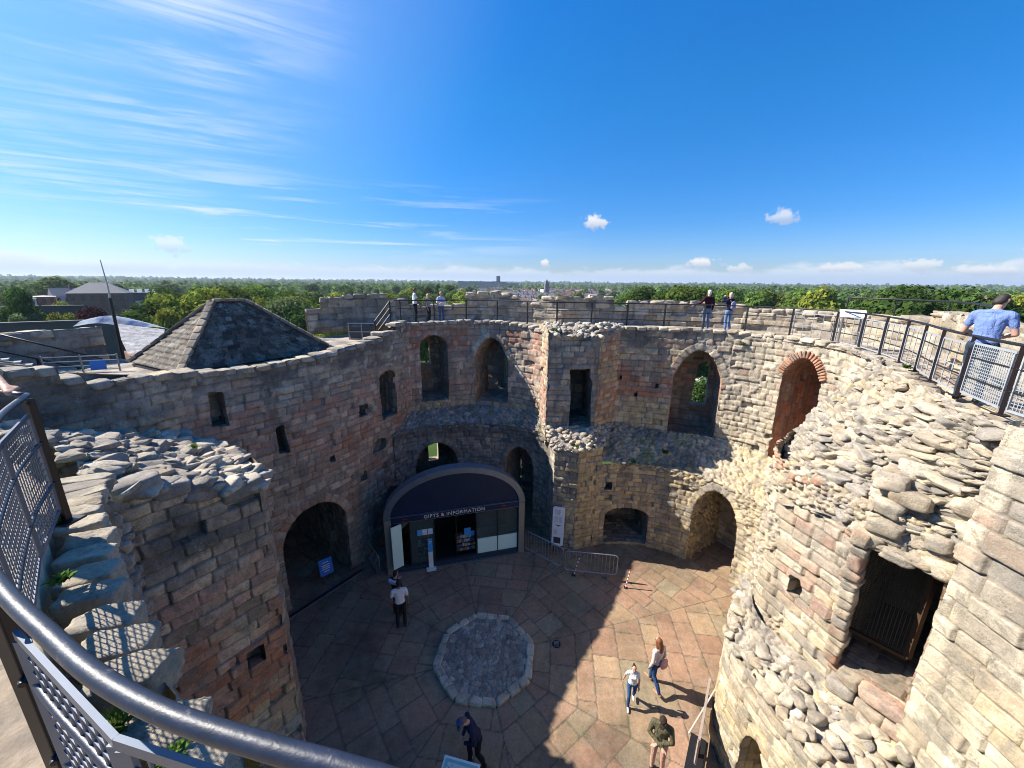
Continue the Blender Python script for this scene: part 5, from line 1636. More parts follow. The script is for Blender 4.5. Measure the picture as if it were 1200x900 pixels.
# ------------------------------------------------------------------ signs
IP = empty('information_sign', (1.95, 13.6, 0), 0, 'tall white rounded information panel leaning against the foot of the pier', 'sign')
a, b = np.array([1.68, 13.72, .3]), np.array([2.14, 13.60, .3])
d = (b - a) / np.linalg.norm(b - a); nrm = np.array([d[1], -d[0], 0]); upv = np.array([0, 0, 1.0]) - nrm * .12; upv /= np.linalg.norm(upv)
def panel_pts(w, h, r_, n=5):
    out = []
    for (cx, cy, t0) in ((w - r_, r_, -90), (w - r_, h - r_, 0), (r_, h - r_, 90), (r_, r_, 180)):
        for k in range(n): t = R(t0 + 90 * k / (n - 1)); out.append((cx + r_ * math.cos(t), cy + r_ * math.sin(t)))
    return out
pp = panel_pts(.48, 1.66, .09)
V = [a + d * x + upv * y + nrm * .03 for x, y in pp] + [a + d * x + upv * y for x, y in pp]; n = len(pp)
MB().add(V, [tuple(range(n)), tuple(range(2 * n - 1, n - 1, -1))] + [(k, (k + 1) % n, n + (k + 1) % n, n + k) for k in range(n)]).build('board', M_WHITE, IP)
tm = MB(); rg = np.random.default_rng(4)
def onp(x, y, w, h, mi=0):
    c = a + d * (x + w / 2) + upv * (y + h / 2) + nrm * .033
    tm.box(c, (w, .004, h), np.column_stack([d, -nrm, upv]), mi)
for k, y in enumerate(np.arange(1.52, 1.30, -.045)): onp(.08, y, .24 * rg.uniform(.8, 1), .018, 1)
for y in np.arange(1.24, .98, -.04): onp(.07, y, .14, .014, 0); onp(.26, y, .14 * rg.uniform(.8, 1), .014, 0)
for y in np.arange(.66, .48, -.04): onp(.08, y, .16 * rg.uniform(.8, 1), .014, 1)
onp(.08, .10, .28, .26, 2); onp(.10, .88, .3, .012, 2); onp(.16, .86, .14, .03, 2); onp(.22, .83, .05, .04, 2)
tm.build('print', [mat_plain('print_grey', (.35, .33, .36), .6), mat_plain('print_pink', (.50, .30, .32), .6), mat_plain('print_dark', (.05, .045, .05), .6)], IP)
for x in (.1, .38): MB().tube([a + d * x + [0, 0, -.3], a + d * x + upv * .2], .014, 6).build('leg', M_BLACK, IP)

AB = empty('blue_sign', (-6.75, 12.0, 0), 0, 'small blue and white notice board standing in the dark entrance arch', 'sign')
c = np.array([-6.78, 12.0, .55]); rz = rotz(-.95 + .3); tilt = np.array([[1, 0, 0], [0, math.cos(.2), math.sin(.2)], [0, -math.sin(.2), math.cos(.2)]])
rm = rotz(.75) @ tilt
MB().box(c, (.46, .03, .62), rm).build('board', M_BLUE, AB)
m = MB()
for k, (w, y) in enumerate(((.2, .17), (.3, .07), (.26, 0), (.28, -.07), (.18, -.16))): m.box(c + rm @ np.array([0, -.019, y]), (w, .006, .022), rm)
m.build('text_lines', M_WHITE, AB)
m = MB()
for x in (-.18, .18): m.bar(c + rm @ np.array([x, .02, .2]), c + np.array([x * .7 - .15, .18 + .1 * x, -.54]), .02); m.bar(c + rm @ np.array([x, 0, -.3]), c + rm @ np.array([x, 0, -.55]), .02)
m.build('legs', M_BLACK, AB)

MT = empty('map_table', (-1.15, 5.6, 0), 0, 'tilted map board with a pale teal border at the bottom edge beside the stooping man', 'map board')
rm = rotz(-.22) @ np.array([[1, 0, 0], [0, math.cos(.35), -math.sin(.35)], [0, math.sin(.35), math.cos(.35)]])
c = np.array([-1.02, 5.55, .95])
MB().box(c, (.78, .56, .03), rm).build('board', M_WHITE, MT)
MB().box(c + rm @ np.array([0, 0, .017]), (.70, .48, .004), rm).build('map_face', mat_plain('teal', (.22, .47, .45), .5), MT)
m = MB(); m.box(c + rm @ np.array([0, 0, .021]), (.58, .38, .004), rm); m.build('map_sheet', mat_plain('map_paper', (.62, .66, .60), .6, 0, .3, .25, 9), MT)
m = MB(); rg = np.random.default_rng(9)
for k in range(14):
    x, y = rg.uniform(-.25, .25), rg.uniform(-.16, .16); m.box(c + rm @ np.array([x, y, .025]), (rg.uniform(.02, .09), .012, .002), rm @ rotz(rg.uniform(0, 3)))
m.build('map_print', mat_plain('map_ink', (.08, .16, .18), .6), MT)
MB().bar((-1.1, 5.6, 0), (-1.05, 5.58, .9), .09).box((-1.1, 5.6, .01), (.4, .3, .02)).build('stand', M_BLACK, MT)

LR = empty('info_lectern', (8.75, 10.0, 8.92), 0, 'white tilted information lectern on two legs on the right hand wall walk', 'lectern')
rm = rotz(-.55) @ np.array([[1, 0, 0], [0, math.cos(.5), -math.sin(.5)], [0, math.sin(.5), math.cos(.5)]])
c = np.array([9.95, 11.6, 9.86])
c = np.array([10.35, 11.9, 9.88])
MB().box(c, (.62, .42, .03), rm).build('board', M_WHITE, LR)
m = MB(); rg = np.random.default_rng(6)
for k in range(9): m.box(c + rm @ np.array([rg.uniform(-.2, .2), -.2 + .045 * k, .017]), (rg.uniform(.15, .3), .014, .003), rm)
m.build('text_lines', mat_plain('print_grey', (.35, .33, .36), .6), LR)
for x in (-.22, .22):
    q = c + rm @ np.array([x, 0, -.02]); MB().bar((q[0], q[1], 8.92), q, .045).build('leg', M_GALV, LR)

DB = empty('display_board', (4.85, 7.0, 0), 0, 'long low display board seen edge on with a black foot beside the sunlit right wall', 'display board')
a, b = np.array([4.20, 6.25, 0]), np.array([5.12, 7.62, 0]); d = (b - a) / np.linalg.norm(b - a); nn = np.array([-d[1], d[0], 0])
MB().bar(a + [0, 0, .98], b + [0, 0, .98], .05, .04).bar(a + [0, 0, .25], b + [0, 0, .25], .05, .04).bar(a + d * .02 + [0, 0, .27], a + d * .02 + [0, 0, .96], .045).bar(b - d * .02 + [0, 0, .27], b - d * .02 + [0, 0, .96], .045).build('frame', mat_plain('worn_timber', (.3, .24, .2), .7), DB)
MB().box((a + b) / 2 + [0, 0, .62], (np.linalg.norm(b - a) - .1, .02, .7), rotz(math.atan2(d[1], d[0]))).build('panel', M_BLACK, DB)
MB().bar(a - nn * -.22 + [0, 0, .98], b + nn * .0 - nn * .2 + [0, 0, .98], .03, .03).build('rear_rail', mat_plain('pale_rail', (.45, .4, .34), .6), DB)
MB().box(a + d * .35 + nn * .02 + [0, 0, .02], (.9, .34, .05), rotz(math.atan2(d[1], d[0]))).box(a + d * .35 + [0, 0, .2], (.08, .08, .34)).build('foot', M_BLACK, DB)

DC = empty('drain_cover', (1.43, 9.41, 0), 0, 'small round dark drain cover set in a pale flagstone', 'drain cover')
MB().prism([(1.43 + .13 * math.cos(t), 9.41 + .13 * math.sin(t)) for t in np.linspace(0, 2 * math.pi, 24, endpoint=False)], 0, .022).build('rim', M_BLACK, DC)
m = MB()
for k in range(5): m.box((1.43, 9.33 + .04 * k, .024), (.15, .012, .006))
m.build('slots', M_GALV, DC)
CH = empty('drain_channel', (-6.5, 11.3, 0), 0, 'dark metal channel strip running across the entrance arch at floor level', 'drain channel')
MB().bar((-7.35, 10.1, .025), (-5.65, 12.45, .025), .14, .03).build('strip', M_BLACK, CH)
MB().bar((-7.27, 10.05, .05), (-5.57, 12.4, .05), .025, .05).build('edge', M_GALV, CH)

# grille of the barred opening: part of the turret
gm = MB()
ga, gb = np.array([6.12, 6.35, 0]), np.array([6.98, 5.35, 0])
gd = (gb - ga); GL = np.linalg.norm(gd); gd /= GL
for k in range(1, 26): gm.bar(ga + gd * GL * k / 26 + [0, 0, 4.4], ga + gd * GL * k / 26 + [0, 0, 6.6], .008)
for k in range(1, 60): gm.bar(ga + [0, 0, 4.4 + 2.2 * k / 60], gb + [0, 0, 4.4 + 2.2 * k / 60], .010)
gr = gm.build('grille', mat_plain('grille_iron', (.035, .033, .03), .6), TOWER)
MB().bar(ga + [0, 0, 4.38], gb + [0, 0, 4.38], .07).bar(gb + [0, 0, 4.4], gb + [0, 0, 6.6], .08).bar(ga + [0, 0, 4.4], ga + [0, 0, 6.6], .06).build('timber_frame', M_WOODD, TOWER)

# ------------------------------------------------------------------ terrain, trees and town beyond
def polar(az, dist):
    return np.array([dist * math.sin(R(az)), dist * math.cos(R(az))])


GZ = -14.0


def ground_z(x, y):
    r0 = np.hypot(x, y - 10)
    r = np.hypot(x, y)
    z = np.where(r0 < 20, -.4 - .0 * r0, np.interp(r0, [20, 44, 60], [-.4, -13.6, GZ]))
    p = np.stack([x / 900.0, y / 900.0, 0 * x], -1)
    far = np.clip((r - 2200) / 4200, 0, 1)
    z = z + far * (20 + 34 * (fbm(p, 3, 4)) + 10 * sst(-.2, -.8, np.arctan2(x, y)))
    return z


def build_terrain():
    rr = np.concatenate([np.linspace(0, 70, 29), np.geomspace(76, 14000, 80)])
    th = np.linspace(0, 2 * math.pi, 181)
    rg, tg = np.meshgrid(rr, th, indexing='ij')
    x, y = rg * np.sin(tg), 10 * (rg < 71) + rg * np.cos(tg)
    z = ground_z(x, y)
    idx = np.arange(x.size).reshape(x.shape)
    q = np.stack([idx[:-1, :-1], idx[1:, :-1], idx[1:, 1:], idx[:-1, 1:]], -1).reshape(-1, 4)[:, ::-1]
    m = bpy.data.materials.new('ground'); m.use_nodes = True
    nt = NT(m.node_tree); b = nt.n['Principled BSDF']
    g = nt.node('ShaderNodeNewGeometry').outputs['Position']
    n1 = nt.noise(g, .012, 5.0, .6); n2 = nt.noise(g, .35, 5.0, .65); n3 = nt.noise(g, .0016, 4.0, .5)
    c = nt.mix(nt.step(n1, .42, .6), (.045, .075, .022, 1), (.10, .12, .05, 1))
    c = nt.mix(nt.step(n3, .5, .62), c, (.16, .15, .07, 1))
    k = nt.math('ADD', .6, nt.math('MULTIPLY', n2, .8))
    c = nt.mix(1.0, c, nt.comb(k, k, k), 'MULTIPLY')
    nt.l.new(c, b.inputs['Base Color']); b.inputs['Roughness'].default_value = 1.0; b.inputs['Specular IOR Level'].default_value = 0.0
    o = link('terrain', np_mesh('terrain', np.stack([x, y, z], -1).reshape(-1, 3), q), m)
    tag(o, kind='structure')


build_terrain()


def mat_leaf(name, base, sat=1.0):
    m = bpy.data.materials.new(name); m.use_nodes = True
    nt = NT(m.node_tree); nt.n.clear()
    out = nt.node('ShaderNodeOutputMaterial')
    at = nt.node('ShaderNodeAttribute', attribute_name='Col')
    oi = nt.node('ShaderNodeObjectInfo')
    hs = nt.node('ShaderNodeHueSaturation')
    nt.l.new(nt.math('ADD', .485, nt.math('MULTIPLY', oi.outputs['Random'], .03)), hs.inputs['Hue'])
    nt.l.new(nt.math('ADD', .75, nt.math('MULTIPLY', oi.outputs['Random'], .5)), hs.inputs['Value'])
    hs.inputs['Saturation'].default_value = sat
    c = nt.mix(1.0, at.outputs[0], (*base, 1), 'MULTIPLY')
    nt.l.new(c, hs.inputs['Color'])
    d = nt.node('ShaderNodeBsdfDiffuse'); t = nt.node('ShaderNodeBsdfTranslucent')
    nt.l.new(hs.outputs[0], d.inputs[0]); nt.l.new(hs.outputs[0], t.inputs[0])
    ms = nt.node('ShaderNodeMixShader'); ms.inputs[0].default_value = .35
    nt.l.new(d.outputs[0], ms.inputs[1]); nt.l.new(t.outputs[0], ms.inputs[2])
    nt.l.new(ms.outputs[0], out.inputs[0])
    return m


M_LEAF = [mat_leaf('leaf_green', (.11, .175, .036)), mat_leaf('leaf_dark', (.060, .108, .026)), mat_leaf('leaf_yellow', (.21, .25, .04)), mat_leaf('leaf_pale', (.135, .185, .07)), mat_leaf('leaf_copper', (.055, .022, .022))]
M_BARK = mat_plain('bark', (.10, .08, .06), .9, 0, .2, .3, 3)


def crown_mesh(seed, n, size, tall=1.0, lobes=12):
    """leaf clumps spread through a crown of unit radius; z from 0 to about 2*tall"""
    rg = np.random.default_rng(seed)
    a = rg.uniform(0, 2 * math.pi, lobes); rad = rg.uniform(.15, .62, lobes); zz = rg.uniform(.35, 1.55, lobes) * tall
    rad *= np.clip(1.25 - np.abs(zz / tall - .9) * .7, .3, 1)
    C = np.column_stack([rad * np.cos(a), rad * np.sin(a), zz]); C = np.vstack([C, [[0, 0, 1.0 * tall], [0, 0, 1.55 * tall]]])
    rs = np.concatenate([rg.uniform(.26, .48, lobes), [.6, .36]])
    k = rg.choice(len(C), n, p=rs ** 2 / (rs ** 2).sum())
    d = rg.normal(size=(n, 3)); d /= np.linalg.norm(d, axis=1, keepdims=True)
    d[:, 2] = np.where(d[:, 2] < -.35, -d[:, 2] * .6, d[:, 2])
    depth = 1 - .30 * rg.random(n) ** 2
    p = C[k] + d * (rs[k] * depth)[:, None] * np.array([1, 1, .85 * tall ** .5]) + rg.normal(0, .03, (n, 3))
    nr = d + rg.normal(0, .38, (n, 3)); nr /= np.linalg.norm(nr, axis=1, keepdims=True)
    t = np.cross(nr, rg.normal(size=(n, 3))); t /= np.linalg.norm(t, axis=1, keepdims=True); b = np.cross(nr, t)
    s = size * rg.uniform(.6, 1.4, n)[:, None]
    V = np.stack([p - t * s - b * s * .7, p + t * s * .8 - b * s, p + t * s + b * s * .8, p - t * s * .7 + b * s], 1).reshape(-1, 3)
    F = np.arange(4 * n).reshape(n, 4)
    clump = vnoise(p * 4.5, seed)
    c = (.65 + .7 * rg.random(n))[:, None] * np.array([1, 1, 1.0]) * (.75 + .5 * clump)[:, None]
    c[:, 0] *= .9 + .3 * rg.random(n)
    me = np_mesh('crown', V, F, np.repeat(c, 4, 0), smooth=False)
    return me


def trunk_mesh(seed):
    rg = np.random.default_rng(seed); m = MB()
    m.tube([(0, 0, -.1), (.01, .01, .3), (.02, 0, .8), (0, .02, 1.3)], [.055, .042, .034, .015], 7)
    for k in range(6):
        a = rg.uniform(0, 6.28); z = rg.uniform(.35, .9); L = rg.uniform(.35, .6)
        m.tube([(0, 0, z), (L * .5 * math.cos(a), L * .5 * math.sin(a), z + .22), (L * math.cos(a), L * math.sin(a), z + .5)], [.022, .015, .006], 5)
    me = bpy.data.meshes.new('trunk'); me.from_pydata(m.v, [], m.f); me.materials.append(M_BARK)
    return me


TRUNK = [trunk_mesh(k) for k in range(2)]
CROWN_N = [crown_mesh(10 + k, 9500, .026, t) for k, t in enumerate((1.0, 1.15, .9, 1.05))]     # near
CROWN_M = [crown_mesh(20 + k, 3600, .042, t) for k, t in enumerate((1.0, 1.2, .85, 1.05))]    # middle distance
CROWN_T = [crown_mesh(30, 1500, .06, 2.2, 8), crown_mesh(31, 6000, .032, 1.35, 10)]
CR_MAT = {}


def crown_with(me, mi):
    key = (me.name, mi)
    if key not in CR_MAT:
        c = me.copy(); c.materials.clear(); c.materials.append(M_LEAF[mi]); CR_MAT[key] = c
    return CR_MAT[key]


def tree(az, dist, h, w, mi, crown, label, group=None, rz=0.0, base=None):
    x, y = polar(az, dist)
    z = float(ground_z(np.array([x]), np.array([y]))[0]) - .2 if base is None else base
    tr_h = h * .16
    e = empty('tree', (x, y, z), rz, label, 'tree', group)
    t = link('trunk', TRUNK[int(dist * 7) % 2], None, e, True); t.scale = (h * .34, h * .34, h * .62)
    c = link('crown', crown_with(crown, mi), None, e, True)
    top = max(v[2] for v in crown.vertices[0].co.to_tuple() for v in ()) if False else None
    c.location = (0, 0, tr_h); c.scale = (w / 2, w / 2, (h - tr_h) / CROWN_H[crown.name])
    return e


CROWN_H = {}
for me in CROWN_N + CROWN_M + CROWN_T:
    co = np.empty(len(me.vertices) * 3, np.float32); me.vertices.foreach_get('co', co)
    CROWN_H[me.name] = float(co.reshape(-1, 3)[:, 2].max())

KIND = ['mid green', 'dark green', 'yellow green', 'pale green', 'copper purple']
SHAPE = ['rounded', 'broad', 'tall', 'loose']


def band(seed, az0, az1, d0, d1, n, h0, h1, mats, crowns, where, wf=(.75, 1.05)):
    rg = np.random.default_rng(seed)
    out = []
    for k in range(n):
        az = az0 + (az1 - az0) * (k + rg.uniform(-.3, 1.3)) / n
        d = rg.uniform(d0, d1)
        h = rg.uniform(h0, h1); mi = int(rg.choice(mats)); ci = int(rg.integers(len(crowns)))
        tree(az, d, h, h * rg.uniform(*wf), mi, crowns[ci], f'{KIND[mi]} leafy tree {where}', where[:40].strip(), rg.uniform(0, 6))


# trees one can tell apart: right hand wood close by
band(1, 15.5, 29, 115, 155, 14, 20.5, 25.8, [1, 1, 0], CROWN_N, 'in the dark wood behind the far parapet', (.6, .85))
band(2, 22, 41, 85, 118, 18, 17, 21.5, [1, 0, 0, 2], CROWN_N, 'in the wood behind the right parapet', (.65, .9))
band(3, 26, 54, 160, 240, 28, 19, 25.5, [1, 0, 0, 2], CROWN_M, 'in the tall wood along the right horizon', (.6, .85))
band(4, 43.8, 50.0, 100, 130, 9, 20, 25.6, [1, 1, 1], CROWN_N, 'in the big dark clump near the man in blue', (.65, .85))
band(5, 50.5, 58, 120, 170, 8, 18, 24.5, [0, 1, 2], CROWN_N, 'behind the man in the blue shirt')
band(15, 17, 23, 62, 82, 7, 9, 14, [2, 0, 0], CROWN_N, 'low and bright beyond the parapet notch', (.9, 1.2))
# left centre, beyond the slate roof and the left end of the parapet
band(6, -43, -25, 100, 165, 26, 18.5, 24, [0, 3, 2, 1, 0], CROWN_N, 'beyond the slate roof', (.75, 1.0))
band(7, -30.5, -21.5, 95, 135, 9, 19.5, 23.5, [0, 0, 2, 1], CROWN_N, 'right of the slate roof near the car park', (.7, .9))
band(8, -23, -4, 95, 165, 22, 17.5, 21.8, [0, 2, 0, 3], CROWN_N, 'behind the three visitors on the far walk', (.8, 1.05))
band(9, -40, -6, 190, 330, 40, 14, 22, [0, 1, 3, 0, 2], CROWN_M, 'in the green belt beyond the left parapet')
band(10, -54, -38, 260, 420, 22, 12, 19, [0, 1, 3, 0], CROWN_M, 'in the green belt behind the brick hall')
band(11, -54, -4, 430, 620, 40, 12, 23, [0, 1, 3], CROWN_M, 'in the far green belt on the left')
band(12, 4, 30, 260, 420, 18, 13, 19, [0, 1], CROWN_M, 'in the wood behind the terraces')
band(13, -9, 2, 230, 330, 8, 10, 14, [1, 0, 3], CROWN_M, 'among the terraced roofs')
# single trees with a look of their own
tree(-47.4, 128, 19.3, 11.5, 4, CROWN_T[1], 'wide copper purple tree behind the parapet on the far left')
tree(-51.6, 150, 23.5, 10, 1, CROWN_T[1], 'dark pointed conifer on the far left in front of the pale buildings')
tree(-49.0, 480, 27, 42, 0, CROWN_M[0], 'big rounded green tree rising over the roofs behind the brick hall')
tree(-10.7, 330, 24, 5.5, 1, CROWN_T[0], 'narrow dark poplar standing above the green belt')
tree(-25.6, 75, 18.0, 4.5, 2, CROWN_M[1], 'small yellow green bush by the left end of the parapet')
tree(-41.6, 110, 19.5, 10.5, 2, CROWN_N[0], 'yellowing tree with bare twigs in front of the slate roof wood')
for k, (az, d, h, w, mi) in enumerate(((-51.9, 142, 17.6, 8, 3), (-50.9, 145, 17.3, 7, 3), (-49.7, 140, 17.6, 7, 2), (-48.9, 144, 17.2, 6, 2))):
    tree(az, d, h, w, mi, CROWN_N[k % 4], f'low {KIND[mi]} shrub in the hedge behind the dark garden wall', 'hedge shrubs')
tree(-49.0, 185, 18.5, 10, 2, CROWN_N[1], 'yellow green tree in front of the pale gabled house')
tree(-44.4, 125, 18.6, 9.5, 0, CROWN_N[2], 'dark green tree right of the copper purple tree')
tree(27.3, 60, 12, 10, 1, CROWN_N[1], 'dark tree seen through the big pointed window')
for k, az in enumerate((-14.5, -9.5, -1.5, 1.5)):
    tree(az, 85 + 8 * k, 9, 9, [2, 0, 2, 0][k], CROWN_N[k], 'tree glimpsed through the windows of the back left lobe', 'trees seen through the back left windows')

# the far woods: too many to count
rg = np.random.default_rng(77)
n = 5200
az = rg.uniform(-57, 57, n); d = np.exp(rg.uniform(math.log(620), math.log(5200), n))
keep = ~((az > -8) & (az < 16) & (d < 1900) & (rg.random(n) < .85))
az, d = az[keep], d[keep]
px, py = d * np.sin(np.radians(az)), d * np.cos(np.radians(az))
pz = ground_z(px, py)
K = 46
hh = rg.uniform(7, 21, len(d)) * (1 + d / 12000); ww = rg.uniform(8, 16, len(d)) * (1 + d / 3500)
u = rg.normal(size=(len(d), K, 3)); u /= np.linalg.norm(u, axis=-1, keepdims=True); u[..., 2] = np.abs(u[..., 2])
c0 = np.stack([px, py, pz], -1)[:, None] + u * np.stack([ww / 2, ww / 2, hh], -1)[:, None] * (.75 + .3 * rg.random((len(d), K, 1)))
nr = u + rg.normal(0, .4, u.shape); nr /= np.linalg.norm(nr, axis=-1, keepdims=True)
t_ = np.cross(nr, rg.normal(size=u.shape)); t_ /= np.linalg.norm(t_, axis=-1, keepdims=True); b_ = np.cross(nr, t_)
s_ = (ww[:, None, None] * .12) * rg.uniform(.7, 1.3, (len(d), K, 1))
V = np.stack([c0 - t_ * s_ - b_ * s_, c0 + t_ * s_ - b_ * s_, c0 + t_ * s_ + b_ * s_, c0 - t_ * s_ + b_ * s_], 2).reshape(-1, 3)
cc = (.6 + .8 * rg.random((len(d), 1, 1))) * (.8 + .4 * rg.random((len(d), K, 1))) * np.ones((1, 1, 3))
fw = link('far_woods', np_mesh('far_woods', V, np.arange(len(V)).reshape(-1, 4), np.repeat(cc.reshape(-1, 3), 4, 0), False), M_LEAF[0])
tag(fw, 'far green woods fading to the horizon', None, None, 'stuff')

# ------------------------------------------------------------------ town
M_BRICK = mat_plain('far_brick', (.20, .11, .085), .9, 0, .2, .2, .6)
M_BRICK2 = mat_plain('far_brick_orange', (.34, .17, .10), .9, 0, .2, .2, .6)
M_RENDER = mat_plain('far_render', (.55, .54, .52), .9, 0, .2, .1, .5)
M_ROOFG = mat_plain('far_roof_grey', (.17, .165, .17), .7, 0, .3, .2, .5)
M_ROOFB = mat_plain('far_roof_brown', (.19, .12, .095), .8, 0, .3, .2, .5)
M_ROOFL = mat_plain('far_roof_lead', (.42, .42, .43), .6, 0, .3, .1, .5)
M_WIN = mat_plain('far_window', (.03, .035, .045), .2, 0, .6, .1)


_w = MB().box((0, 0, 0), (1, 1, 1)).build('window', M_WIN)
WIN_ME = _w.data
bpy.data.objects.remove(_w)


def house(x, y, rz, w, d, hw, hr, mw, mr, label, group=None, hip=False, wins=(4, 2), chim=1, name='house', cat='house', z=None):
    z = float(ground_z(np.array([x]), np.array([y]))[0]) if z is None else z
    e = empty(name, (x, y, z), rz, label, cat, group)
    MB().box((0, 0, hw / 2 - .5), (w, d, hw + 1)).build('wall', mw, e, True)
    o = .3
    X, Y = w / 2 + o, d / 2 + o
    rx = max(0.0, w / 2 - d / 2) if hip else X
    m = MB().add([(-X, -Y, hw), (X, -Y, hw), (X, Y, hw), (-X, Y, hw), (-rx, 0, hw + hr), (rx, 0, hw + hr)], [(0, 1, 5, 4), (2, 3, 4, 5), (1, 2, 5), (3, 0, 4), (3, 2, 1, 0)])
    rf = m.build('roof', mr, e, True)
    for k in range(chim):
        cx = (-.5 + (k + .5) / chim) * w * .9 if chim > 1 else w * .35
        c = MB().box((cx, 0, hw + hr + .4), (.9, .7, 2.0)); c.box((cx - .2, 0, hw + hr + 1.6), (.25, .25, .5)).box((cx + .2, 0, hw + hr + 1.6), (.25, .25, .5))
        c.build('chimney', M_BRICK, rf, True)
    nx, nz = wins
    if nx:
        for sgn in (-1, 1):
            for i in range(nx):
                for j in range(nz):
                    o_ = link('window', WIN_ME, None, e, True)
                    o_.location = ((-.5 + (i + .5) / nx) * w, sgn * (d / 2 + .03), (j + .55) * hw / nz)
                    o_.scale = (w / nx * .42, .08, hw / nz * .5)
    return e




x, y = polar(-46.2, 262); house(x, y, R(34), 19, 13, 18.6, 4.6, M_BRICK, M_ROOFG, 'large dark brick hall with a grey hipped roof on the left', None, True, (6, 4), 0, 'brick_hall', 'building')
x, y = polar(-51.1, 270); house(x, y, R(50), 6, 8, 16.5, .4, M_RENDER, M_ROOFL, 'white flat roofed block on the far left', None, True, (2, 4), 0, 'flat_block', 'building')
x, y = polar(-50.0, 275); house(x, y, R(50), 7, 9, 17.0, .4, M_BRICK2, M_ROOFL, 'brown brick flat roofed block next to the white block', None, True, (3, 4), 0, 'flat_block', 'building')
x, y = polar(-48.7, 285); house(x, y, R(60), 8, 8, 17.0, 3.4, M_RENDER, M_ROOFG, 'pale gabled house left of the brick hall', None, False, (3, 4), 1)
x, y = polar(-43.0, 300)
MBd = empty('modern_block', (x, y, GZ), R(42), 'dark modern block with four pale skylights and an orange timber wall', 'building')
MBd.scale = (.45, .45, 1.08)
MB().box((0, 0, 8), (30, 20, 17)).build('wall', mat_plain('dark_cladding', (.05, .055, .07), .6), MBd, True)
for k in range(4):
    m = MB().add([(-13 + k * 7, -4, 16.5), (-8.5 + k * 7, -4, 16.5), (-8.5 + k * 7, 2, 16.5), (-13 + k * 7, 2, 16.5), (-13 + k * 7, 2, 18.2), (-8.5 + k * 7, 2, 18.2)], [(0, 1, 5, 4), (1, 2, 5), (3, 0, 4), (2, 3, 4, 5)])
    m.build('skylight', M_ROOFL, MBd, True)
MB().box((1, -10.3, 8.5), (9, .4, 5)).build('timber_wall', mat_plain('orange_timber', (.40, .20, .08), .7), MBd, True)
MB().box((-7, -10.2, 9), (4.5, .3, 7)).build('window', M_RENDER, MBd, True)
# long dark garden walls and lean-to roofs on the left
for k, (a0, a1, d0, d1, h, zc, lb) in enumerate(((-54, -47.6, 172, 166, 17.2, 0, 'long grey stone wall with a flat top in front of the pale blocks'), (-56, -45.6, 122, 116, 16.4, 0, 'long dark wall with a flat coping just beyond the left parapet'))):
    p, q = polar(a0, d0), polar(a1, d1); d = q - p; L = np.hypot(*d)
    e = empty('garden_wall', ((p[0] + q[0]) / 2, (p[1] + q[1]) / 2, GZ), math.atan2(d[1], d[0]), lb, 'wall')
    MB().box((0, 0, h / 2), (L, 1.0, h)).build('wall', mat_plain('dark_walling', (.09, .085, .08), .9, 0, .2, .3, .5), e, True)
    MB().box((0, 0, h + .15), (L + .4, 1.5, .3)).build('coping', mat_plain('dark_coping', (.07, .07, .075), .8), e, True)
# pale roof and blue sheet beside the slate roof
PRF = empty('lean_to', (-25, 25.5, GZ), 0, 'pale tiled lean-to roof with a blue sheet on its ridge behind the left parapet', 'building')
Sheet([[(-24.9, 24.6, 6.05), (-23.3, 25.0, 5.95)], [(-28.0, 27.2, 7.7), (-25.2, 28.0, 7.2)]], .1, (-20, 10, 30)).build('roof', slates, lambda P, pd: .36 * np.ones(P.shape) * np.array([1.0, .96, .93]) * (.75 + .5 * pd['r'][..., 1:2]), M_SLATE, PRF)
MB().prism([(-25.0, 24.8), (-23.5, 25.1), (-25.4, 27.8), (-27.8, 27.1)], GZ, 5.85).build('wall', M_BRICK, PRF)
sh_ = Sheet([[(-30.6, 26.9, 7.5), (-28.9, 27.2, 7.7), (-26.6, 27.7, 7.2)], [(-30.4, 27.7, 7.9), (-28.8, 28.0, 8.15), (-26.5, 28.4, 7.35)], [(-30.4, 29.5, 7.5), (-28.6, 29.5, 7.7), (-26.3, 29.5, 7.1)]], .12, (-20, 10, 30), sv=True)
sh_.build('blue_sheet', lambda u, v: dict(h=.05 * (fbm(np.stack([u * 2.5, v * 2.5, u * 0], -1), 3, 3) - .5), r=np.zeros(u.shape + (5,)), e=np.ones(u.shape)), lambda P, pd: lerp(np.array([.03, .09, .24]), np.array([.26, .30, .36]), sst(.45, .6, fbm(P * 1.1, 3, 8))), M_STONE, PRF)
# right: terrace roofs with chimneys, gabled orange house, white houses
for k in range(4):
    x, y = polar(38.6 + .95 * k, 118 + 2 * k)
    house(x, y, R(-42), 8.5, 8, 13.8, 3.4, M_BRICK, M_ROOFG, f'{"first second third fourth".split()[k]} grey roofed house from the left in the right hand terrace', 'grey roofed terrace on the right', False, (2, 3), 1)
x, y = polar(42.4, 128); house(x, y, R(48), 10, 9, 14.6, 5.4, M_BRICK2, M_ROOFB, 'orange brick gabled house at the end of the right hand terrace', None, False, (2, 3), 1)
for k, (a, d) in enumerate(((50.6, 420), (52.0, 380), (49.9, 460))):
    x, y = polar(a, d); house(x, y, R(20 * k), 12, 9, 14, 5, M_RENDER, M_ROOFB, f'white house among the trees on the right horizon, {("above the big dark clump", "nearest to the man in blue", "farthest back")[k]}', 'white houses on the right horizon', False, (3, 2), 1)
x, y = polar(26.6, 74); house(x, y, R(60), 14, 8, 5, 2.6, M_RENDER, M_ROOFL, 'pale building with a light grey roof seen through the big pointed window', None, False, (4, 1), 0, 'building', 'building')
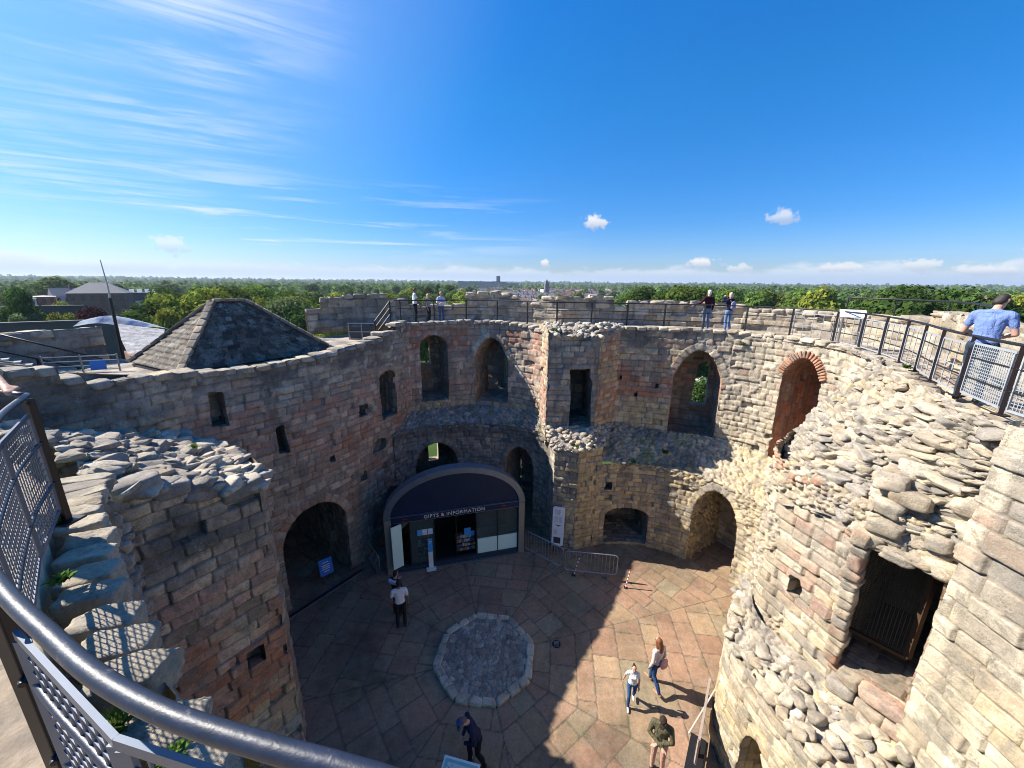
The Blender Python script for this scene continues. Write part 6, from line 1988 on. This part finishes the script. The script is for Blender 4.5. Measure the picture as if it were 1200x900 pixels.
# centre: rows of terraced houses, and far landmarks
rg = np.random.default_rng(5)
rows_ = 0
for r_ in range(15):
    d0 = 300 + 62 * r_
    for k in range(11):
        a = -8.5 + 23 * (k + .5 * (r_ % 2)) / 11 + rg.uniform(-.25, .25)
        x, y = polar(a, d0 + rg.uniform(-14, 14))
        L = rg.uniform(20, 44)
        house(x, y, R(rg.choice([8, 8, 98, 20]) + rg.normal(0, 3)), L, 9, rg.uniform(6, 8), rg.uniform(3, 4), [M_BRICK, M_BRICK, M_BRICK2, M_RENDER][int(rg.integers(4))], [M_ROOFG, M_ROOFG, M_ROOFB][int(rg.integers(3))],
              'terraced row with a pitched roof in the crowded town beyond the far parapet', 'terraced rows beyond the far parapet', False, (0, 0), 3)
x, y = polar(-3.2, 1250)
HB = empty('tower_block', (x, y, GZ), R(3), 'long pale far building with a square tower on the horizon', 'building')
MB().box((-25, 0, 14), (150, 24, 26)).box((60, 0, 13), (50, 24, 22)).build('wall', mat_plain('far_concrete', (.33, .31, .29), .8), HB, True)
MB().box((24, 0, 22), (12, 12, 46)).build('tower', mat_plain('far_tower', (.25, .24, .24), .8), HB, True)
MB().box((-25, 0, 27.6), (154, 26, 1.2)).build('roof', M_ROOFG, HB, True)
x, y = polar(4.6, 640); CHh = empty('church', (x, y, GZ), R(10), 'small far church with a spired tower among the roofs', 'church')
MB().box((0, 0, 7), (10, 22, 16)).build('wall', M_RENDER, CHh, True)
MB().prism([(-3, -14), (3, -14), (3, -8), (-3, -8)], 0, 24).add([(-3, -14, 24), (3, -14, 24), (3, -8, 24), (-3, -8, 24), (0, -11, 31)], [(0, 1, 4), (1, 2, 4), (2, 3, 4), (3, 0, 4)]).build('tower', M_ROOFG, CHh, True)
# car park by the river
CP = link('car_park', np_mesh('car_park', [(*polar(-31.5, 150), GZ + .25), (*polar(-24.5, 150), GZ + .25), (*polar(-24.5, 225), GZ + .25), (*polar(-31.5, 225), GZ + .25)], np.array([[3, 2, 1, 0]])), mat_plain('tarmac', (.30, .29, .28), .9, 0, .2, .15, .3))
tag(CP, kind='structure')


def car(az, d, rz, paint, label):
    x, y = polar(az, d)
    e = empty('parked_car', (x, y, GZ + .26), rz, label, 'car', 'cars in the car park')
    m = MB(); prof = [(-2.1, .35), (-2.1, .85), (-1.5, .95), (-.9, 1.42), (.8, 1.42), (1.35, .98), (2.1, .85), (2.15, .35)]
    V = [(a, -.85, b) for a, b in prof] + [(a, .85, b) for a, b in prof]; n = len(prof)
    m.add(V, [tuple(range(n)), tuple(range(2 * n - 1, n - 1, -1))] + [(k, (k + 1) % n, n + (k + 1) % n, n + k) for k in range(n)])
    m.build('body', paint, e, True, bevel=.06)
    MB().box((-.05, 0, 1.19), (1.7, 1.72, .3)).build('windows', M_WIN, e, True)
    for a in (-1.3, 1.3):
        for b in (-.8, .8): MB().tube([(a, b - .09, .33), (a, b + .09, .33)], .33, 12).build('wheel', M_BLACK, e, True)
    return e


CARP = [(mat_plain('car_paint', c, .3, 0, .6, .03), n) for c, n in (((.6, .6, .62), 'silver'), ((.03, .03, .035), 'black'), ((.65, .65, .65), 'white'), ((.05, .09, .2), 'blue'), ((.3, .03, .03), 'red'))]
for k, (a, d) in enumerate(((-27.4, 186), (-28.2, 184), (-28.9, 186), (-27.0, 172), (-29.5, 172))):
    p, nm = CARP[k]; car(a, d, R(60), p, f'{nm} car parked in the pale car park beyond the slate roof')
x, y = polar(28.0, 66)
VN = empty('parked_van', (x, y, GZ + .2), R(-30), 'white van parked below the big pointed window', 'van')
prof = [(-2.5, .4), (-2.5, 2.2), (1.2, 2.2), (1.9, 1.35), (2.6, 1.15), (2.65, .4)]; n = len(prof)
MB().add([(a, -.95, b) for a, b in prof] + [(a, .95, b) for a, b in prof], [tuple(range(n)), tuple(range(2 * n - 1, n - 1, -1))] + [(k, (k + 1) % n, n + (k + 1) % n, n + k) for k in range(n)]).build('body', M_WHITE, VN, True, bevel=.06)
MB().box((1.2, 0, 1.75), (.9, 1.93, .5)).build('windows', M_WIN, VN, True)
for a in (-1.6, 1.7):
    for b in (-.9, .9): MB().tube([(a, b - .1, .36), (a, b + .1, .36)], .36, 12).build('wheel', M_BLACK, VN, True)


# ------------------------------------------------------------------ weeds growing in the masonry
def tuft_mesh(seed, n=46):
    rg = np.random.default_rng(seed); V, F, Cc = [], [], []
    for k in range(n):
        a = rg.uniform(0, 6.28); L = rg.uniform(.5, 1.0); w = L * rg.uniform(.10, .2); lean = rg.uniform(.3, 1.1)
        d = np.array([math.cos(a) * math.sin(lean), math.sin(a) * math.sin(lean), math.cos(lean)]); s_ = np.array([-math.sin(a), math.cos(a), 0])
        b0 = rg.normal(0, .12, 3) * [1, 1, 0]; m = b0 + d * L * .55; t = b0 + d * L - np.array([0, 0, .25 * L * lean])
        b = len(V); V += [b0 - s_ * w * .3, b0 + s_ * w * .3, m + s_ * w, m - s_ * w, t]; F += [(b, b + 1, b + 2, b + 3), ]; F.append((b + 3, b + 2, b + 4, b + 4))
    f4 = np.array([f for f in F if f[2] != f[3]]); f3 = np.array([f[:3] for f in F if f[2] == f[3]])
    c = np.repeat((.7 + .6 * rg.random(n))[:, None] * np.ones((1, 3)), 5, 0)
    return np_mesh('leaves', np.array(V), [f4, f3], c, False)


TUFT = [tuft_mesh(k) for k in range(3)]
for me in TUFT: me.materials.append(M_LEAF[0])
WEEDS = [((8.55, 8.2, 8.98), .20, 'green weed at the foot of the right hand railing by the wall corner'), ((8.0, 7.6, 8.72), .12, 'small weed among the rubble of the turret top'), ((6.62, 7.4, 7.75), .13, 'small weed on the left shoulder of the rubble turret'),
         ((6.6, 5.7, 7.85), .14, 'dry weed between big stones above the barred opening'), ((5.2, 7.0, 3.2), .12, 'weed on the rubble shelf of the turret'), ((2.5, 13.95, 4.5), .22, 'weed on the shelf of the middle pier'), ((1.9, 14.0, 4.5), .16, 'small weed on the left of the pier shelf'),
         ((-3.25, 2.42, 9.0), .13, 'green weed on the kerb beside the near post'), ((-2.75, 1.98, 8.9), .12, 'weed in the gap between kerb and coping stones'), ((-1.65, 1.2, 8.86), .14, 'leafy weed behind the lower wire panel'), ((-1.35, 1.1, 8.84), .12, 'small leafy weed by the last coping stones'),
         ((8.6, 14.28, 8.55), .2, 'weed growing from the wall right of the big pointed window'), ((1.7, 15.1, 8.9), .2, 'weed on the top of the middle pier'), ((-6.15, 6.9, 7.55), .16, 'yellow weed at the far edge of the rubble topped stub'), ((4.9, 14.25, 3.75), .3, 'weed on the mossy ledge right of the pier'), ((6.2, 14.4, 4.1), .3, 'patch of weeds on the mossy ledge below the pointed window')]
for k, (p, h, lb) in enumerate(WEEDS):
    e = empty('weed', p, k * 1.7, lb, 'weed', 'weeds growing in the masonry')
    o = link('leaves', TUFT[k % 3], None, e, True); o.scale = (h * .8, h * .8, h * .8)

# ------------------------------------------------------------------ people
SKIN = mat_plain('skin', (.50, .28, .20), .55, 0, .3, .06)
SKIN_D = mat_plain('skin_tanned', (.26, .13, .085), .55, 0, .3, .06)
_cl = {}


def mat_cloth(c):
    m = mat_plain('cloth', c, .9, 0, .1, .16, 9)
    nt = NT(m.node_tree); b = nt.n['Principled BSDF']
    g = nt.node('ShaderNodeTexCoord').outputs['Object']
    x, y, z = nt.sep(g)[:3]
    v = nt.comb(nt.math('MULTIPLY', x, 9.0), nt.math('MULTIPLY', y, 9.0), nt.math('MULTIPLY', z, 5.0))
    bp = nt.node('ShaderNodeBump'); bp.inputs['Strength'].default_value = .9; bp.inputs['Distance'].default_value = .05
    nt.l.new(nt.noise(v, 1.0, 4.0, .55, 1.2), bp.inputs['Height']); nt.l.new(bp.outputs[0], b.inputs['Normal'])
    return m


def cloth(c):
    if c not in _cl: _cl[c] = mat_cloth(c)
    return _cl[c]


ICO_V = None


def _ico():
    global ICO_V
    if ICO_V is None:
        bm = bmesh.new(); bmesh.ops.create_icosphere(bm, subdivisions=2, radius=1.0)
        ICO_V = np.array([v.co[:] for v in bm.verts]); bm.free()
    return ICO_V


class Body:
    def __init__(self): self.h = []

    def hull(self, parts, mi):
        """parts: list of (centre, radii) ellipsoids joined by their convex hull"""
        self.h.append(([(np.array(c, float), np.array(r if hasattr(r, '__len__') else (r, r, r), float)) for c, r in parts], mi)); return self

    def limb(self, pts, rs, mi):
        for a, b, ra, rb in zip(pts[:-1], pts[1:], rs[:-1], rs[1:]): self.hull([(a, ra), (b, rb)], mi)
        return self

    def make(self, name, mats, parent, voxel=.013, xf=None):
        bm = bmesh.new()
        for parts, mi in self.h:
            b2 = bmesh.new()
            for c, r in parts:
                for p in _ico() * r + c: b2.verts.new(p)
            res = bmesh.ops.convex_hull(b2, input=b2.verts)
            bmesh.ops.delete(b2, geom=list({g for g in res['geom_unused'] + res['geom_interior'] if isinstance(g, bmesh.types.BMVert)}), context='VERTS')
            t = bpy.data.meshes.new('t'); b2.to_mesh(t); b2.free(); bm.from_mesh(t); bpy.data.meshes.remove(t)
        t = bpy.data.meshes.new('t'); bm.to_mesh(t); bm.free()
        o = bpy.data.objects.new('t', t); COL.objects.link(o)
        r_ = o.modifiers.new('r', 'REMESH'); r_.mode = 'VOXEL'; r_.voxel_size = voxel; r_.use_smooth_shade = True
        s_ = o.modifiers.new('s', 'SMOOTH'); s_.iterations = 4; s_.factor = .5
        me = bpy.data.meshes.new_from_object(o.evaluated_get(bpy.context.evaluated_depsgraph_get()))
        bpy.data.objects.remove(o); bpy.data.meshes.remove(t)
        me.name = name
        me.materials.clear()
        for m in mats: me.materials.append(m)
        n = len(me.polygons)
        C = np.empty(n * 3, np.float32); me.polygons.foreach_get('center', C); C = C.reshape(-1, 3)
        best = np.full(n, 1e9); idx = np.zeros(n, np.int32)
        for parts, mi in self.h:
            if len(parts) > 1:
                d = np.full(n, 1e9)
                for (a, ra), (b, rb) in zip(parts[:-1], parts[1:]):
                    ab = b - a; t_ = np.clip(((C - a) @ ab) / max(ab @ ab, 1e-9), 0, 1)
                    q = a + t_[:, None] * ab; rr = ra + t_[:, None] * (rb - ra)
                    d = np.minimum(d, np.linalg.norm((C - q) / rr, axis=1) * rr.mean(1) - rr.mean(1))
            else:
                c, r = parts[0]; d = (np.linalg.norm((C - c) / r, axis=1) - 1) * r.mean()
            m = d < best
            best = np.where(m, d, best); idx = np.where(m, mi, idx)
        me.polygons.foreach_set('material_index', idx)
        return link(name, me, None, parent, True)


def rx(a): return np.array([[1, 0, 0], [0, math.cos(a), -math.sin(a)], [0, math.sin(a), math.cos(a)]])


def person(loc, heading, h, label, top, legs, shoes=(.02, .02, .022), skin=None, hair=None, hairkind='short', sleeve='short', lean=0.0, nod=0.0, turn=0.0, step=.0, feet=.11, armL=None, armR=None, female=False, group=None, legbare=False, voxel=.014, cap=None, hoody=False):
    """figure facing +y in its own frame; arms: (elbow, wrist) in the frame of the upright trunk; heading turns it about z"""
    s = h / 1.75
    e = empty('person', loc, heading, label, 'person', group)
    e.scale = (s, s, s)
    mats = [skin or SKIN, cloth(top), cloth(legs), mat_plain('shoe', shoes, .6)]
    B = Body()
    hipw = .095 if not female else .10
    shw = .19 if not female else .165
    # legs
    for sg in (-1, 1):
        st = step * sg
        hip = np.array([sg * hipw, 0, .92]); ank = np.array([sg * feet, st, .085 + (.09 if st < -.15 else 0)])
        knee = (hip + ank) / 2 + np.array([0, .045 + abs(step) * .25, .02])
        B.limb([hip, knee], [(.088, .092, .09), (.058, .062, .058)], 2)
        B.limb([knee, knee * .45 + ank * .55 + [0, -.02, 0], ank], [.060, .060, .043], 0 if legbare else 2)
        toe = np.array([0, .16, -.045])
        B.hull([(ank + [0, -.03, -.03], (.042, .05, .045)), (ank + toe, (.042, .055, .032))], 3)
    B.hull([((-.08, 0, .93), (.10, .115, .10)), ((.08, 0, .93), (.10, .115, .10))], 2)
    # trunk, leant about the hips
    L = rx(-lean); hipc = np.array([0, 0, .96])
    T = lambda p: L @ (np.array(p, float) - hipc) + hipc
    wa = .135 if female else .15
    B.hull([(T((0, 0, 1.0)), (.165, .115, .08)), (T((0, .0, 1.12)), (wa, .105, .08))], 1)
    B.hull([(T((0, 0, 1.10)), (wa, .105, .08)), (T((0, -.005, 1.31)), (.172 if not female else .15, .118, .10))], 1)
    B.hull([(T((0, -.005, 1.30)), (.17 if not female else .148, .115, .10)), (T((-shw + .03, -.01, 1.425)), .06), (T((shw - .03, -.01, 1.425)), .06)], 1)
    B.hull([(T((0, -.012, 1.46)), (.10, .075, .04)), (T((-shw + .01, -.01, 1.42)), .05), (T((shw - .01, -.01, 1.42)), .05)], 1)
    if female: B.hull([(T((-.065, .085, 1.28)), .062), (T((.065, .085, 1.28)), .062)], 1)
    # head
    nk = T((0, -.005, 1.47)); Hr = L @ rotz(turn) @ rx(-nod)
    hc = nk + L @ np.array([0, .015, .05]) + Hr @ np.array([0, .012, .125])
    B.limb([nk - L @ np.array([0, 0, .02]), nk + (hc - nk) * .6], [.058, .052], 0)
    Hd = lambda p: hc + Hr @ np.array(p, float)
    B.hull([(Hd((0, -.012, .03)), (.073, .09, .082)), (Hd((0, .012, -.055)), (.058, .066, .052))], 0)
    B.hull([(Hd((0, .055, -.085)), (.032, .028, .025)), (Hd((0, .02, -.05)), (.055, .06, .04))], 0)
    B.hull([(Hd((0, .088, .012)), .010), (Hd((0, .102, -.026)), (.016, .014, .012))], 0)
    for sg in (-1, 1): B.hull([(Hd((sg * .076, -.008, .01)), (.012, .02, .03)), (Hd((sg * .074, -.005, -.02)), (.01, .014, .018))], 0)
    # arms and hands
    for sg, arm in ((-1, armL), (1, armR)):
        sh = np.array([sg * shw, -.01, 1.405])
        el_, wr = arm if arm else ((sg * (shw + .06), -.03, 1.12), (sg * (shw + .05), .05, .88))
        sh, el_, wr = T(sh), T(el_), T(wr)
        d = (wr - el_) / np.linalg.norm(wr - el_)
        mid = sh * .45 + el_ * .55
        if sleeve == 'short':
            B.limb([sh, mid], [.062, .056], 1); B.limb([mid, el_], [.046, .040], 0); B.limb([el_, wr], [.041, .028], 0)
        else:
            B.limb([sh, el_, wr - d * .02], [.064, .052, .040], 1)
        side = np.cross(d, [0, 0, 1.0]); side = side / max(np.linalg.norm(side), 1e-6) if np.linalg.norm(side) > .1 else np.array([1.0, 0, 0])
        pal = wr + d * .055
        B.hull([(wr, .026), (pal, (.030, .030, .022))], 0)
        for k, (o_, ln) in enumerate(((-.024, .062), (-.008, .074), (.008, .07), (.023, .055))):
            a0 = pal + side * o_ + d * .018; a1 = a0 + d * ln * .55; a2 = a1 + d * ln * .4 + np.array([0, 0, -.02])
            B.limb([a0, a1, a2], [.0105, .010, .0085], 0)
        B.limb([wr + d * .02 + side * .02 * sg, wr + d * .055 + side * .045 * sg + [0, 0, .004], wr + d * .085 + side * .05 * sg], [.013, .012, .010], 0)
    body = B.make('body', mats, e, voxel)
    # eyes
    m = MB()
    ev = _ico() * .0095
    em = mat_plain('eye', (.03, .025, .02), .3)
    for sg in (-1, 1): m.tube([Hd((sg * .03, .080, .012)), Hd((sg * .03, .0875, .012))], [.011, .006], 8)
    m.build('eyes', em, e, True)
    m = MB(); m.tube([Hd((-.022, .076, -.062)), Hd((0, .085, -.062)), Hd((.022, .076, -.062))], .005, 6); m.build('mouth', mat_plain('lips', (.32, .12, .10), .5), e, True)
    if hair:
        hb = Body()
        hb.hull([(Hd((0, -.028, .040)), (.0765, .083, .074))], 0); hb.hull([(Hd((0, -.040, .0)), (.0785, .070, .064)), (Hd((0, -.058, -.05)), (.064, .042, .05))], 0)
        if hairkind == 'long':
            hb.hull([(Hd((0, -.06, .03)), (.080, .055, .06)), (Hd((0, -.085, -.15)), (.085, .04, .08)), (Hd((0, -.075, -.26)), (.065, .03, .05))], 0)
            for sg in (-1, 1): hb.hull([(Hd((sg * .07, -.01, .02)), (.02, .05, .05)), (Hd((sg * .085, -.01, -.16)), (.025, .035, .06))], 0)
        if hairkind == 'tail':
            hb.hull([(Hd((0, -.10, .05)), .035), (Hd((0, -.15, .02)), .04)], 0); hb.hull([(Hd((0, -.15, .02)), .04), (Hd((0, -.16, -.18)), .022)], 0)
        if hairkind == 'bob':
            hb.hull([(Hd((0, -.045, .02)), (.088, .07, .07)), (Hd((0, -.05, -.09)), (.088, .055, .05))], 0)
        hb.make('hair', [mat_plain('hair', hair, .6, 0, .4, .3, 30, .4)], e, .011)
    if cap:
        cb = Body(); cb.hull([(Hd((0, -.012, .062)), (.084, .098, .062)), (Hd((0, -.012, .035)), (.085, .10, .03))], 0)
        cb.hull([(Hd((0, .075, .04)), (.066, .03, .010)), (Hd((0, .145, .028)), (.055, .028, .008))], 0)
        cb.make('cap', [cloth(cap)], e, .009)
    e['_'] = 0
    del e['_']
    return e, T, Hd


def soft(name, hulls, col, label, cat, loc, heading, sc=1.0, voxel=.012):
    """a bag or the like: a thing of its own, in the frame of its wearer"""
    e = empty(name, loc, heading, label, cat); e.scale = (sc, sc, sc)
    b = Body()
    for hp in hulls: b.hull(hp, 0)
    b.make('bag_body', [cloth(col)], e, voxel)
    return e


# by the right hand railing
person((7.62, 6.22, 8.83), R(-62), 1.80, 'man in a pale blue polo shirt and dark jeans at the right parapet', (.155, .22, .43), (.035, .05, .075), hair=(.03, .022, .016), lean=.16, nod=.45, turn=-.35, armL=((-.27, .05, 1.14), (-.16, .27, 1.12)), armR=((.27, .05, 1.14), (.16, .27, 1.12)), voxel=.011)
# couple on the far walk
person((8.02, 16.15, 8.83), R(12), 1.66, 'white haired person in a dark maroon jacket and jeans on the far walk', (.045, .012, .018), (.12, .19, .34), hair=(.72, .70, .66), sleeve='long', armL=((-.36, .0, 1.22), (-.52, .2, 1.1)))
person((8.7, 15.75, 8.83), R(20), 1.58, 'fair haired person in a navy jacket raising a camera', (.012, .016, .045), (.14, .21, .36), hair=(.46, .36, .24), hairkind='bob', sleeve='long', female=True, nod=.1, armL=((-.30, .14, 1.36), (-.10, .24, 1.55)), armR=((.30, .14, 1.36), (.10, .24, 1.55)))
soft('backpack', [[((0, -.17, 1.28), (.13, .06, .10)), ((0, -.18, 1.10), (.14, .075, .09))], [((-.1, -.12, 1.38), .02), ((-.1, .06, 1.44), .02)], [((.1, -.12, 1.38), .02), ((.1, .06, 1.44), .02)]], (.30, .27, .36), 'lilac grey backpack on the person raising a camera', 'backpack', (8.7, 15.75, 8.83), R(20), .9)
# three visitors on the far left walk
person((-4.5, 18.1, 8.83), R(-80), 1.62, 'dark haired man in a white tee shirt on the far left walk', (.74, .74, .74), (.02, .022, .03), hair=(.02, .015, .012), skin=SKIN_D, nod=.25, armL=((-.22, .10, 1.15), (-.05, .30, 1.08)), armR=((.22, .10, 1.15), (.05, .30, 1.08)))
person((-3.9, 18.15, 8.83), R(-100), 1.36, 'child with long blond hair in a grey top on the far left walk', (.25, .25, .28), (.03, .03, .04), hair=(.52, .36, .15), hairkind='long', female=True)
person((-3.3, 18.1, 8.83), R(-150), 1.46, 'woman in a pale lilac top with folded arms on the far left walk', (.60, .56, .64), (.08, .11, .2), hair=(.16, .07, .035), hairkind='bob', sleeve='long', female=True, armL=((-.24, .06, 1.14), (.06, .20, 1.14)), armR=((.24, .06, 1.16), (-.06, .21, 1.17)))
# courtyard
person((-3.46, 9.98, 0), R(14), 1.76, 'man in a white tee shirt and black trousers near the kiosk door', (.74, .72, .74), (.02, .02, .024), hair=(.012, .01, .01), skin=SKIN_D, nod=.2)
person((-3.72, 10.45, 0), R(-20), 1.70, 'person in a black top with white shoulders standing beside the man in white', (.025, .025, .03), (.02, .02, .024), hair=(.015, .012, .012), nod=.35, sleeve='short', armL=((-.27, .05, 1.16), (-.12, .28, 1.2)))
soft('shoulder_bag', [[((-.13, -.06, 1.44), (.09, .09, .03)), ((.13, -.06, 1.44), (.09, .09, .03))], [((-.1, -.12, 1.38), (.10, .03, .05)), ((.1, -.12, 1.38), (.10, .03, .05))]], (.62, .64, .74), 'white cloth shawl over the shoulders of the person in black', 'shawl', (-3.72, 10.45, 0), R(-20), .97)
person((-.72, 6.33, 0), R(112), 1.74, 'stooping man in a dark navy jacket and blue cap', (.022, .026, .06), (.012, .012, .015), hair=(.10, .08, .07), sleeve='long', lean=.38, nod=.55, turn=.3, step=.14, armL=((-.26, .05, 1.14), (-.08, .26, 1.1)), armR=((.26, .05, 1.14), (.08, .26, 1.1)), cap=(.05, .08, .2))
person((3.96, 8.1, 0), R(28), 1.68, 'woman with long auburn hair in a pale pink top in the sun', (.58, .47, .45), (.03, .07, .17), shoes=(.35, .18, .1), hair=(.17, .06, .025), hairkind='long', sleeve='long', female=True, step=.26, nod=.25)
soft('shoulder_bag', [[((.06, -.16, 1.10), (.14, .05, .09)), ((.07, -.17, .95), (.14, .055, .06))], [((.14, -.1, 1.2), .015), ((-.1, .02, 1.43), .015)]], (.52, .30, .29), 'pink bag slung on the back of the auburn haired woman', 'bag', (3.96, 8.1, 0), R(28), .96)
person((3.2, 7.72, 0), R(168), 1.26, 'girl in a white tee shirt and blue jeans walking in the sun', (.66, .68, .70), (.03, .08, .2), shoes=(.6, .6, .6), hair=(.03, .018, .012), hairkind='tail', female=True, step=.2, armR=((.25, -.12, 1.14), (.3, -.12, .95)))
person((3.36, 6.27, 0), R(150), 1.70, 'person in an olive jacket and dark cap with folded arms', (.095, .085, .05), (.40, .24, .17), hair=(.02, .015, .012), sleeve='long', legbare=True, nod=.45, armL=((-.25, .06, 1.14), (.05, .23, 1.1)), armR=((.25, .06, 1.14), (-.05, .23, 1.08)), cap=(.035, .025, .02))
# visitor at the corner of the near railing, mostly outside the picture
person((-4.14, 2.52, 9.0), R(-90), 1.72, 'visitor resting a hand on the corner of the near railing', (.2, .2, .22), (.04, .05, .08), hair=(.05, .03, .02), lean=.3, armL=((-.15, .36, 1.2), (.0, .66, 1.215)), armR=((.3, .1, 1.15), (.28, .2, .95)))

# ------------------------------------------------------------------ the air between here and the horizon
hm = bpy.data.materials.new('haze'); hm.use_nodes = True
hm.node_tree.nodes.clear()
_o = hm.node_tree.nodes.new('ShaderNodeOutputMaterial'); _v = hm.node_tree.nodes.new('ShaderNodeVolumePrincipled')
_v.inputs['Color'].default_value = (.72, .82, 1, 1); _v.inputs['Density'].default_value = 0.00008; _v.inputs['Anisotropy'].default_value = .2
hm.node_tree.links.new(_v.outputs[0], _o.inputs['Volume'])
HZ = MB().box((0, 0, 30), (29000, 29000, 92)).build('haze', hm)
tag(HZ, 'faint pale blue air lying over the whole view', None, None, 'stuff')
